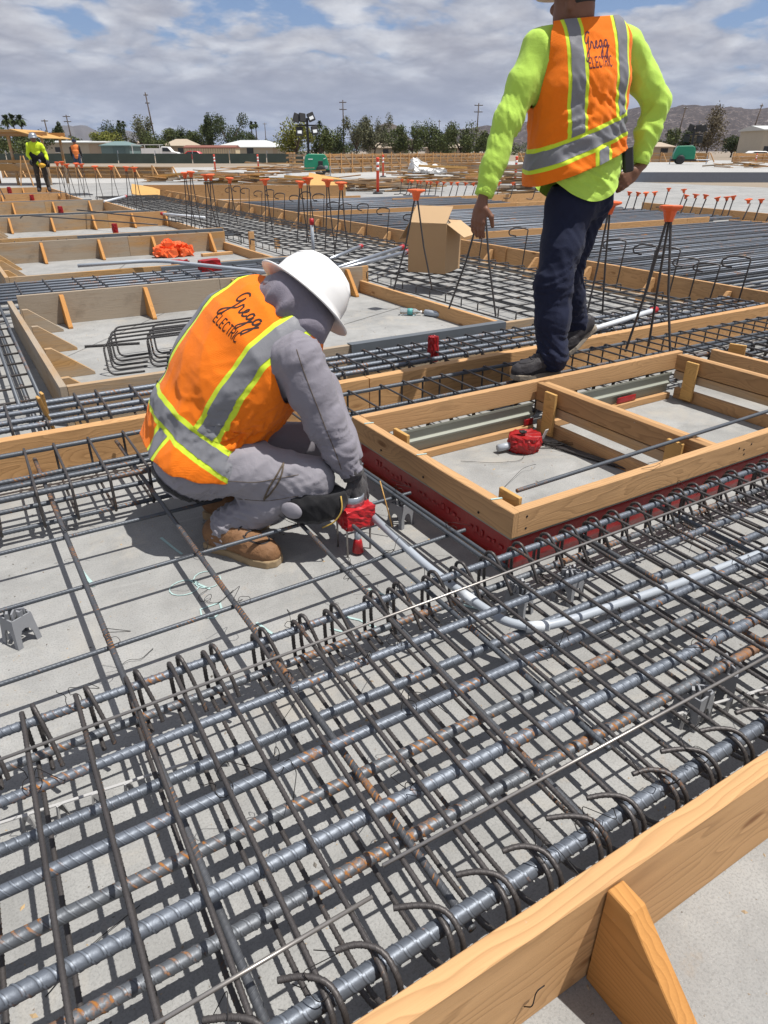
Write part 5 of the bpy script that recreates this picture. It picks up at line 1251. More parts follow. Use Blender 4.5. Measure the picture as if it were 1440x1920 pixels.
for k, (px, D, h, w_) in enumerate(((500, 300, 5, 12), (545, 320, 5, 12), (640, 300, 5, 12), (760, 300, 5, 16), (860, 300, 5, 14), (940, 300, 5, 14), (60, 260, 4, 14), (170, 300, 5, 14), (1230, 300, 5, 10), (1420, 300, 5.5, 12), (350, 290, 5.5, 14), (1020, 300, 5, 14), (1120, 300, 5, 14), (-40, 200, 5, 10), (1490, 260, 5, 10))):
    tree(ORD[k] + ' low hedge-like clump of trees on the skyline, counted left to right at random heights' if False else ['clump of far trees by the pale roofed house', 'clump of far trees left of the lone palm', 'clump of far trees at the central pole', 'clump of far trees under the small hill', 'clump of far trees right of centre', 'clump of far trees behind the walking man\'s sleeve', 'clump of far trees behind the canopy', 'clump of far trees under the blue mountain', 'clump of far trees by the right arm of the walking man', 'clump of far trees at far right', 'clump of far trees behind the truck', 'clump of far trees hidden behind the walking man\'s back', 'clump of far trees behind the orange vest', 'clump of far trees at the extreme left', 'clump of far trees at the extreme right'][k], px, D, h, w_, ('dark', 'mid')[k % 2], 60 + k, 2600, .6, .2, 16, .1)


def palm(label, px, D, h, r, heads=1, seed=0, skirt=True, thick=.16):
    c = far(px, D); t = thing('palm_tree', label, 'palm tree', c, group='fan palms on the skyline'); rr = random.Random(seed)
    link('trunk', tube_mesh('trunk', [[(0, 0, 0), (.1, 0, h * .5), (0, .05, h)]], thick, M['bark'], seg=7, taper=(1.3, .9)), t, c)
    V = []; F = []
    for k in range(64):
        a = rr.uniform(0, 6.28); el = rr.uniform(-1.3 if skirt else -.5, 1.3); L = r * rr.uniform(.7, 1.05) * (.7 if el < -.7 else 1)
        d = Vector((math.cos(a) * math.cos(el), math.sin(a) * math.cos(el), math.sin(el))); s_ = Vector((-math.sin(a), math.cos(a), 0)); w_ = r * .20
        p0 = Vector((0, 0, h)); p1 = p0 + d * L * .55; p2 = p0 + d * L + Vector((0, 0, -.28 * L)); b = len(V)
        V += [p0 - s_ * w_ * .15, p0 + s_ * w_ * .15, p1 - s_ * w_, p1 + s_ * w_, p2 - s_ * w_ * .5, p2 + s_ * w_ * .5, p2 + (p2 - p1) * .25]; F += [(b, b + 1, b + 3, b + 2), (b + 2, b + 3, b + 5, b + 4), (b + 4, b + 5, b + 6)]
    link('fronds', mesh('fronds', V, F, LM['dark' if skirt else 'mid']), t, c)


palm('leftmost fan palm above the shade canopy', 24, 200, 8.4, 1.9, 1, 1); palm('middle fan palm above the shade canopy', 36, 205, 8.9, 1.9, 1, 2); palm('rightmost fan palm above the shade canopy', 50, 200, 8.6, 1.8, 1, 3); palm('left one of the tall thin palm pair near the teal shed', 231, 215, 8.2, 1.15, 1, 4); palm('right one of the tall thin palm pair near the teal shed', 239, 220, 8.2, 1.15, 1, 5)
palm('left one of the palm pair left of the light tower', 475, 240, 8.6, 1.4, 1, 6); palm('right one of the palm pair left of the light tower', 483, 245, 8.8, 1.2, 1, 7); palm('lone palm just right of the central light tower', 601, 235, 8.6, 1.4, 1, 8); palm('short fan palm before the right hill', 1391, 180, 4.6, 1.5, 1, 9, True, .25)

# ---- hills
def hill(label, pts, D, depth, mat, seed, rough=.12, base=-6.0):
    """ridge with real depth: profile = [(px, height m)]"""
    rr = np.random.RandomState(seed); px = np.linspace(pts[0][0], pts[-1][0], 150); hh = np.interp(px, [p[0] for p in pts], [p[1] for p in pts])
    ph = rr.rand(30) * 6.28; rows = 26; V = []; F = []
    for j in range(rows):
        f = j / (rows - 1); prof = math.sin(min(1, f / .62) * math.pi / 2) ** 1.2 if f < .62 else math.cos((f - .62) / .38 * math.pi / 2)
        for i, x in enumerate(px):
            nz = sum(math.sin(x * (.05 * (k + 1)) * .9 + f * (3 + 2.2 * k) + ph[k]) / (k + 1.5) for k in range(9))
            z = base + (hh[i] - base) * prof * (1 + rough * nz * (1 - .55 * prof)) + rough * hh[i] * .35 * nz * prof * (1 if prof < .97 else .35)
            p = far(x, D + depth * (f - .5)); V.append((p.x, p.y, z))
    n = len(px)
    for j in range(rows - 1):
        for i in range(n - 1): F.append((j * n + i, j * n + i + 1, (j + 1) * n + i + 1, (j + 1) * n + i))
    o = link('hill', mesh('hill', V, F, mat, True)); tag(o, label, kind='structure'); return o


def hill_mat(name, a, b, rock, scale, amt):
    m, g, bs = new_mat(name); tc = g.node('ShaderNodeTexCoord'); p = tc.outputs['Object']
    n = g.noise(p, scale, 8.0, .65); r_ = g.noise(p, scale * 5.5, 6.0, .75); r2 = g.noise(p, scale * 1.3, 3.0, .5)
    c = g.mix(n, a, b); rm = g.math('MULTIPLY', g.ramp(r_, [(.56 - amt * .06, 0.0), (.64 - amt * .06, 1.0)]), g.ramp(r2, [(.36, .1), (.58, 1.0)]))
    g.l.new(g.mix(rm, c, rock), bs.inputs['Base Color']); bs.inputs['Roughness'].default_value = .95; bs.inputs['Specular IOR Level'].default_value = .1; bump(g, bs, n, .8, 20.0); return m


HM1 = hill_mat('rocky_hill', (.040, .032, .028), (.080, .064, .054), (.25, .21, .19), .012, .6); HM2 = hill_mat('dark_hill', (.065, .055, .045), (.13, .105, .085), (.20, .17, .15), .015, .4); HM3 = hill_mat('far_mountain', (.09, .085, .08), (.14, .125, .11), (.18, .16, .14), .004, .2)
hill('rocky hill range at right', [(760, 10), (800, 52), (850, 82), (900, 92), (960, 104), (1040, 130), (1120, 150), (1230, 163), (1262, 172), (1290, 174), (1330, 163), (1370, 168), (1400, 158), (1440, 168), (1500, 160), (1600, 130), (1700, 60)], 3200, 1500, HM1, 3, .05)
hill('small dark hill at centre', [(672, 8), (690, 36), (712, 76), (730, 88), (748, 72), (768, 38), (800, 26), (860, 8)], 2500, 500, HM2, 5, .04)
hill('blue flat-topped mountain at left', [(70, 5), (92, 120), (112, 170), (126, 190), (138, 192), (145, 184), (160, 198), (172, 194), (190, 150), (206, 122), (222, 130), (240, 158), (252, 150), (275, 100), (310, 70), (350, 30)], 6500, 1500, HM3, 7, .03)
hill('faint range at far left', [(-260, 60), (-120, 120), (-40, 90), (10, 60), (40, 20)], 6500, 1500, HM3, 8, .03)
# the air between: even haze box round the whole place
hb = box_mesh('haze', 17000, 17000, 420, None, 0, (-8500, -8500, -13)); mh = bpy.data.materials.new('haze_air'); mh.use_nodes = True; nt = mh.node_tree; nt.nodes.remove(nt.nodes['Principled BSDF'])
pv = nt.nodes.new('ShaderNodeVolumePrincipled'); pv.inputs['Color'].default_value = (.56, .67, .95, 1); pv.inputs['Density'].default_value = 4.2e-5; pv.inputs['Anisotropy'].default_value = .0
nt.links.new(pv.outputs[0], nt.nodes['Material Output'].inputs['Volume']); hb.materials.append(mh); tag(link('haze', hb), kind='stuff')
# ------------------------------------------------------------------ people: smooth implicit bodies meshed by surface nets
from mathutils.bvhtree import BVHTree


def smin(a, b, k):
    h = np.clip(.5 + .5 * (b - a) / k, 0, 1); return b * (1 - h) + a * h - k * h * (1 - h)


def cone(p, a, b, ra, rb):
    a = np.array(a, float); b = np.array(b, float); ab = b - a
    t = np.clip(((p - a) @ ab) / (ab @ ab), 0, 1); return np.linalg.norm(p - a - t[:, None] * ab, axis=1) - (ra + (rb - ra) * t)


def chain(p, pts, k=.03):
    """pts = [(x, y, z, r), ...]"""
    d = None
    for q, s in zip(pts[:-1], pts[1:]):
        c = cone(p, q[:3], s[:3], q[3], s[3]); d = c if d is None else smin(d, c, k)
    return d


def ell(p, c, r, M3=None):
    q = p - np.array(c, float)
    if M3 is not None: q = q @ np.array(M3, float).T
    r = np.array(r, float); k0 = np.linalg.norm(q / r, axis=1); k1 = np.linalg.norm(q / (r * r), axis=1) + 1e-9
    return k0 * (k0 - 1) / k1


def folds(p, f, amp, seed, stretch=(1, 1, 1)):
    rr = np.random.RandomState(seed); q = p * np.array(stretch); o = 0
    for i in range(3):
        k1 = rr.normal(size=3); k1 /= np.linalg.norm(k1); k2 = rr.normal(size=3); k2 /= np.linalg.norm(k2)
        o = o + (1 - 2 * np.abs(np.sin(q @ k1 * f * (1 + .5 * i) + 1.9 * np.sin(q @ k2 * f * .55 + i)))) / (1 + .6 * i)
    return amp * o


def wrinkle(p, c, rad, axis, freq, amp, seed):
    """irregular creases across a limb near a joint"""
    axis = np.array(axis, float); axis /= np.linalg.norm(axis); rr = np.random.RandomState(seed); q = p - np.array(c)
    k1 = rr.normal(size=3); k2 = rr.normal(size=3); s = q @ axis
    a = np.sin(s * freq * .5 + 2.4 * np.sin(q @ k1 * 17 + seed) + 1.5 * np.sin(q @ k2 * 29)); b = np.sin(s * freq * .83 - 2.0 * np.sin(q @ k2 * 21) + 1.0)
    return np.exp(-np.sum(q * q, 1) / rad ** 2) * amp * ((.55 - np.abs(a)) * 1.1 + (.5 - np.abs(b)) * .7)


def nets(fn, lo, hi, h, proj=2):
    lo = np.array(lo, float); n = np.ceil((np.array(hi) - lo) / h).astype(int) + 1
    ax = [lo[i] + h * np.arange(n[i]) for i in range(3)]
    G = np.stack(np.meshgrid(*ax, indexing='ij'), -1).reshape(-1, 3)
    cs = 4; nc = (n + cs - 1) // cs + 1; axc = [lo[i] + h * cs * np.arange(nc[i]) for i in range(3)]
    Gc = np.stack(np.meshgrid(*axc, indexing='ij'), -1).reshape(-1, 3); Fc = fn(Gc).reshape(nc)
    near = [np.minimum((np.arange(n[i]) + cs // 2) // cs, nc[i] - 1) for i in range(3)]
    Fv = Fc[np.ix_(*near)].ravel().copy(); m0 = np.abs(Fv) < h * cs * 1.35; Fv[m0] = fn(G[m0]); Fv = Fv.reshape(n)
    S = Fv < 0; c = np.zeros(n - 1, int)
    for dx in (0, 1):
        for dy in (0, 1):
            for dz in (0, 1): c += S[dx:n[0] - 1 + dx, dy:n[1] - 1 + dy, dz:n[2] - 1 + dz]
    act = (c > 0) & (c < 8); idx = -np.ones(n - 1, int); idx[act] = np.arange(act.sum())
    cells = np.argwhere(act); acc = np.zeros((len(cells), 3)); cnt = np.zeros(len(cells))
    off = [(x, y, z) for x in (0, 1) for y in (0, 1) for z in (0, 1)]
    for a in off:
        for axd in range(3):
            if a[axd]: continue
            b = list(a); b[axd] = 1
            fa = Fv[cells[:, 0] + a[0], cells[:, 1] + a[1], cells[:, 2] + a[2]]; fb = Fv[cells[:, 0] + b[0], cells[:, 1] + b[1], cells[:, 2] + b[2]]
            m = (fa < 0) != (fb < 0); t = np.where(m, fa / (fa - fb + 1e-12), 0)
            q = np.array(a, float) + np.zeros((len(cells), 3)); q[:, axd] += t; acc[m] += q[m]; cnt[m] += 1
    V = lo + h * (cells + acc / cnt[:, None]); T = []
    for axd in range(3):
        s0 = [slice(None)] * 3; s1 = [slice(None)] * 3; s0[axd] = slice(0, -1); s1[axd] = slice(1, None)
        ch = S[tuple(s0)] != S[tuple(s1)]; E_ = np.argwhere(ch); o1, o2 = [(1, 2), (2, 0), (0, 1)][axd]
        ok = (E_[:, o1] > 0) & (E_[:, o2] > 0) & (E_[:, o1] < n[o1] - 1) & (E_[:, o2] < n[o2] - 1); E_ = E_[ok]
        def cid(d1, d2):
            q = E_.copy(); q[:, o1] -= d1; q[:, o2] -= d2; return idx[q[:, 0], q[:, 1], q[:, 2]]
        A, B, C, D_ = cid(1, 1), cid(0, 1), cid(0, 0), cid(1, 0); flip = ~S[tuple(s0)][E_[:, 0], E_[:, 1], E_[:, 2]]
        A2 = np.where(flip, D_, A); B2 = np.where(flip, C, B); C2 = np.where(flip, B, C); D2 = np.where(flip, A, D_)
        T += [np.stack([A2, B2, C2], 1), np.stack([A2, C2, D2], 1)]
    T = np.concatenate(T); T = T[(T >= 0).all(1)]
    e = h * .25
    for _ in range(proj):
        f0 = fn(V); g_ = np.stack([fn(V + np.eye(3)[i] * e) - fn(V - np.eye(3)[i] * e) for i in range(3)], 1) / (2 * e)
        V = V - np.clip(f0 / (np.sum(g_ * g_, 1) + 1e-6), -h, h)[:, None] * g_
    return V, T


def vnorm(V, T):
    fnn = np.cross(V[T[:, 1]] - V[T[:, 0]], V[T[:, 2]] - V[T[:, 0]]); N = np.zeros_like(V)
    for i in range(3): np.add.at(N, T[:, i], fnn)
    return N / (np.linalg.norm(N, axis=1)[:, None] + 1e-12)


def clip(X, T, f):
    """keep the part of a triangle mesh where f >= 0, cutting triangles cleanly; X = per-vertex data rows"""
    ins = f >= 0; cnt = ins[T].sum(1); out = [T[cnt == 3]]; nv = [X]; base = len(X); cache = {}
    extra = []; tri = []
    def cut(a, b):
        key = (a, b) if a < b else (b, a)
        if key not in cache:
            t = f[a] / (f[a] - f[b]); extra.append(X[a] * (1 - t) + X[b] * t); cache[key] = base + len(extra) - 1
        return cache[key]
    for t in T[(cnt > 0) & (cnt < 3)]:
        k = [int(q) for q in t]; m = [ins[q] for q in k]
        if sum(m) == 1:
            i = m.index(True); a, b, c = k[i], k[(i + 1) % 3], k[(i + 2) % 3]; tri.append((a, cut(a, b), cut(a, c)))
        else:
            i = m.index(False); a, b, c = k[i], k[(i + 1) % 3], k[(i + 2) % 3]; q1 = cut(a, b); q2 = cut(a, c); tri += [(q1, b, c), (q1, c, q2)]
    if extra: nv.append(np.array(extra))
    if tri: out.append(np.array(tri))
    X2 = np.concatenate(nv); T2 = np.concatenate(out); used = np.unique(T2); rm = -np.ones(len(X2), int); rm[used] = np.arange(len(used)); return X2[used], rm[T2]


def fabric(name, col, rough=.85, bstr=.35, scale=26.0, fine=420.0, var=.12, sheen=.15, mesh_holes=False):
    m, g, b = new_mat(name); tc = g.node('ShaderNodeTexCoord'); p = tc.outputs['Object']
    n = g.noise(p, scale, 5.0, .6, .8); fi = g.noise(p, fine, 2.0, .6)
    g.l.new(g.mix(g.math('MULTIPLY_ADD', fi, .35, g.math('MULTIPLY', n, .65)), tuple(c * (1 - var) for c in col), tuple(min(1, c * (1 + var)) for c in col)), b.inputs['Base Color'])
    b.inputs['Roughness'].default_value = rough; b.inputs['Sheen Weight'].default_value = sheen; b.inputs['Specular IOR Level'].default_value = .2
    h = g.math('ADD', n, g.math('MULTIPLY', fi, .25))
    if mesh_holes:
        vo = g.node('ShaderNodeTexVoronoi', {'Scale': 330.0, 'Randomness': .15}); g.l.new(p, vo.inputs['Vector']); h = g.math('ADD', h, g.math('MULTIPLY', vo.outputs['Distance'], .6))
    rn = g.node('ShaderNodeTexNoise', {'Scale': scale * .42, 'Detail': 5.0, 'Roughness': .55, 'Distortion': 1.1}, noise_type='RIDGED_MULTIFRACTAL'); g.l.new(p, rn.inputs['Vector'])
    h = g.math('ADD', h, g.math('MULTIPLY', rn.outputs[0], .5))
    bump(g, b, h, bstr * 1.2, .008); return m


FM = {'vest': fabric('orange_vest_mesh', (.95, .205, .008), .8, .4, 22, 420, .08, .1, True), 'lime': fabric('lime_tape', (.62, .78, .045), .7, .15, 30), 'silver': fabric('silver_tape', (.20, .205, .225), .45, .2, 14, 300, .10, 0),
      'greyshirt': fabric('grey_shirt', (.225, .215, .250), .85, .4, 24), 'greypants': fabric('grey_trousers', (.265, .255, .285), .85, .4, 20), 'hood': fabric('grey_hood', (.20, .185, .225), .85, .5, 30),
      'limeshirt': fabric('lime_shirt', (.46, .70, .10), .8, .4, 18), 'navy': fabric('navy_trousers', (.013, .017, .040), .85, .4, 18, var=.3, sheen=.05), 'blackcloth': fabric('black_cloth', (.012, .012, .014), .7, .3, 30),
      'glove': fabric('dark_glove', (.055, .052, .055), .7, .5, 60), 'leather': fabric('brown_leather', (.215, .115, .058), .6, .5, 40, 300, .3, 0), 'darkleather': fabric('dark_shoe', (.045, .042, .045), .5, .4, 40, 300, .3, 0),
      'sole': fabric('tan_sole', (.33, .24, .14), .8, .3, 40), 'greysole': fabric('grey_sole', (.28, .24, .19), .8, .3, 40), 'skin': simple('skin', (.19, .085, .050), .5, var=.1, scale=30, bstr=.2, bscale=200), 'hat': simple('white_hat', (.76, .76, .755), .32, var=.05, scale=14, bstr=.05, bscale=25), 'creamhat': simple('cream_hat', (.62, .56, .42), .4, var=.05),
      'ink': simple('black_ink', (.03, .012, .008), .8), 'inknavy': simple('dark_red_ink', (.10, .015, .03), .8), 'zip': simple('brown_zip', (.10, .075, .05), .6), 'knob': simple('grey_knob', (.24, .23, .26), .6), 'brown': fabric('brown_trousers', (.055, .045, .036), .85, .4, 18), 'jeans': fabric('blue_jeans', (.045, .075, .14), .85, .4, 18),
      'limejkt': fabric('lime_jacket', (.58, .75, .03), .8, .4, 14), 'hair': simple('dark_hair', (.012, .010, .009), .6)}


class Person:
    """things worn are child meshes; local frame x = camera right, y = away, z = up"""
    def __init__(s, label, a0, b0, group='workers on the site', z0=0.0):
        w = RGT * a0 + FWD * b0; s.o = np.array([a0, b0, z0]); s.t = thing('person', label, 'person', (w.x, w.y, z0), -HEAD, group)

    def add(s, name, V, T, mat, smooth=True, solid=0.0, off=1.0, parent=None):
        me = bpy.data.meshes.new(name); me.from_pydata((np.asarray(V) - s.o).tolist(), [], [tuple(f) for f in np.asarray(T).tolist()] if not isinstance(T, list) else T)
        if smooth: me.polygons.foreach_set('use_smooth', [True] * len(me.polygons))
        me.materials.append(mat); o = bpy.data.objects.new(name, me); COL.objects.link(o); o.parent = parent or s.t
        if solid: md = o.modifiers.new('s', 'SOLIDIFY'); md.thickness = solid; md.offset = off
        return o

    def tube(s, name, paths, r, mat, parent=None, seg=6):
        VV = []; FF = []; k = 0
        for p in paths:
            V, F, U = sweep(p, r, seg=seg); VV.append(V); FF += [tuple(q + k for q in f) for f in F]; k += len(V)
        return s.add(name, np.concatenate(VV), FF, mat, parent=parent)


def lathe_local(prof, n=28, axis=(0, 0, 1), c=(0, 0, 0), squash=(1, 1), fwd=None):
    ax = Vector(axis).normalized(); fx = Vector(fwd) if fwd is not None else ax.orthogonal(); fx = (fx - ax * fx.dot(ax)).normalized(); fy = ax.cross(fx); V = []; F = []
    for r, z in prof:
        for k in range(n):
            a = 2 * math.pi * k / n; V.append(Vector(c) + fx * (r * math.cos(a) * squash[0]) + fy * (r * math.sin(a) * squash[1]) + ax * z)
    for i in range(len(prof) - 1):
        for k in range(n): F.append((i * n + k, i * n + (k + 1) % n, (i + 1) * n + (k + 1) % n, (i + 1) * n + k))
    F.append(tuple((len(prof) - 1) * n + k for k in range(n)))
    return np.array([tuple(v) for v in V]), F


# --- stroke lettering: letters as polylines in a unit box (x right, y up)
def LT(s): return [[tuple(float(q) for q in pt.split(',')) for pt in st.split()] for st in s.split('|')]


FONT = {'E': (LT('.55,0 0,0 0,1 .55,1|0,.5 .45,.5'), .75), 'L': (LT('0,1 0,0 .52,0'), .70), 'C': (LT('.62,.85 .45,1 .2,1 .04,.8 0,.5 .04,.2 .2,0 .45,0 .62,.15'), .82), 'T': (LT('0,1 .62,1|.31,1 .31,0'), .78), 'R': (LT('0,0 0,1 .38,1 .54,.88 .54,.62 .38,.5 0,.5|.3,.5 .58,0'), .78), 'I': (LT('.05,0 .05,1'), .28),
        'G_': (LT('.78,1.02 .62,1.12 .40,1.06 .22,.82 .18,.56 .30,.44 .48,.52 .64,.78 .66,.90 .60,.60 .52,.20 .42,-.25 .26,-.52 .10,-.58 .04,-.44 .16,-.22 .46,.06 .74,.22'), .74), 'r_': (LT('0,.22 .14,.52 .17,.60 .22,.50 .34,.52 .34,.34 .36,.18 .46,.14 .56,.24'), .52), 'e_': (LT('0,.24 .22,.36 .34,.50 .28,.60 .16,.52 .10,.32 .18,.16 .34,.16 .50,.30'), .46),
        'g_': (LT('.44,.52 .28,.60 .12,.48 .08,.28 .18,.16 .34,.26 .46,.54 .44,.30 .36,-.15 .24,-.46 .10,-.44 .12,-.24 .34,.02 .60,.28'), .56)}


def lettering(P, name, bvh, org, ex, ey, nrm, word, size, wid, mat, parent, dist=.35, bevel=.003, xs=1.0):
    """project stroke letters on a garment along -nrm; each letter a child mesh"""
    org, ex, ey, nrm = (np.array(q, float) for q in (org, ex, ey, nrm)); x = 0.0
    for ch in word:
        strokes, adv = FONT[ch]; VV = []; FF = []
        for st in strokes:
            st = np.array(st); dd = np.concatenate([[0], np.cumsum(np.linalg.norm(np.diff(st, axis=0), axis=1))]); n = max(3, int(dd[-1] * size / .006)); tt = np.linspace(0, dd[-1], n)
            if ch.endswith('_'):
                pp = fillet([(a, b, 0) for a, b in st], .12, 3)[:, :2]; dd2 = np.concatenate([[0], np.cumsum(np.linalg.norm(np.diff(pp, axis=0), axis=1))]); tt = np.linspace(0, dd2[-1], n); q = np.stack([np.interp(tt, dd2, pp[:, i]) for i in (0, 1)], 1)
            else: q = np.stack([np.interp(tt, dd, st[:, i]) for i in (0, 1)], 1)
            tg = np.gradient(q, axis=0); tg /= np.linalg.norm(tg, axis=1)[:, None] + 1e-9; nn = np.stack([-tg[:, 1], tg[:, 0]], 1) * (wid / size) * .5
            rows = []
            for sgn in (-1, 1):
                row = []
                for (a, b) in q + nn * sgn:
                    w3 = org + ex * (x + a) * size * xs + ey * b * size; h_ = bvh.ray_cast(Vector(w3 + nrm * dist), Vector(-nrm)); row.append(np.array(h_[0]) + nrm * bevel if h_[0] is not None else w3)
                rows.append(row)
            k = len(VV); VV += rows[0] + rows[1]; FF += [(k + i, k + i + 1, k + n + i + 1, k + n + i) for i in range(n - 1)]
        P.add(name, np.array(VV), FF, mat, False, parent=parent); x += adv
    return x


def tape_parts(P, X, T, fields, parent, lift=.0022):
    """fields: list of (signed distance array, half width lime, half width silver, extra keep array)"""
    for f, wl, ws, keep in fields:
        for nm, w_, mat, lf in (('lime_tape', wl, FM['lime'], lift), ('silver_tape', ws, FM['silver'], lift * 1.9)):
            if w_ <= 0: continue
            X2 = np.concatenate([X, f[:, None], keep[:, None]], 1); Xc, Tc = clip(X2, T, X2[:, -1]); Xc, Tc = clip(Xc, Tc, w_ - np.abs(Xc[:, -2]))
            while len(Tc):                                   # each strip its own part
                root = np.arange(len(Xc))
                while True:
                    m_ = root[Tc].min(1); r2 = root.copy()
                    for i in range(3): np.minimum.at(r2, Tc[:, i], m_)
                    if (r2 == root).all(): break
                    root = r2
                lab_ = root[Tc[:, 0]]; u_, c_ = np.unique(lab_, return_counts=True); big = u_[c_.argmax()]; sel = lab_ == big
                if c_.max() < 25: break
                ids = np.unique(Tc[sel]); rm_ = -np.ones(len(Xc), int); rm_[ids] = np.arange(len(ids))
                P.add(nm, Xc[ids, :3] + Xc[ids, 3:6] * lf, rm_[Tc[sel]], mat, True, parent=parent); Tc = Tc[~sel]


def boot(P, name, heel, toe, up, L, matu, mats, shaft, mshaft=None, z_sole=.03, wide=1.0, laces=True, sr=.060):
    """work boot: frame from heel to toe; shaft = point the leg enters"""
    heel = np.array(heel, float); toe = np.array(toe, float); ex = toe - heel; L0 = np.linalg.norm(ex); ex /= L0; up = np.array(up, float); up = up - ex * (up @ ex); up /= np.linalg.norm(up); ey = np.cross(up, ex)
    M3 = np.stack([ex, ey, up]); L = L0
    sh = M3 @ (np.array(shaft, float) - heel)
    def upper(p):
        q = (p - heel) @ M3.T
        d = chain(q, [(.10 * L + .02, 0, .075, .050 * wide), (.45 * L, 0, .080, .052 * wide), (.70 * L, 0, .052, .050 * wide), (.86 * L, 0, .044, .044 * wide)], .03)
        d = smin(d, cone(q, (.20 * L, 0, .08), sh, .054, sr), .03); d = np.maximum(d, -(q[:, 2] - z_sole * .75)); return d - folds(p, 55, .0014, 4)
    pts = np.array([heel - ex * .03, toe + ex * .03, np.array(shaft)]); lo = pts.min(0) - .09; hi = pts.max(0) + .09
    V, T = nets(upper, lo, hi, .0065); N = vnorm(V, T)
    q = (V - heel) @ M3.T; u_ = P.add(name, V, T, matu)
    def sole(p):
        q = (p - heel) @ M3.T; w_ = np.interp(q[:, 0], [0, .1 * L, .35 * L, .72 * L, .92 * L, L], [.030, .040, .036, .052, .044, .018]) * wide
        dx = np.maximum(-q[:, 0] + .012, q[:, 0] - L + .004); d2 = np.maximum(np.abs(q[:, 1]) - w_, dx); return np.maximum(d2, np.abs(q[:, 2] - z_sole * .5) - z_sole * .5) - .003
    V2, T2 = nets(sole, lo, hi, .0065, 1); P.add('sole', V2, T2, mats, parent=u_)
    if laces:
        bv = BVHTree.FromPolygons([tuple(v) for v in V], [tuple(t) for t in T.tolist()])
        for k in range(5):
            x = (.30 + .085 * k) * L; row = []
            for yy in np.linspace(-.028, .028, 7):
                w3 = heel + ex * (x + .006 * math.sin(yy * 80)) + ey * yy + up * .30; h_ = bv.ray_cast(Vector(w3), Vector(-up))
                if h_[0] is not None: row.append(np.array(h_[0]) + up * .002)
            if len(row) > 2: P.tube('lace', [row], .0036, FM['darkleather'], parent=u_, seg=5)
        for sc_ in (1.0, .93):                                     # moccasin toe seam
            row = []
            for a_ in np.linspace(-2.2, 2.2, 19):
                w3 = heel + ex * L * (.70 + .17 * sc_ * math.cos(a_)) + ey * .036 * sc_ * math.sin(a_) * wide + up * .3; h_ = bv.ray_cast(Vector(w3), Vector(-up))
                if h_[0] is not None: row.append(np.array(h_[0]))
            if len(row) > 4: P.tube('toe_seam', [row], .0022, FM['darkleather'], parent=u_, seg=5)
    return u_


def hand(P, name, wrist, palm_dir, back_n, spread_dir, curl, mat, s=1.0, r=.0085, res=.0032, thumb=.9, parent=None):
    """palm and five separate fingers; palm_dir = towards finger tips, back_n = back of hand, spread_dir = towards thumb"""
    f = np.array(palm_dir, float); f /= np.linalg.norm(f); n = np.array(back_n, float); n -= f * (n @ f); n /= np.linalg.norm(n); sd = np.array(spread_dir, float); sd = sd - f * (sd @ f) - n * (sd @ n); sd /= np.linalg.norm(sd)
    w = np.array(wrist, float); ch = []
    for i, (o, L) in enumerate(((.030, .072), (.010, .080), (-.010, .075), (-.029, .058))):
        p = w + (f * .088 + sd * o) * s; c = [(*(w + (f * .045 + sd * o * .8) * s), r * 1.25 * s)]; a = curl * .35; c.append((*p, r * 1.12 * s))
        for seg_, fr in enumerate((.45, .32, .23)):
            dirv = f * math.cos(a) - n * math.sin(a); p = p + dirv * L * fr * s; c.append((*p, r * (1 - .10 * seg_) * s)); a += curl * .55
        ch.append(c)
    tp = w + (f * .030 + sd * .030) * s; d1 = f * .62 + sd * thumb * .7 - n * .35; d1 /= np.linalg.norm(d1); d2 = f * .9 + sd * .1 - n * .5; d2 /= np.linalg.norm(d2)
    ch.append([(*tp, r * 1.5 * s), (*(tp + d1 * .042 * s), r * 1.25 * s), (*(tp + d1 * .042 * s + d2 * .045 * s), r * .95 * s)])
    Mx = np.stack([f, sd, n])
    def fn(p):
        d = ell(p, w + f * .052 * s, (.056 * s, .042 * s, .017 * s), Mx); d = smin(d, cone(p, w - f * .035 * s, w + f * .02 * s, .024 * s, .026 * s), .02 * s)
        for c in ch: d = smin(d, chain(p, c, .006 * s), .0055 * s)
        return d
    A = np.array([q[:3] for c in ch for q in c] + [w, w - f * .07]); V, T = nets(fn, A.min(0) - .03, A.max(0) + .03, res, 1); return P.add(name, V, T, mat, parent=parent)
# ================================================================== crouching worker
K = Person('crouching worker in orange vest, grey clothes and white hard hat setting a junction box', -.62, 2.50)
PEL = np.array([-.805, 2.575, .370]); NECK = np.array([-.382, 2.612, .955]); AX = (NECK - PEL); AX /= np.linalg.norm(AX)
LAT = np.array([.87, -.49, -.05]); LAT -= AX * (LAT @ AX); LAT /= np.linalg.norm(LAT); BK = np.cross(LAT, AX) * 1.0
if BK[0] > 0: BK = -BK
def tp(t, l=0., n=0.): return PEL + AX * t + LAT * l + BK * n
def k_torso(p, o=0.0):
    d = None
    for l, e in ((-.070, 0), (.070, 0), (0, .012)):
        c = chain(p, [(*tp(-.02, l * .7, -.02), .132 + o), (*tp(.16, l, -.01), .146 + e + o), (*tp(.36, l * 1.15, -.012), .158 + e + o), (*tp(.52, l * 1.3, -.02), .148 + e + o), (*tp(.625, l * 1.45, -.035), .105 + o)], .05); d = c if d is None else smin(d, c, .06)
    return smin(d, chain(p, [(*tp(.60, 0, -.02), .11 + o), (*tp(.71, 0, -.05), .075 + o)], .03), .06)
SHN = np.array([-.312, 2.440, .782]); ELN = np.array([-.222, 2.415, .545]); WRN = np.array([-.128, 2.405, .345])
SHF = np.array([-.50, 2.78, .83]); ELF = np.array([-.26, 2.78, .55]); WRF = np.array([-.13, 2.55, .35])
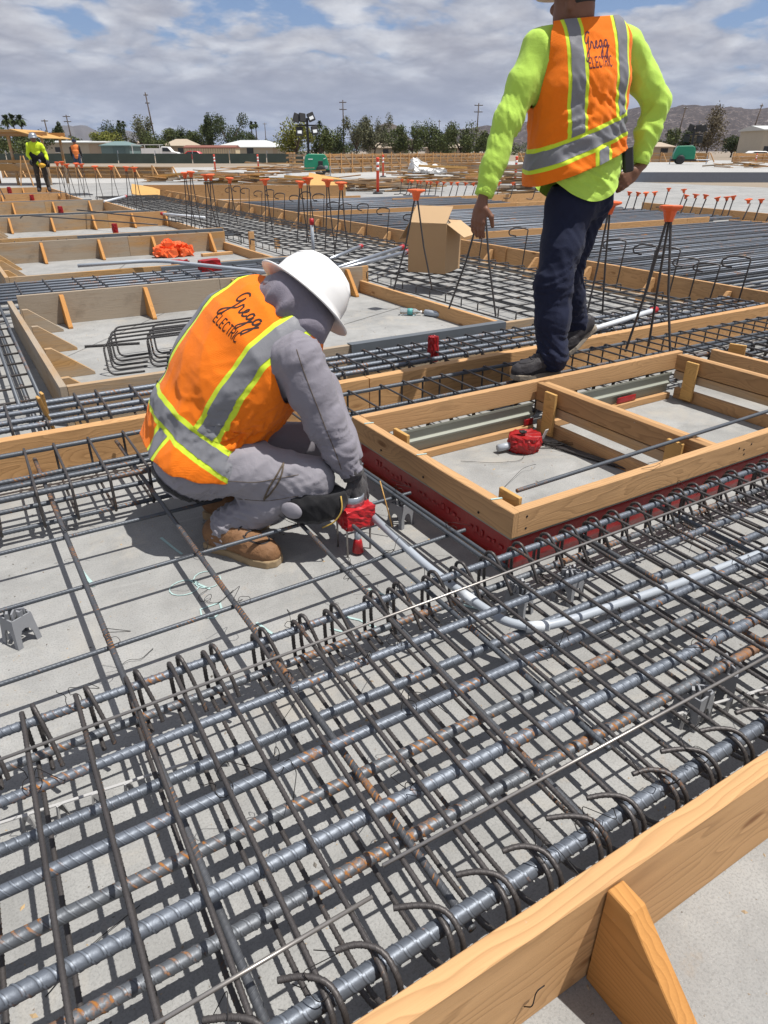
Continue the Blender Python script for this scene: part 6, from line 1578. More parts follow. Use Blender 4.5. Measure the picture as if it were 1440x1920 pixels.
def k_arms(p, o=0.0):
    d1 = chain(p, [(*SHN, .094 + o), (*(SHN * .5 + ELN * .5), .087 + o), (*ELN, .077 + o), (*(ELN * .45 + WRN * .55), .066 + o), (*WRN, .048 + o)], .03); d2 = chain(p, [(*SHF, .095 + o), (*ELF, .075 + o), (*WRF, .048 + o)], .03); return d1, d2
def k_shirt(p):
    d1, d2 = k_arms(p); d = smin(smin(k_torso(p), d1, .05), d2, .05)
    ax = WRN - SHN; return d - folds(p, 22, .0026, 11) - wrinkle(p, ELN * .7 + WRN * .3, .13, ax, 110, .0085, 1) - wrinkle(p, SHN + [.03, 0, .03], .11, ax, 80, .006, 2) - wrinkle(p, WRN, .07, ax, 150, .006, 3)
V, T = nets(k_shirt, (-1.05, 2.25, .22), (-.02, 2.97, 1.05), .0085)
def wrist_cut(V): return np.minimum((WRN - V) @ ((WRN - ELN) / np.linalg.norm(WRN - ELN)) + np.where(np.linalg.norm(V - WRN, axis=1) > .2, 9, 0) + .005, 9)
body_V, body_T = V, T
shirt = K.add('shirt', *clip(V, T, wrist_cut(V)), FM['greyshirt'])
# trousers
HN = np.array([-.765, 2.470, .345]); KN = np.array([-.285, 2.400, .315]); AN = np.array([-.625, 2.405, .105]); HF = np.array([-.765, 2.69, .345]); KF = np.array([-.30, 2.74, .33]); AF = np.array([-.70, 2.655, .11])
def k_pants(p):
    d = smin(cone(p, HN, HF, .136, .136), cone(p, tp(-.04), tp(.02), .130, .120), .05)
    d = smin(d, chain(p, [(*HN, .128), (*(HN * .5 + KN * .5 + [0, 0, .012]), .112), (*KN, .092)], .05), .05); d = smin(d, chain(p, [(*HF, .12), (*KF, .09)], .04), .05)
    s1 = chain(p, [(*KN, .088), (*(KN * .5 + AN * .5), .074), (*AN, .080), (*(AN + [.005, -.004, -.045]), .086)], .03); s2 = chain(p, [(*KF, .085), (*AF, .068), (*(AF + [0, 0, -.04]), .062)], .03)
    d = smin(smin(d, s1, .028), s2, .028)
    low = np.exp(-np.sum((p - AN) ** 2 / np.array([.012, .012, .006]), 1)); kn = np.exp(-np.sum((p - KN) ** 2, 1) / .016); th = np.exp(-np.sum((p - HN) ** 2, 1) / .03)
    return d - folds(p, 20, .0032, 23) - wrinkle(p, AN + [.03, 0, 0], .13, (.5, 0, 1), 150, .013, 4) - wrinkle(p, KN + [-.06, 0, -.05], .13, (1, 0, .7), 100, .008, 5) - wrinkle(p, HN + [.05, -.05, -.04], .18, (1, 0, -.8), 80, .010, 6)
V, T = nets(k_pants, (-1.02, 2.24, .02), (-.12, 2.92, .62), .0085); pants_V, pants_T = V, T
keep = V[:, 2] - (.048 + .012 * np.sin(V[:, 0] * 50)); pants = K.add('trousers', *clip(V, T, keep), FM['greypants'])
pb = BVHTree.FromPolygons([tuple(v) for v in V], [tuple(t) for t in T.tolist()])
# belt line and grey knee pad shell
N = vnorm(V, T); X = np.concatenate([V, N], 1)
tt = (V - PEL) @ AX; Xc, Tc = clip(X, T, np.minimum(.016 - np.abs(tt + .105 - .10 * ((V - PEL) @ BK)), np.minimum(-.70 - V[:, 0], 2.545 - V[:, 1]))); K.add('belt', Xc[:, :3] + Xc[:, 3:] * .004, Tc, FM['blackcloth'], parent=pants)
PDM = np.stack([np.array([.97, -.05, .22]), np.array([.05, 1.0, 0]), np.array([-.22, 0, .97])])
def k_pad(p): return np.maximum(ell(p, (-.272, 2.372, .232), (.138, .100, .088), PDM) - folds(p, 35, .003, 8), -(ell(p, (-.25, 2.40, .33), (.16, .12, .062))))
V2, T2 = nets(k_pad, (-.46, 2.22, .10), (-.08, 2.52, .36), .007); pad = K.add('knee_pad', V2, T2, FM['blackcloth'], parent=pants)
kv, kf = lathe_local([(.0, .0), (.036, .0), (.038, .006), (.034, .012), (.012, .015)], 20, (-.25, -.95, .15), (-.352, 2.292, .236), (1.15, .85), (.9, -.2, -.2)); K.add('pad_knob', kv, kf, FM['knob'], parent=pad)
K.tube('pad_strap', [fillet([(-.165, 2.315, .285), (-.158, 2.292, .235), (-.19, 2.285, .185), (-.24, 2.29, .160)], .03, 4)], .003, simple('yellow_cord', (.45, .30, .06), .6), parent=pad)


def ray_px(bvh, P, x, y, lift=.002):
    """point of a garment under a given bearing (used once, to lay seams on the cloth)"""
    d = Vector(((x - 720) / FPX, math.cos(PITCH) + (960 - y) / FPX * math.sin(PITCH), -math.sin(PITCH) + (960 - y) / FPX * math.cos(PITCH))).normalized()
    h_ = bvh.ray_cast(Vector((0, 0, H)), d); return np.array(h_[0]) + np.array(h_[1]) * lift if h_[0] is not None else None


def dense(pts, n=26):
    P_ = fillet([(a, b, 0) for a, b in pts], 12, 3); s_ = np.concatenate([[0], np.cumsum(np.linalg.norm(np.diff(P_, axis=0), axis=1))]); t_ = np.linspace(0, s_[-1], n); return [(np.interp(q, s_, P_[:, 0]), np.interp(q, s_, P_[:, 1])) for q in t_]


for pts in (((532, 868), (520, 890), (505, 912), (495, 935)), ((532, 868), (530, 885), (522, 905), (505, 928), (495, 937))):
    row = [r_ for r_ in (ray_px(pb, K, *q, lift=.001) for q in dense(pts)) if r_ is not None]
    if len(row) > 2: K.tube('zip', [fillet(row, .02, 3)], .0035, FM['zip'], parent=pants)
for pts in (((345, 890), (420, 902), (480, 905), (560, 890)), ((440, 935), (500, 940), (560, 930))):
    row = [r_ for r_ in (ray_px(pb, K, *q, lift=.0002) for q in dense(pts)) if r_ is not None]
    if len(row) > 2: K.tube('seam', [fillet(row, .04, 3)], .0014, FM['zip'], parent=pants)
sb = BVHTree.FromPolygons([tuple(v) for v in body_V], [tuple(t) for t in body_T.tolist()])
row = [r_ for r_ in (ray_px(sb, K, *q, lift=.0002) for q in dense(((556, 655), (567, 690), (582, 730), (598, 770), (614, 812), (630, 850), (640, 880)), 40)) if r_ is not None]
if len(row) > 2: K.tube('sleeve_seam', [fillet(row, .04, 3)], .0016, FM['zip'], parent=shirt)
# vest
def k_vest(p):
    tq = (p - PEL) @ AX; flare = np.clip(.26 - tq, 0, .4) * .055
    hip = smin(cone(p, HN, HF, .136, .136), cone(p, HN, HN * .72 + KN * .28, .128, .118), .05) - .016
    d = smin(k_torso(p, .020) - flare, hip, .05); n_ = (p - PEL) @ BK
    crease = np.exp(-((tq - .22) / .16) ** 2) * np.clip(1.2 - np.abs(n_ - .02) / .14, 0, 1)
    return d - folds(p, 16, .0035, 31) - wrinkle(p, tp(.22, .17, -.04), .17, AX + LAT * .6, 62, .020, 8) - wrinkle(p, tp(.38, .14, .02), .15, LAT - AX * .4, 48, .009, 9) - wrinkle(p, tp(.12, -.05, .15), .16, LAT + AX * .3, 45, .010, 10)
V, T = nets(k_vest, (-1.10, 2.24, .15), (-.15, 2.95, 1.10), .0085); N = vnorm(V, T); rel = V - PEL; t_ = rel @ AX; l_ = rel @ LAT; n_ = rel @ BK
da1 = chain(V, [(*(SHN + .10 * (ELN - SHN) + LAT * .02), .0), (*(SHN * .5 + ELN * .5), 0), (*ELN, 0)], .01); da2 = chain(V, [(*(SHF - .25 * (ELF - SHF)), .0), (*SHF, 0), (*ELF, 0)], .01)
hole = np.minimum(da1 - .112, da2 - .125); neck = np.linalg.norm(rel - (AX * .750 - BK * .075), axis=1) - .112
hem = V[:, 2] - np.interp(V[:, 0], [-1.05, -.95, -.80, -.66, -.60, -.50, -.42, -.32, -.20], [.455, .425, .370, .332, .335, .400, .475, .520, .545]) + .004 * np.sin(V[:, 0] * 60)
X = np.concatenate([V, N, t_[:, None], l_[:, None], n_[:, None]], 1)
for f in (1, 2, 3):
    fld = {1: hole, 2: neck, 3: hem}[f]; X = np.concatenate([X, fld[:, None]], 1)
Tv = T
for col_ in (9, 10, 11): X, Tv = clip(X, Tv, X[:, col_])
vest = K.add('vest', X[:, :3], Tv, FM['vest'], solid=.004, off=0.0)
t_, l_, n_ = X[:, 6], X[:, 7], X[:, 8]; one = np.ones(len(X))
band = t_ - (.132 + .0 * l_) + .45 * np.clip(n_, -.2, .05) * 0
Xt = X[:, :6]
strip_keep = np.minimum(t_ - .179, n_ + .10)
tape_parts(K, Xt, Tv, [(l_ - .142, .047, .030, strip_keep), (l_ + .215, .047, .030, strip_keep), (band, .052, .032, one), (l_ - .0, .045, .028, np.minimum(.080 - t_, n_ + .02))], vest)
vb = BVHTree.FromPolygons([tuple(v) for v in X[:, :3]], [tuple(t) for t in Tv.tolist()])
lettering(K, 'letter', vb, tp(.605, -.095), LAT, AX, BK, ['G_', 'r_', 'e_', 'g_', 'g_'], .072, .0080, FM['ink'], vest, xs=.82); lettering(K, 'letter', vb, tp(.535, -.082), LAT, AX, BK, list('ELECTRIC'), .038, .0056, FM['ink'], vest, xs=.66)
# hood, head and hard hat
HAX = np.array([.62, .42, .68]); HAX /= np.linalg.norm(HAX); HC = np.array([-.292, 2.665, .962]); HF_ = np.array([.62, -.05, -.66]); HF_ -= HAX * (HF_ @ HAX); HF_ /= np.linalg.norm(HF_); HL = np.cross(HAX, HF_); HM_ = np.stack([HF_, HL, HAX])
def k_head(p):
    d = ell(p, HC - HAX * .045 + HF_ * .015, (.100, .080, .125), HM_); d = smin(d, ell(p, HC - HAX * .11 + HF_ * .055, (.055, .058, .05), HM_), .04); d = smin(d, ell(p, HC - HAX * .065 + HF_ * .112, (.018, .014, .022), HM_), .012)
    for s_ in (-1, 1): d = smin(d, ell(p, HC - HAX * .05 + HL * .082 * s_, (.020, .010, .030), HM_), .01); d = np.maximum(d, -(ell(p, HC - HAX * .035 + HF_ * .118 + HL * .034 * s_, (.014, .016, .010), HM_)))
    return smin(d, cone(p, HC - HAX * .09 - HF_ * .02, NECK, .058, .065), .03)
V, T = nets(k_head, (-.60, 2.45, .70), (-.05, 2.85, 1.15), .008); body = K.add('body', V, T, FM['skin'])
def k_hood(p):
    d = ell(p, HC - HAX * .05 + HF_ * .012, (.130, .108, .145), HM_); d = smin(d, chain(p, [(*(HC - HAX * .10 - HF_ * .040), .088), (*(NECK + [.02, -.01, .005]), .088), (*tp(.648, .02, -.035), .105)], .05), .045); d = smin(d, ell(p, HC - HAX * .150 + HF_ * .060, (.060, .078, .062), HM_), .05)
    d = smin(d, cone(p, HC - HAX * .16 + HF_ * .03, NECK + AX * .02 + np.array([.09, -.05, -.10]), .06, .075), .05)
    q = p - HC; along = q @ HAX; ar = np.arctan2(q @ HL, q @ HF_); am = np.clip((-.04 - along) / .08, 0, 1)
    return d - folds(p, 9, .0022, 41) - am * .020 * (.5 - np.abs(np.sin(ar * 2.6 + along * 7 + .7 * np.sin(along * 15)))) - am * .014 * (.5 - np.abs(np.sin(ar * 4.7 + 1.0 - along * 11 + .6 * np.sin(ar * 3))))
V, T = nets(k_hood, (-.66, 2.42, .66), (-.05, 2.90, 1.16), .0075); q = V - HC
face = np.sqrt(((q @ HL) / .072) ** 2 + ((q @ HAX + .075) / .075) ** 2) - 1; face = np.where(q @ HF_ > .06, face * 0 + 9, 9); hood = K.add('hood', *clip(V, T, np.minimum(np.clip(face, -1, 1), (V - PEL) @ AX - .628 + .25 * np.clip((V - PEL) @ BK, -.2, .2))), FM['hood'], solid=.004)
prof = [(.118, -.004), (.150, -.012), (.182, -.020), (.186, -.017), (.185, -.013), (.152, -.002), (.140, .006), (.137, .02), (.133, .055), (.118, .095), (.092, .125), (.055, .143), (.02, .149)]
hv, hf = lathe_local(prof, 44, HAX, HC, (1.10, .97), HF_); hat = K.add('hard_hat', hv, hf, FM['hat'])
for s_ in (-.04, 0, .04):
    pth = [HC + HF_ * x * 1.08 + HL * s_ + HAX * (np.interp(math.hypot(x, s_), [0, .055, .092, .118, .133], [.1495, .1435, .1255, .0955, .056]) + .001) for x in np.linspace(-.112, .112, 15)]
    K.tube('ridge', [pth], .0065, FM['hat'], parent=hat, seg=8)
K.tube('suspension_band', [[HC - HAX * .028 + HF_ * .112 * math.cos(a) + HL * .104 * math.sin(a) for a in np.linspace(1.6, 4.7, 22)]], .011, FM['blackcloth'], parent=hat, seg=8)
kv, kf = lathe_local([(0, 0), (.024, 0), (.026, .012), (.018, .018)], 16, -HF_ - HL * .5, HC - HAX * .040 - HF_ * .135 + np.array([0, -.055, 0])); K.add('ratchet_knob', kv, kf, FM['knob'], parent=hat)
# gloves
hand(K, 'glove', WRN + [.006, -.002, -.012], (.30, .10, -.92), (.75, -.60, .20), (-.2, -.85, -.1), .55, FM['glove'], 1.08, .0105); hand(K, 'glove', WRF + [.0, -.005, -.01], (.35, -.55, -.75), (.6, .6, .2), (.1, -.4, .5), .5, FM['glove'], 1.05, .0105)
K.tube('glove_cuff', [[WRN - (WRN - ELN) / np.linalg.norm(WRN - ELN) * .02, WRN + (WRN - ELN) / np.linalg.norm(WRN - ELN) * .022]], .044, FM['glove'], seg=16)
# boots
boot(K, 'boot', (-.735, 2.430, .0), (-.412, 2.275, .0), (0, 0, 1), .34, FM['leather'], FM['sole'], (-.640, 2.412, .120), wide=1.12, sr=.048); boot(K, 'boot', (-.80, 2.665, .02), (-.50, 2.58, .0), (0, 0, 1), .32, FM['leather'], FM['sole'], (-.71, 2.655, .13), wide=1.08, laces=False, sr=.048)

# ================================================================== walking man
S = Person('walking man in orange vest over lime shirt and navy trousers seen from behind', 1.05, 4.15)
SP = np.array([1.095, 4.27, 1.240]); SN = np.array([1.005, 4.27, 2.06]); SAX = (SN - SP) / np.linalg.norm(SN - SP); SLAT = np.array([.945, .32, .04]); SLAT -= SAX * (SLAT @ SAX); SLAT /= np.linalg.norm(SLAT); SBK = np.cross(SAX, SLAT)
if SBK[1] > 0: SBK = -SBK
def sp(t, l=0., n=0.): return SP + SAX * t + SLAT * l + SBK * n
def s_torso(p, o=0.0):
    d = None
    for l in (-1, 1, 0):
        e = .012 if l == 0 else 0
        c = chain(p, [(*sp(-.02, l * .092), .162 + e + o), (*sp(.14, l * .098, -.01), .160 + e + o), (*sp(.32, l * .098), .145 + e + o), (*sp(.54, l * .118), .142 + e + o), (*sp(.680, l * .130), .112 + o), (*sp(.745, l * .11), .080 + o)], .05); d = c if d is None else smin(d, c, .07)
    for s_ in (-1, 1): d = smin(d, cone(p, sp(.765, s_ * .04), sp(.695, s_ * .215), .062 + o, .068 + o), .05)
    return smin(d, cone(p, sp(.73), sp(.83, 0, -.01), .088 + o, .064 + o), .05)
LSH = np.array([.800, 4.20, 1.910]); LEL = np.array([.648, 4.12, 1.58]); LWR = np.array([.545, 4.05, 1.255]); RSH = np.array([1.285, 4.36, 1.950]); REL = np.array([1.515, 4.40, 1.690]); RWR = np.array([1.462, 4.36, 1.405])
def s_arms(p):
    return chain(p, [(*LSH, .094), (*(LSH * .5 + LEL * .5), .085), (*LEL, .074), (*(LEL * .4 + LWR * .6), .066), (*LWR, .054)], .03), chain(p, [(*RSH, .094), (*(RSH * .45 + REL * .55), .083), (*REL, .078), (*(REL * .45 + RWR * .55), .068), (*RWR, .054)], .03)
def s_shirt(p):
    a, b = s_arms(p); d = smin(smin(s_torso(p), a, .05), b, .05); eL = np.exp(-np.sum((p - LEL) ** 2, 1) / .022); eR = np.exp(-np.sum((p - (REL * .7 + RWR * .3)) ** 2, 1) / .02); tq = (p - SP) @ SAX
    hemf = np.exp(-((tq - .07) / .08) ** 2)
    return d - folds(p, 17, .0032, 51) - wrinkle(p, LEL, .16, LWR - LSH, 45, .006, 11) - wrinkle(p, LWR + [.02, .02, .06], .10, LWR - LEL, 70, .006, 12) - wrinkle(p, REL * .6 + RWR * .4, .17, (.4, 0, 1), 52, .010, 13) - wrinkle(p, RSH + [.04, 0, -.08], .15, (1, 0, -1), 40, .006, 14) - hemf * .5 * (wrinkle(p, sp(.07, -.05, .1), .3, SLAT + SAX * .6, 50, .022, 15))
V, T = nets(s_shirt, (.42, 3.90, 1.02), (1.66, 4.66, 2.22), .0105); tq = (V - SP) @ SAX; lq = (V - SP) @ SLAT
cw = np.minimum(np.where(np.linalg.norm(V - LWR, axis=1) < .2, (LWR - V) @ ((LWR - LEL) / np.linalg.norm(LWR - LEL)) + .012, 9), np.where(np.linalg.norm(V - RWR, axis=1) < .14, (RWR - V) @ ((RWR - REL) / np.linalg.norm(RWR - REL)) + .012, 9))
hemk = tq - (-.045 + 2.3 * (np.clip(lq, -.3, .3) - .03) ** 2); arm_near = np.minimum(*s_arms(V)) < .02; hemk = np.where(arm_near & (np.abs(lq) > .24), 1, hemk); nk = -(tq - .795)
s_shirt_o = S.add('shirt', *clip(np.concatenate([V], 1), T, np.minimum(np.minimum(cw, hemk), nk)), FM['limeshirt'])
for W_, E_ in ((LWR, LEL), (RWR, REL)):
    dv = (W_ - E_) / np.linalg.norm(W_ - E_); S.tube('cuff', [[W_ - dv * .02, W_ + dv * .006, W_ + dv * .022]], .050, FM['limeshirt'], parent=s_shirt_o, seg=18)
# trousers
H1 = np.array([1.060, 4.23, 1.165]); K1 = np.array([.992, 4.12, .760]); A1 = np.array([1.015, 4.045, .355]); H2 = np.array([1.195, 4.34, 1.175]); K2 = np.array([1.125, 4.36, .790]); A2 = np.array([1.245, 4.50, .455])
def s_pants(p):
    d = smin(cone(p, H1 + [0, 0, .03], H2 + [0, 0, .03], .138, .138), cone(p, sp(-.055), sp(.02), .140, .130), .05)
    d = smin(d, chain(p, [(*H1, .130), (*(H1 * .5 + K1 * .5), .122), (*K1, .108), (*(K1 * .5 + A1 * .5), .102), (*A1, .092), (*(A1 - [0, 0, .07]), .078)], .04), .04); d = smin(d, chain(p, [(*H2, .124), (*(H2 * .5 + K2 * .5), .100), (*K2, .092), (*(K2 * .5 + A2 * .5), .088), (*A2, .082), (*(A2 + [.01, .015, -.04]), .072)], .04), .03)
    lo_ = np.exp(-((p[:, 2] - .36) / .10) ** 2); kn = np.exp(-((p[:, 2] - .76) / .11) ** 2)
    return d - folds(p, 13, .0045, 61, (1, 1, .6)) - wrinkle(p, A1 + [0, 0, .03], .15, (0, 0, 1), 80, .014, 21) - wrinkle(p, A2 + [0, 0, .06], .14, (0, 0, 1), 80, .012, 22) - wrinkle(p, K1, .18, (.5, 0, 1), 60, .011, 23) - wrinkle(p, K2 + [.05, 0, .05], .18, (.6, 0, 1), 60, .012, 24) - wrinkle(p, H2 + [-.05, 0, -.12], .2, (1, 0, 1), 55, .012, 25)
V, T = nets(s_pants, (.78, 3.88, .22), (1.52, 4.68, 1.42), .0105); kp = np.where(V[:, 1] + V[:, 0] * .6 < 4.86, V[:, 2] - .285, V[:, 2] - .41); kp = np.minimum(kp, .05 - ((V - SP) @ SAX)); s_pants_o = S.add('trousers', *clip(V, T, kp), FM['navy'])
# vest
def s_vest(p):
    tq = (p - SP) @ SAX; lq = (p - SP) @ SLAT; d = s_torso(p, .022) - np.clip(.30 - tq, 0, .4) * .07
    return d - folds(p, 12, .0038, 71) - wrinkle(p, sp(.30, .14, .1), .22, SLAT * .6 + SAX, 50, .013, 31) - wrinkle(p, sp(.25, -.15, .1), .22, SLAT * -.5 + SAX, 45, .010, 32) - wrinkle(p, sp(.45, .05, .12), .2, SLAT, 50, .007, 33)
V, T = nets(s_vest, (.62, 3.92, 1.10), (1.58, 4.62, 2.24), .0105); N = vnorm(V, T); rel = V - SP; t_ = rel @ SAX; l_ = rel @ SLAT; n_ = rel @ SBK
ha = np.minimum(chain(V, [(*(LSH - SLAT * .045 + SAX * .10), 0), (*(LSH - SLAT * .015), 0), (*LEL, 0)], .01), chain(V, [(*(RSH + SLAT * .045 + SAX * .10), 0), (*(RSH + SLAT * .015), 0), (*REL, 0)], .01)) - .108
hem = t_ - (.135 + .24 * l_); neck = np.minimum(np.linalg.norm(rel - SAX * .83 + SBK * .03, axis=1) - .100, .805 - t_)
X = np.concatenate([V, N, t_[:, None], l_[:, None], n_[:, None], ha[:, None], neck[:, None], hem[:, None]], 1); Tv = T
for c_ in (9, 10, 11): X, Tv = clip(X, Tv, X[:, c_])
s_vest_o = S.add('vest', X[:, :3], Tv, FM['vest'], solid=.004, off=0.0); t_, l_, n_ = X[:, 6], X[:, 7], X[:, 8]
bandc = t_ - (.262 + .26 * l_); one = np.ones(len(X))
tape_parts(S, X[:, :6], Tv, [(l_ + .110, .052, .034, np.minimum(bandc - .056, n_ + .05)), (l_ - .168, .052, .034, np.minimum(bandc - .056, n_ + .05)), (bandc, .058, .037, one), (l_ - .035, .055, .034, np.minimum(-.058 - bandc, n_))], s_vest_o)
vb = BVHTree.FromPolygons([tuple(v) for v in X[:, :3]], [tuple(t) for t in Tv.tolist()])
lettering(S, 'letter', vb, sp(.655, -.068), SLAT, SAX, SBK, ['G_', 'r_', 'e_', 'g_', 'g_'], .078, .0085, FM['inknavy'], s_vest_o, xs=.64); lettering(S, 'letter', vb, sp(.582, -.056), SLAT, SAX, SBK, list('ELECTRIC'), .046, .0068, FM['inknavy'], s_vest_o, xs=.56)
# head, neck, hat
HC2 = np.array([.965, 4.255, 2.118]); HFd = np.array([-.85, .50, -.10]); HFd /= np.linalg.norm(HFd); HA2 = np.array([-.08, .02, 1.0]); HA2 -= HFd * (HA2 @ HFd); HA2 /= np.linalg.norm(HA2); HL2 = np.cross(HA2, HFd); HM2 = np.stack([HFd, HL2, HA2])
def s_head(p):
    d = ell(p, HC2 + HA2 * .01, (.100, .080, .125), HM2); d = smin(d, ell(p, HC2 + HFd * .045 - HA2 * .07, (.06, .06, .055), HM2), .04); d = smin(d, ell(p, HC2 + HFd * .105 - HA2 * .015, (.02, .014, .024), HM2), .012)
    for s_ in (-1, 1): d = smin(d, ell(p, HC2 + HL2 * .082 * s_ - HFd * .005 - HA2 * .01, (.020, .011, .032), HM2), .01); d = np.maximum(d, -ell(p, HC2 + HFd * .104 + HL2 * .034 * s_ + HA2 * .012, (.014, .015, .010), HM2))
    d = np.maximum(d, -ell(p, HC2 + HFd * .110 - HA2 * .060, (.012, .026, .004), HM2)); return smin(d, cone(p, HC2 - HA2 * .05 - HFd * .025, sp(.73, 0, -.005), .072, .086), .04)
V, T = nets(s_head, (.76, 4.05, 1.90), (1.25, 4.50, 2.44), .009); S.add('body', V, T, FM['skin'])
V, T = nets(lambda p: np.maximum(ell(p, HC2 + HA2 * .015 - HFd * .008, (.100, .087, .122), HM2), (p - HC2) @ HFd - .02 + ((p - HC2) @ HA2) * -.4) + .0, (.76, 4.05, 2.05), (1.25, 4.50, 2.44), .009); S.add('hair', V, T, FM['hair'])
prof = [(.112, .0), (.140, -.004), (.172, -.012), (.175, -.009), (.142, .006), (.134, .016), (.131, .055), (.116, .10), (.088, .13), (.05, .147), (.02, .152)]
hv, hf = lathe_local(prof, 36, HA2, HC2 + HA2 * .048, (1.10, .97), HFd); s_hat = S.add('hard_hat', hv, hf, FM['creamhat'])
# hands
hand(S, 'hand', LWR + [-.012, -.012, -.05], (-.16, -.06, -1), (-.62, -.75, .05), (.5, -.5, .0), .55, FM['skin'], 1.12, .0098, .0045); hand(S, 'hand', RWR + [-.012, -.018, -.045], (-.72, -.25, -.55), (.30, -.85, .25), (-.2, .1, .8), .75, FM['skin'], 1.10, .0098, .0045)
ph = thing('radio', 'black handheld radio clipped at the walking man\'s right hip', 'radio', tuple((RGT * 1.37 + FWD * 4.22)) + (1.36,), -HEAD)
o = bpy.data.objects.new('case', box_mesh('case', .055, .035, .13, M['black'], .008)); COL.objects.link(o); o.parent = ph; o.location = (-.03, 0, -.02); o.rotation_euler = (0, -.2, 0)
o = bpy.data.objects.new('antenna', tube_mesh('antenna', [[(0, 0, 0), (-.012, 0, .05)]], .006, M['black'], seg=8)); COL.objects.link(o); o.parent = ph; o.location = (-.035, .015, .10)
# shoes
boot(S, 'shoe', (1.075, 4.075, .236), (.770, 3.985, .236), (0, 0, 1), .32, FM['darkleather'], FM['greysole'], (1.02, 4.05, .37), wide=1.10, laces=True); boot(S, 'shoe', (1.400, 4.56, .415), (1.175, 4.43, .250), (-.52, -.30, .80), .30, FM['darkleather'], FM['greysole'], (1.265, 4.515, .46), wide=1.10, laces=False)


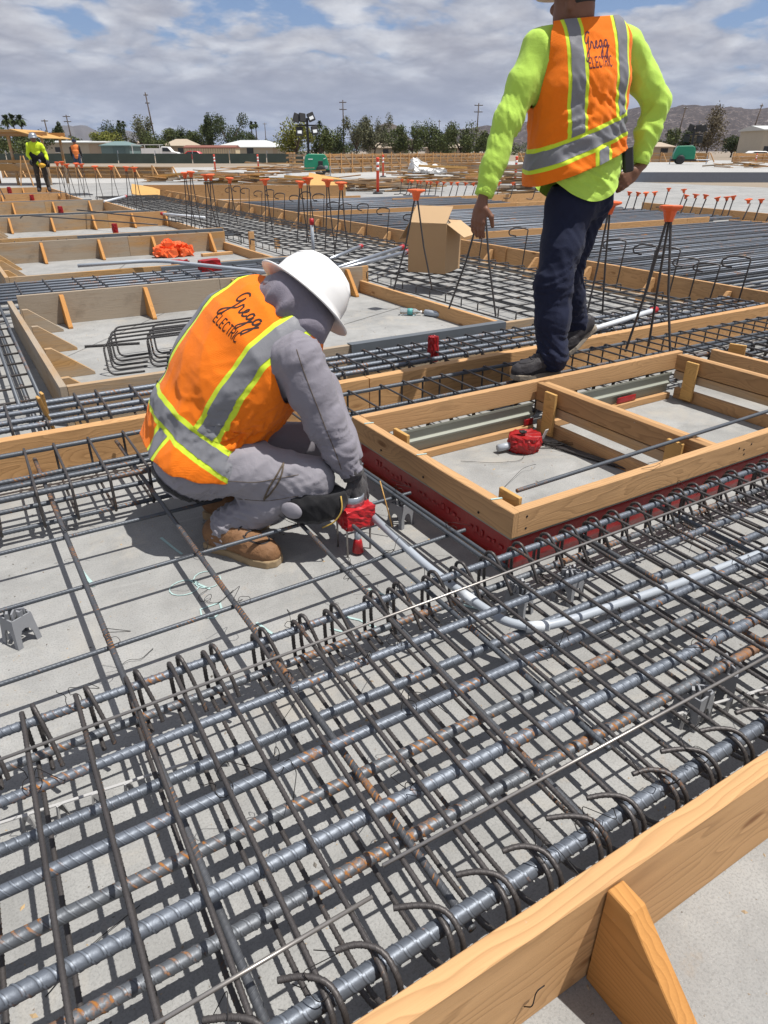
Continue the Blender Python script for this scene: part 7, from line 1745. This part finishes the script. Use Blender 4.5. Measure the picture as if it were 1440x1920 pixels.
# ================================================================== two distant workers
def small_worker(label, px, D, face, jacket, trousers, hatm, hgt=1.78, bend=0.0, vestm=None, z0=0.0, arms=((.30, -.05, 1.05), (-.30, -.05, 1.05)), gear=None):
    p = far(px, D); a0 = p.x * RGT.x + p.y * RGT.y; b0 = D; P = Person(label, a0, b0, z0=z0); s = hgt / 1.78
    def w(x, y, z): return np.array([a0 + (x * math.cos(face) - y * math.sin(face)) * s, b0 + (x * math.sin(face) + y * math.cos(face)) * s, z0 + z * s])
    bx = bend
    def jk(q):
        d = smin(chain(q, [(*w(0, 0, .92), .155 * s), (*w(0, bx * .4, 1.15), .165 * s), (*w(0, bx, 1.40), .15 * s)], .05), cone(q, w(-.17, bx, 1.40), w(.17, bx, 1.40), .085 * s, .085 * s), .06)
        for sg, hnd in ((1, arms[0]), (-1, arms[1])): d = smin(d, chain(q, [(*w(.20 * sg, bx, 1.38), .078 * s), (*w(.27 * sg, bx + .03, 1.12), .066 * s), (*w(*hnd), .050 * s)], .03), .04)
        return d - folds(q, 14, .006, 5)
    lo = np.array([a0 - .5, b0 - .6, z0 + .7 * s]); V, T = nets(jk, lo, lo + [1.0, 1.2, .95 * s], .022, 1); j = P.add('jacket', V, T, jacket)
    if vestm is not None:
        N = vnorm(V, T); x = np.concatenate([V, N], 1); r_ = (V - w(0, 0, 0)); c_ = r_[:, 0] * math.cos(face) + r_[:, 1] * math.sin(face); Xc, Tc = clip(x, T, .205 * s - np.abs(c_)); P.add('vest', Xc[:, :3] + Xc[:, 3:] * .012, Tc, vestm, parent=j)
    def pt(q):
        d = cone(q, w(-.09, 0, .93), w(.09, 0, .93), .13 * s, .13 * s)
        for sg in (1, -1): d = smin(d, chain(q, [(*w(.10 * sg, 0, .90), .11 * s), (*w(.13 * sg, -.03, .50), .085 * s), (*w(.15 * sg, 0, .08), .072 * s)], .03), .03)
        return d - folds(q, 12, .006, 6)
    lo = np.array([a0 - .4, b0 - .4, z0 + .02]); V, T = nets(pt, lo, lo + [.8, .8, 1.06 * s], .022, 1); P.add('trousers', V, T, trousers)
    hc = w(0, bx * 1.5, 1.62 - abs(bx) * .25); hm = np.eye(3)
    def hd(q): return smin(ell(q, hc, (.085 * s, .10 * s, .125 * s)), cone(q, hc - [0, 0, .08 * s], w(0, bx, 1.42), .06 * s, .07 * s), .03)
    V, T = nets(hd, hc - .25, hc + .22, .016, 1); P.add('body', V, T, FM['skin'])
    hv, hf = lathe_local([(.11 * s, 0), (.15 * s, -.008), (.155 * s, .0), (.13 * s, .015), (.125 * s, .06), (.09 * s, .12), (.03 * s, .14)], 20, (0, bx * .9, 1), hc + [0, 0, .04 * s]); P.add('hard_hat', hv, hf, hatm)
    for sg, hnd in ((1, arms[0]), (-1, arms[1])): q = w(*hnd); hand(P, 'glove', q, (0, -.1, -1), (sg * 1.0 * math.cos(face), sg * math.sin(face), 0), (0, -1, 0), .5, FM['glove'], 1.1, .011, .009)
    for sg in (1, -1): h_ = w(.15 * sg, .06, 0); t_ = w(.17 * sg, -.22, 0); boot(P, 'boot', h_, t_, (0, 0, 1), .29, FM['darkleather'], FM['darkleather'], w(.15 * sg, 0, .16), laces=False)
    return P, w


P3, w3 = small_worker('worker in lime jacket with silver hard hat and tool belt at far left', 68, 25.8, .35, FM['limejkt'], FM['brown'], M['galv'], 1.78, -.12, None, .22, ((.30, -.22, .98), (-.22, -.16, 1.0)))
def dark_hem(q): return smin(cone(q, w3(-.10, -.04, 1.08), w3(.10, -.04, 1.08), .175, .175), cone(q, w3(-.08, 0, .98), w3(.10, 0, .98), .17, .17), .05)
V, T = nets(dark_hem, w3(0, 0, .75) - [.4, .4, 0], w3(0, 0, 1.34) + [.4, .4, 0], .022, 1); P3.add('jacket_hem', *clip(V, T, np.minimum(w3(0, 0, 1.21)[2] - V[:, 2], V[:, 2] - w3(0, 0, .86)[2])), FM['blackcloth'])
for (x, y, z, r, mm) in ((.26, -.06, .86, (.10, .09, .13), FM['blackcloth']), (-.22, -.04, .88, (.07, .08, .10), FM['blackcloth']), (.10, -.20, .80, (.13, .07, .075), simple('yellow_tool', (.65, .36, .02), .5)), (.05, -.19, .92, (.05, .03, .06), FM['knob'])):
    c_ = w3(x, y, z); V, T = nets(lambda q: ell(q, c_, r) - folds(q, 30, .008, 3), c_ - .2, c_ + .2, .02, 1); P3.add('tool_pouch', V, T, mm)
small_worker('far worker in pale orange vest and jeans with dark hard hat, back turned', 142, 46, 3.3, FM['blackcloth'], FM['jeans'], FM['navy'], 1.80, .0, fabric('faded_orange', (.75, .22, .06), .8), .25, ((.28, -.02, .92), (-.28, -.02, .92)))
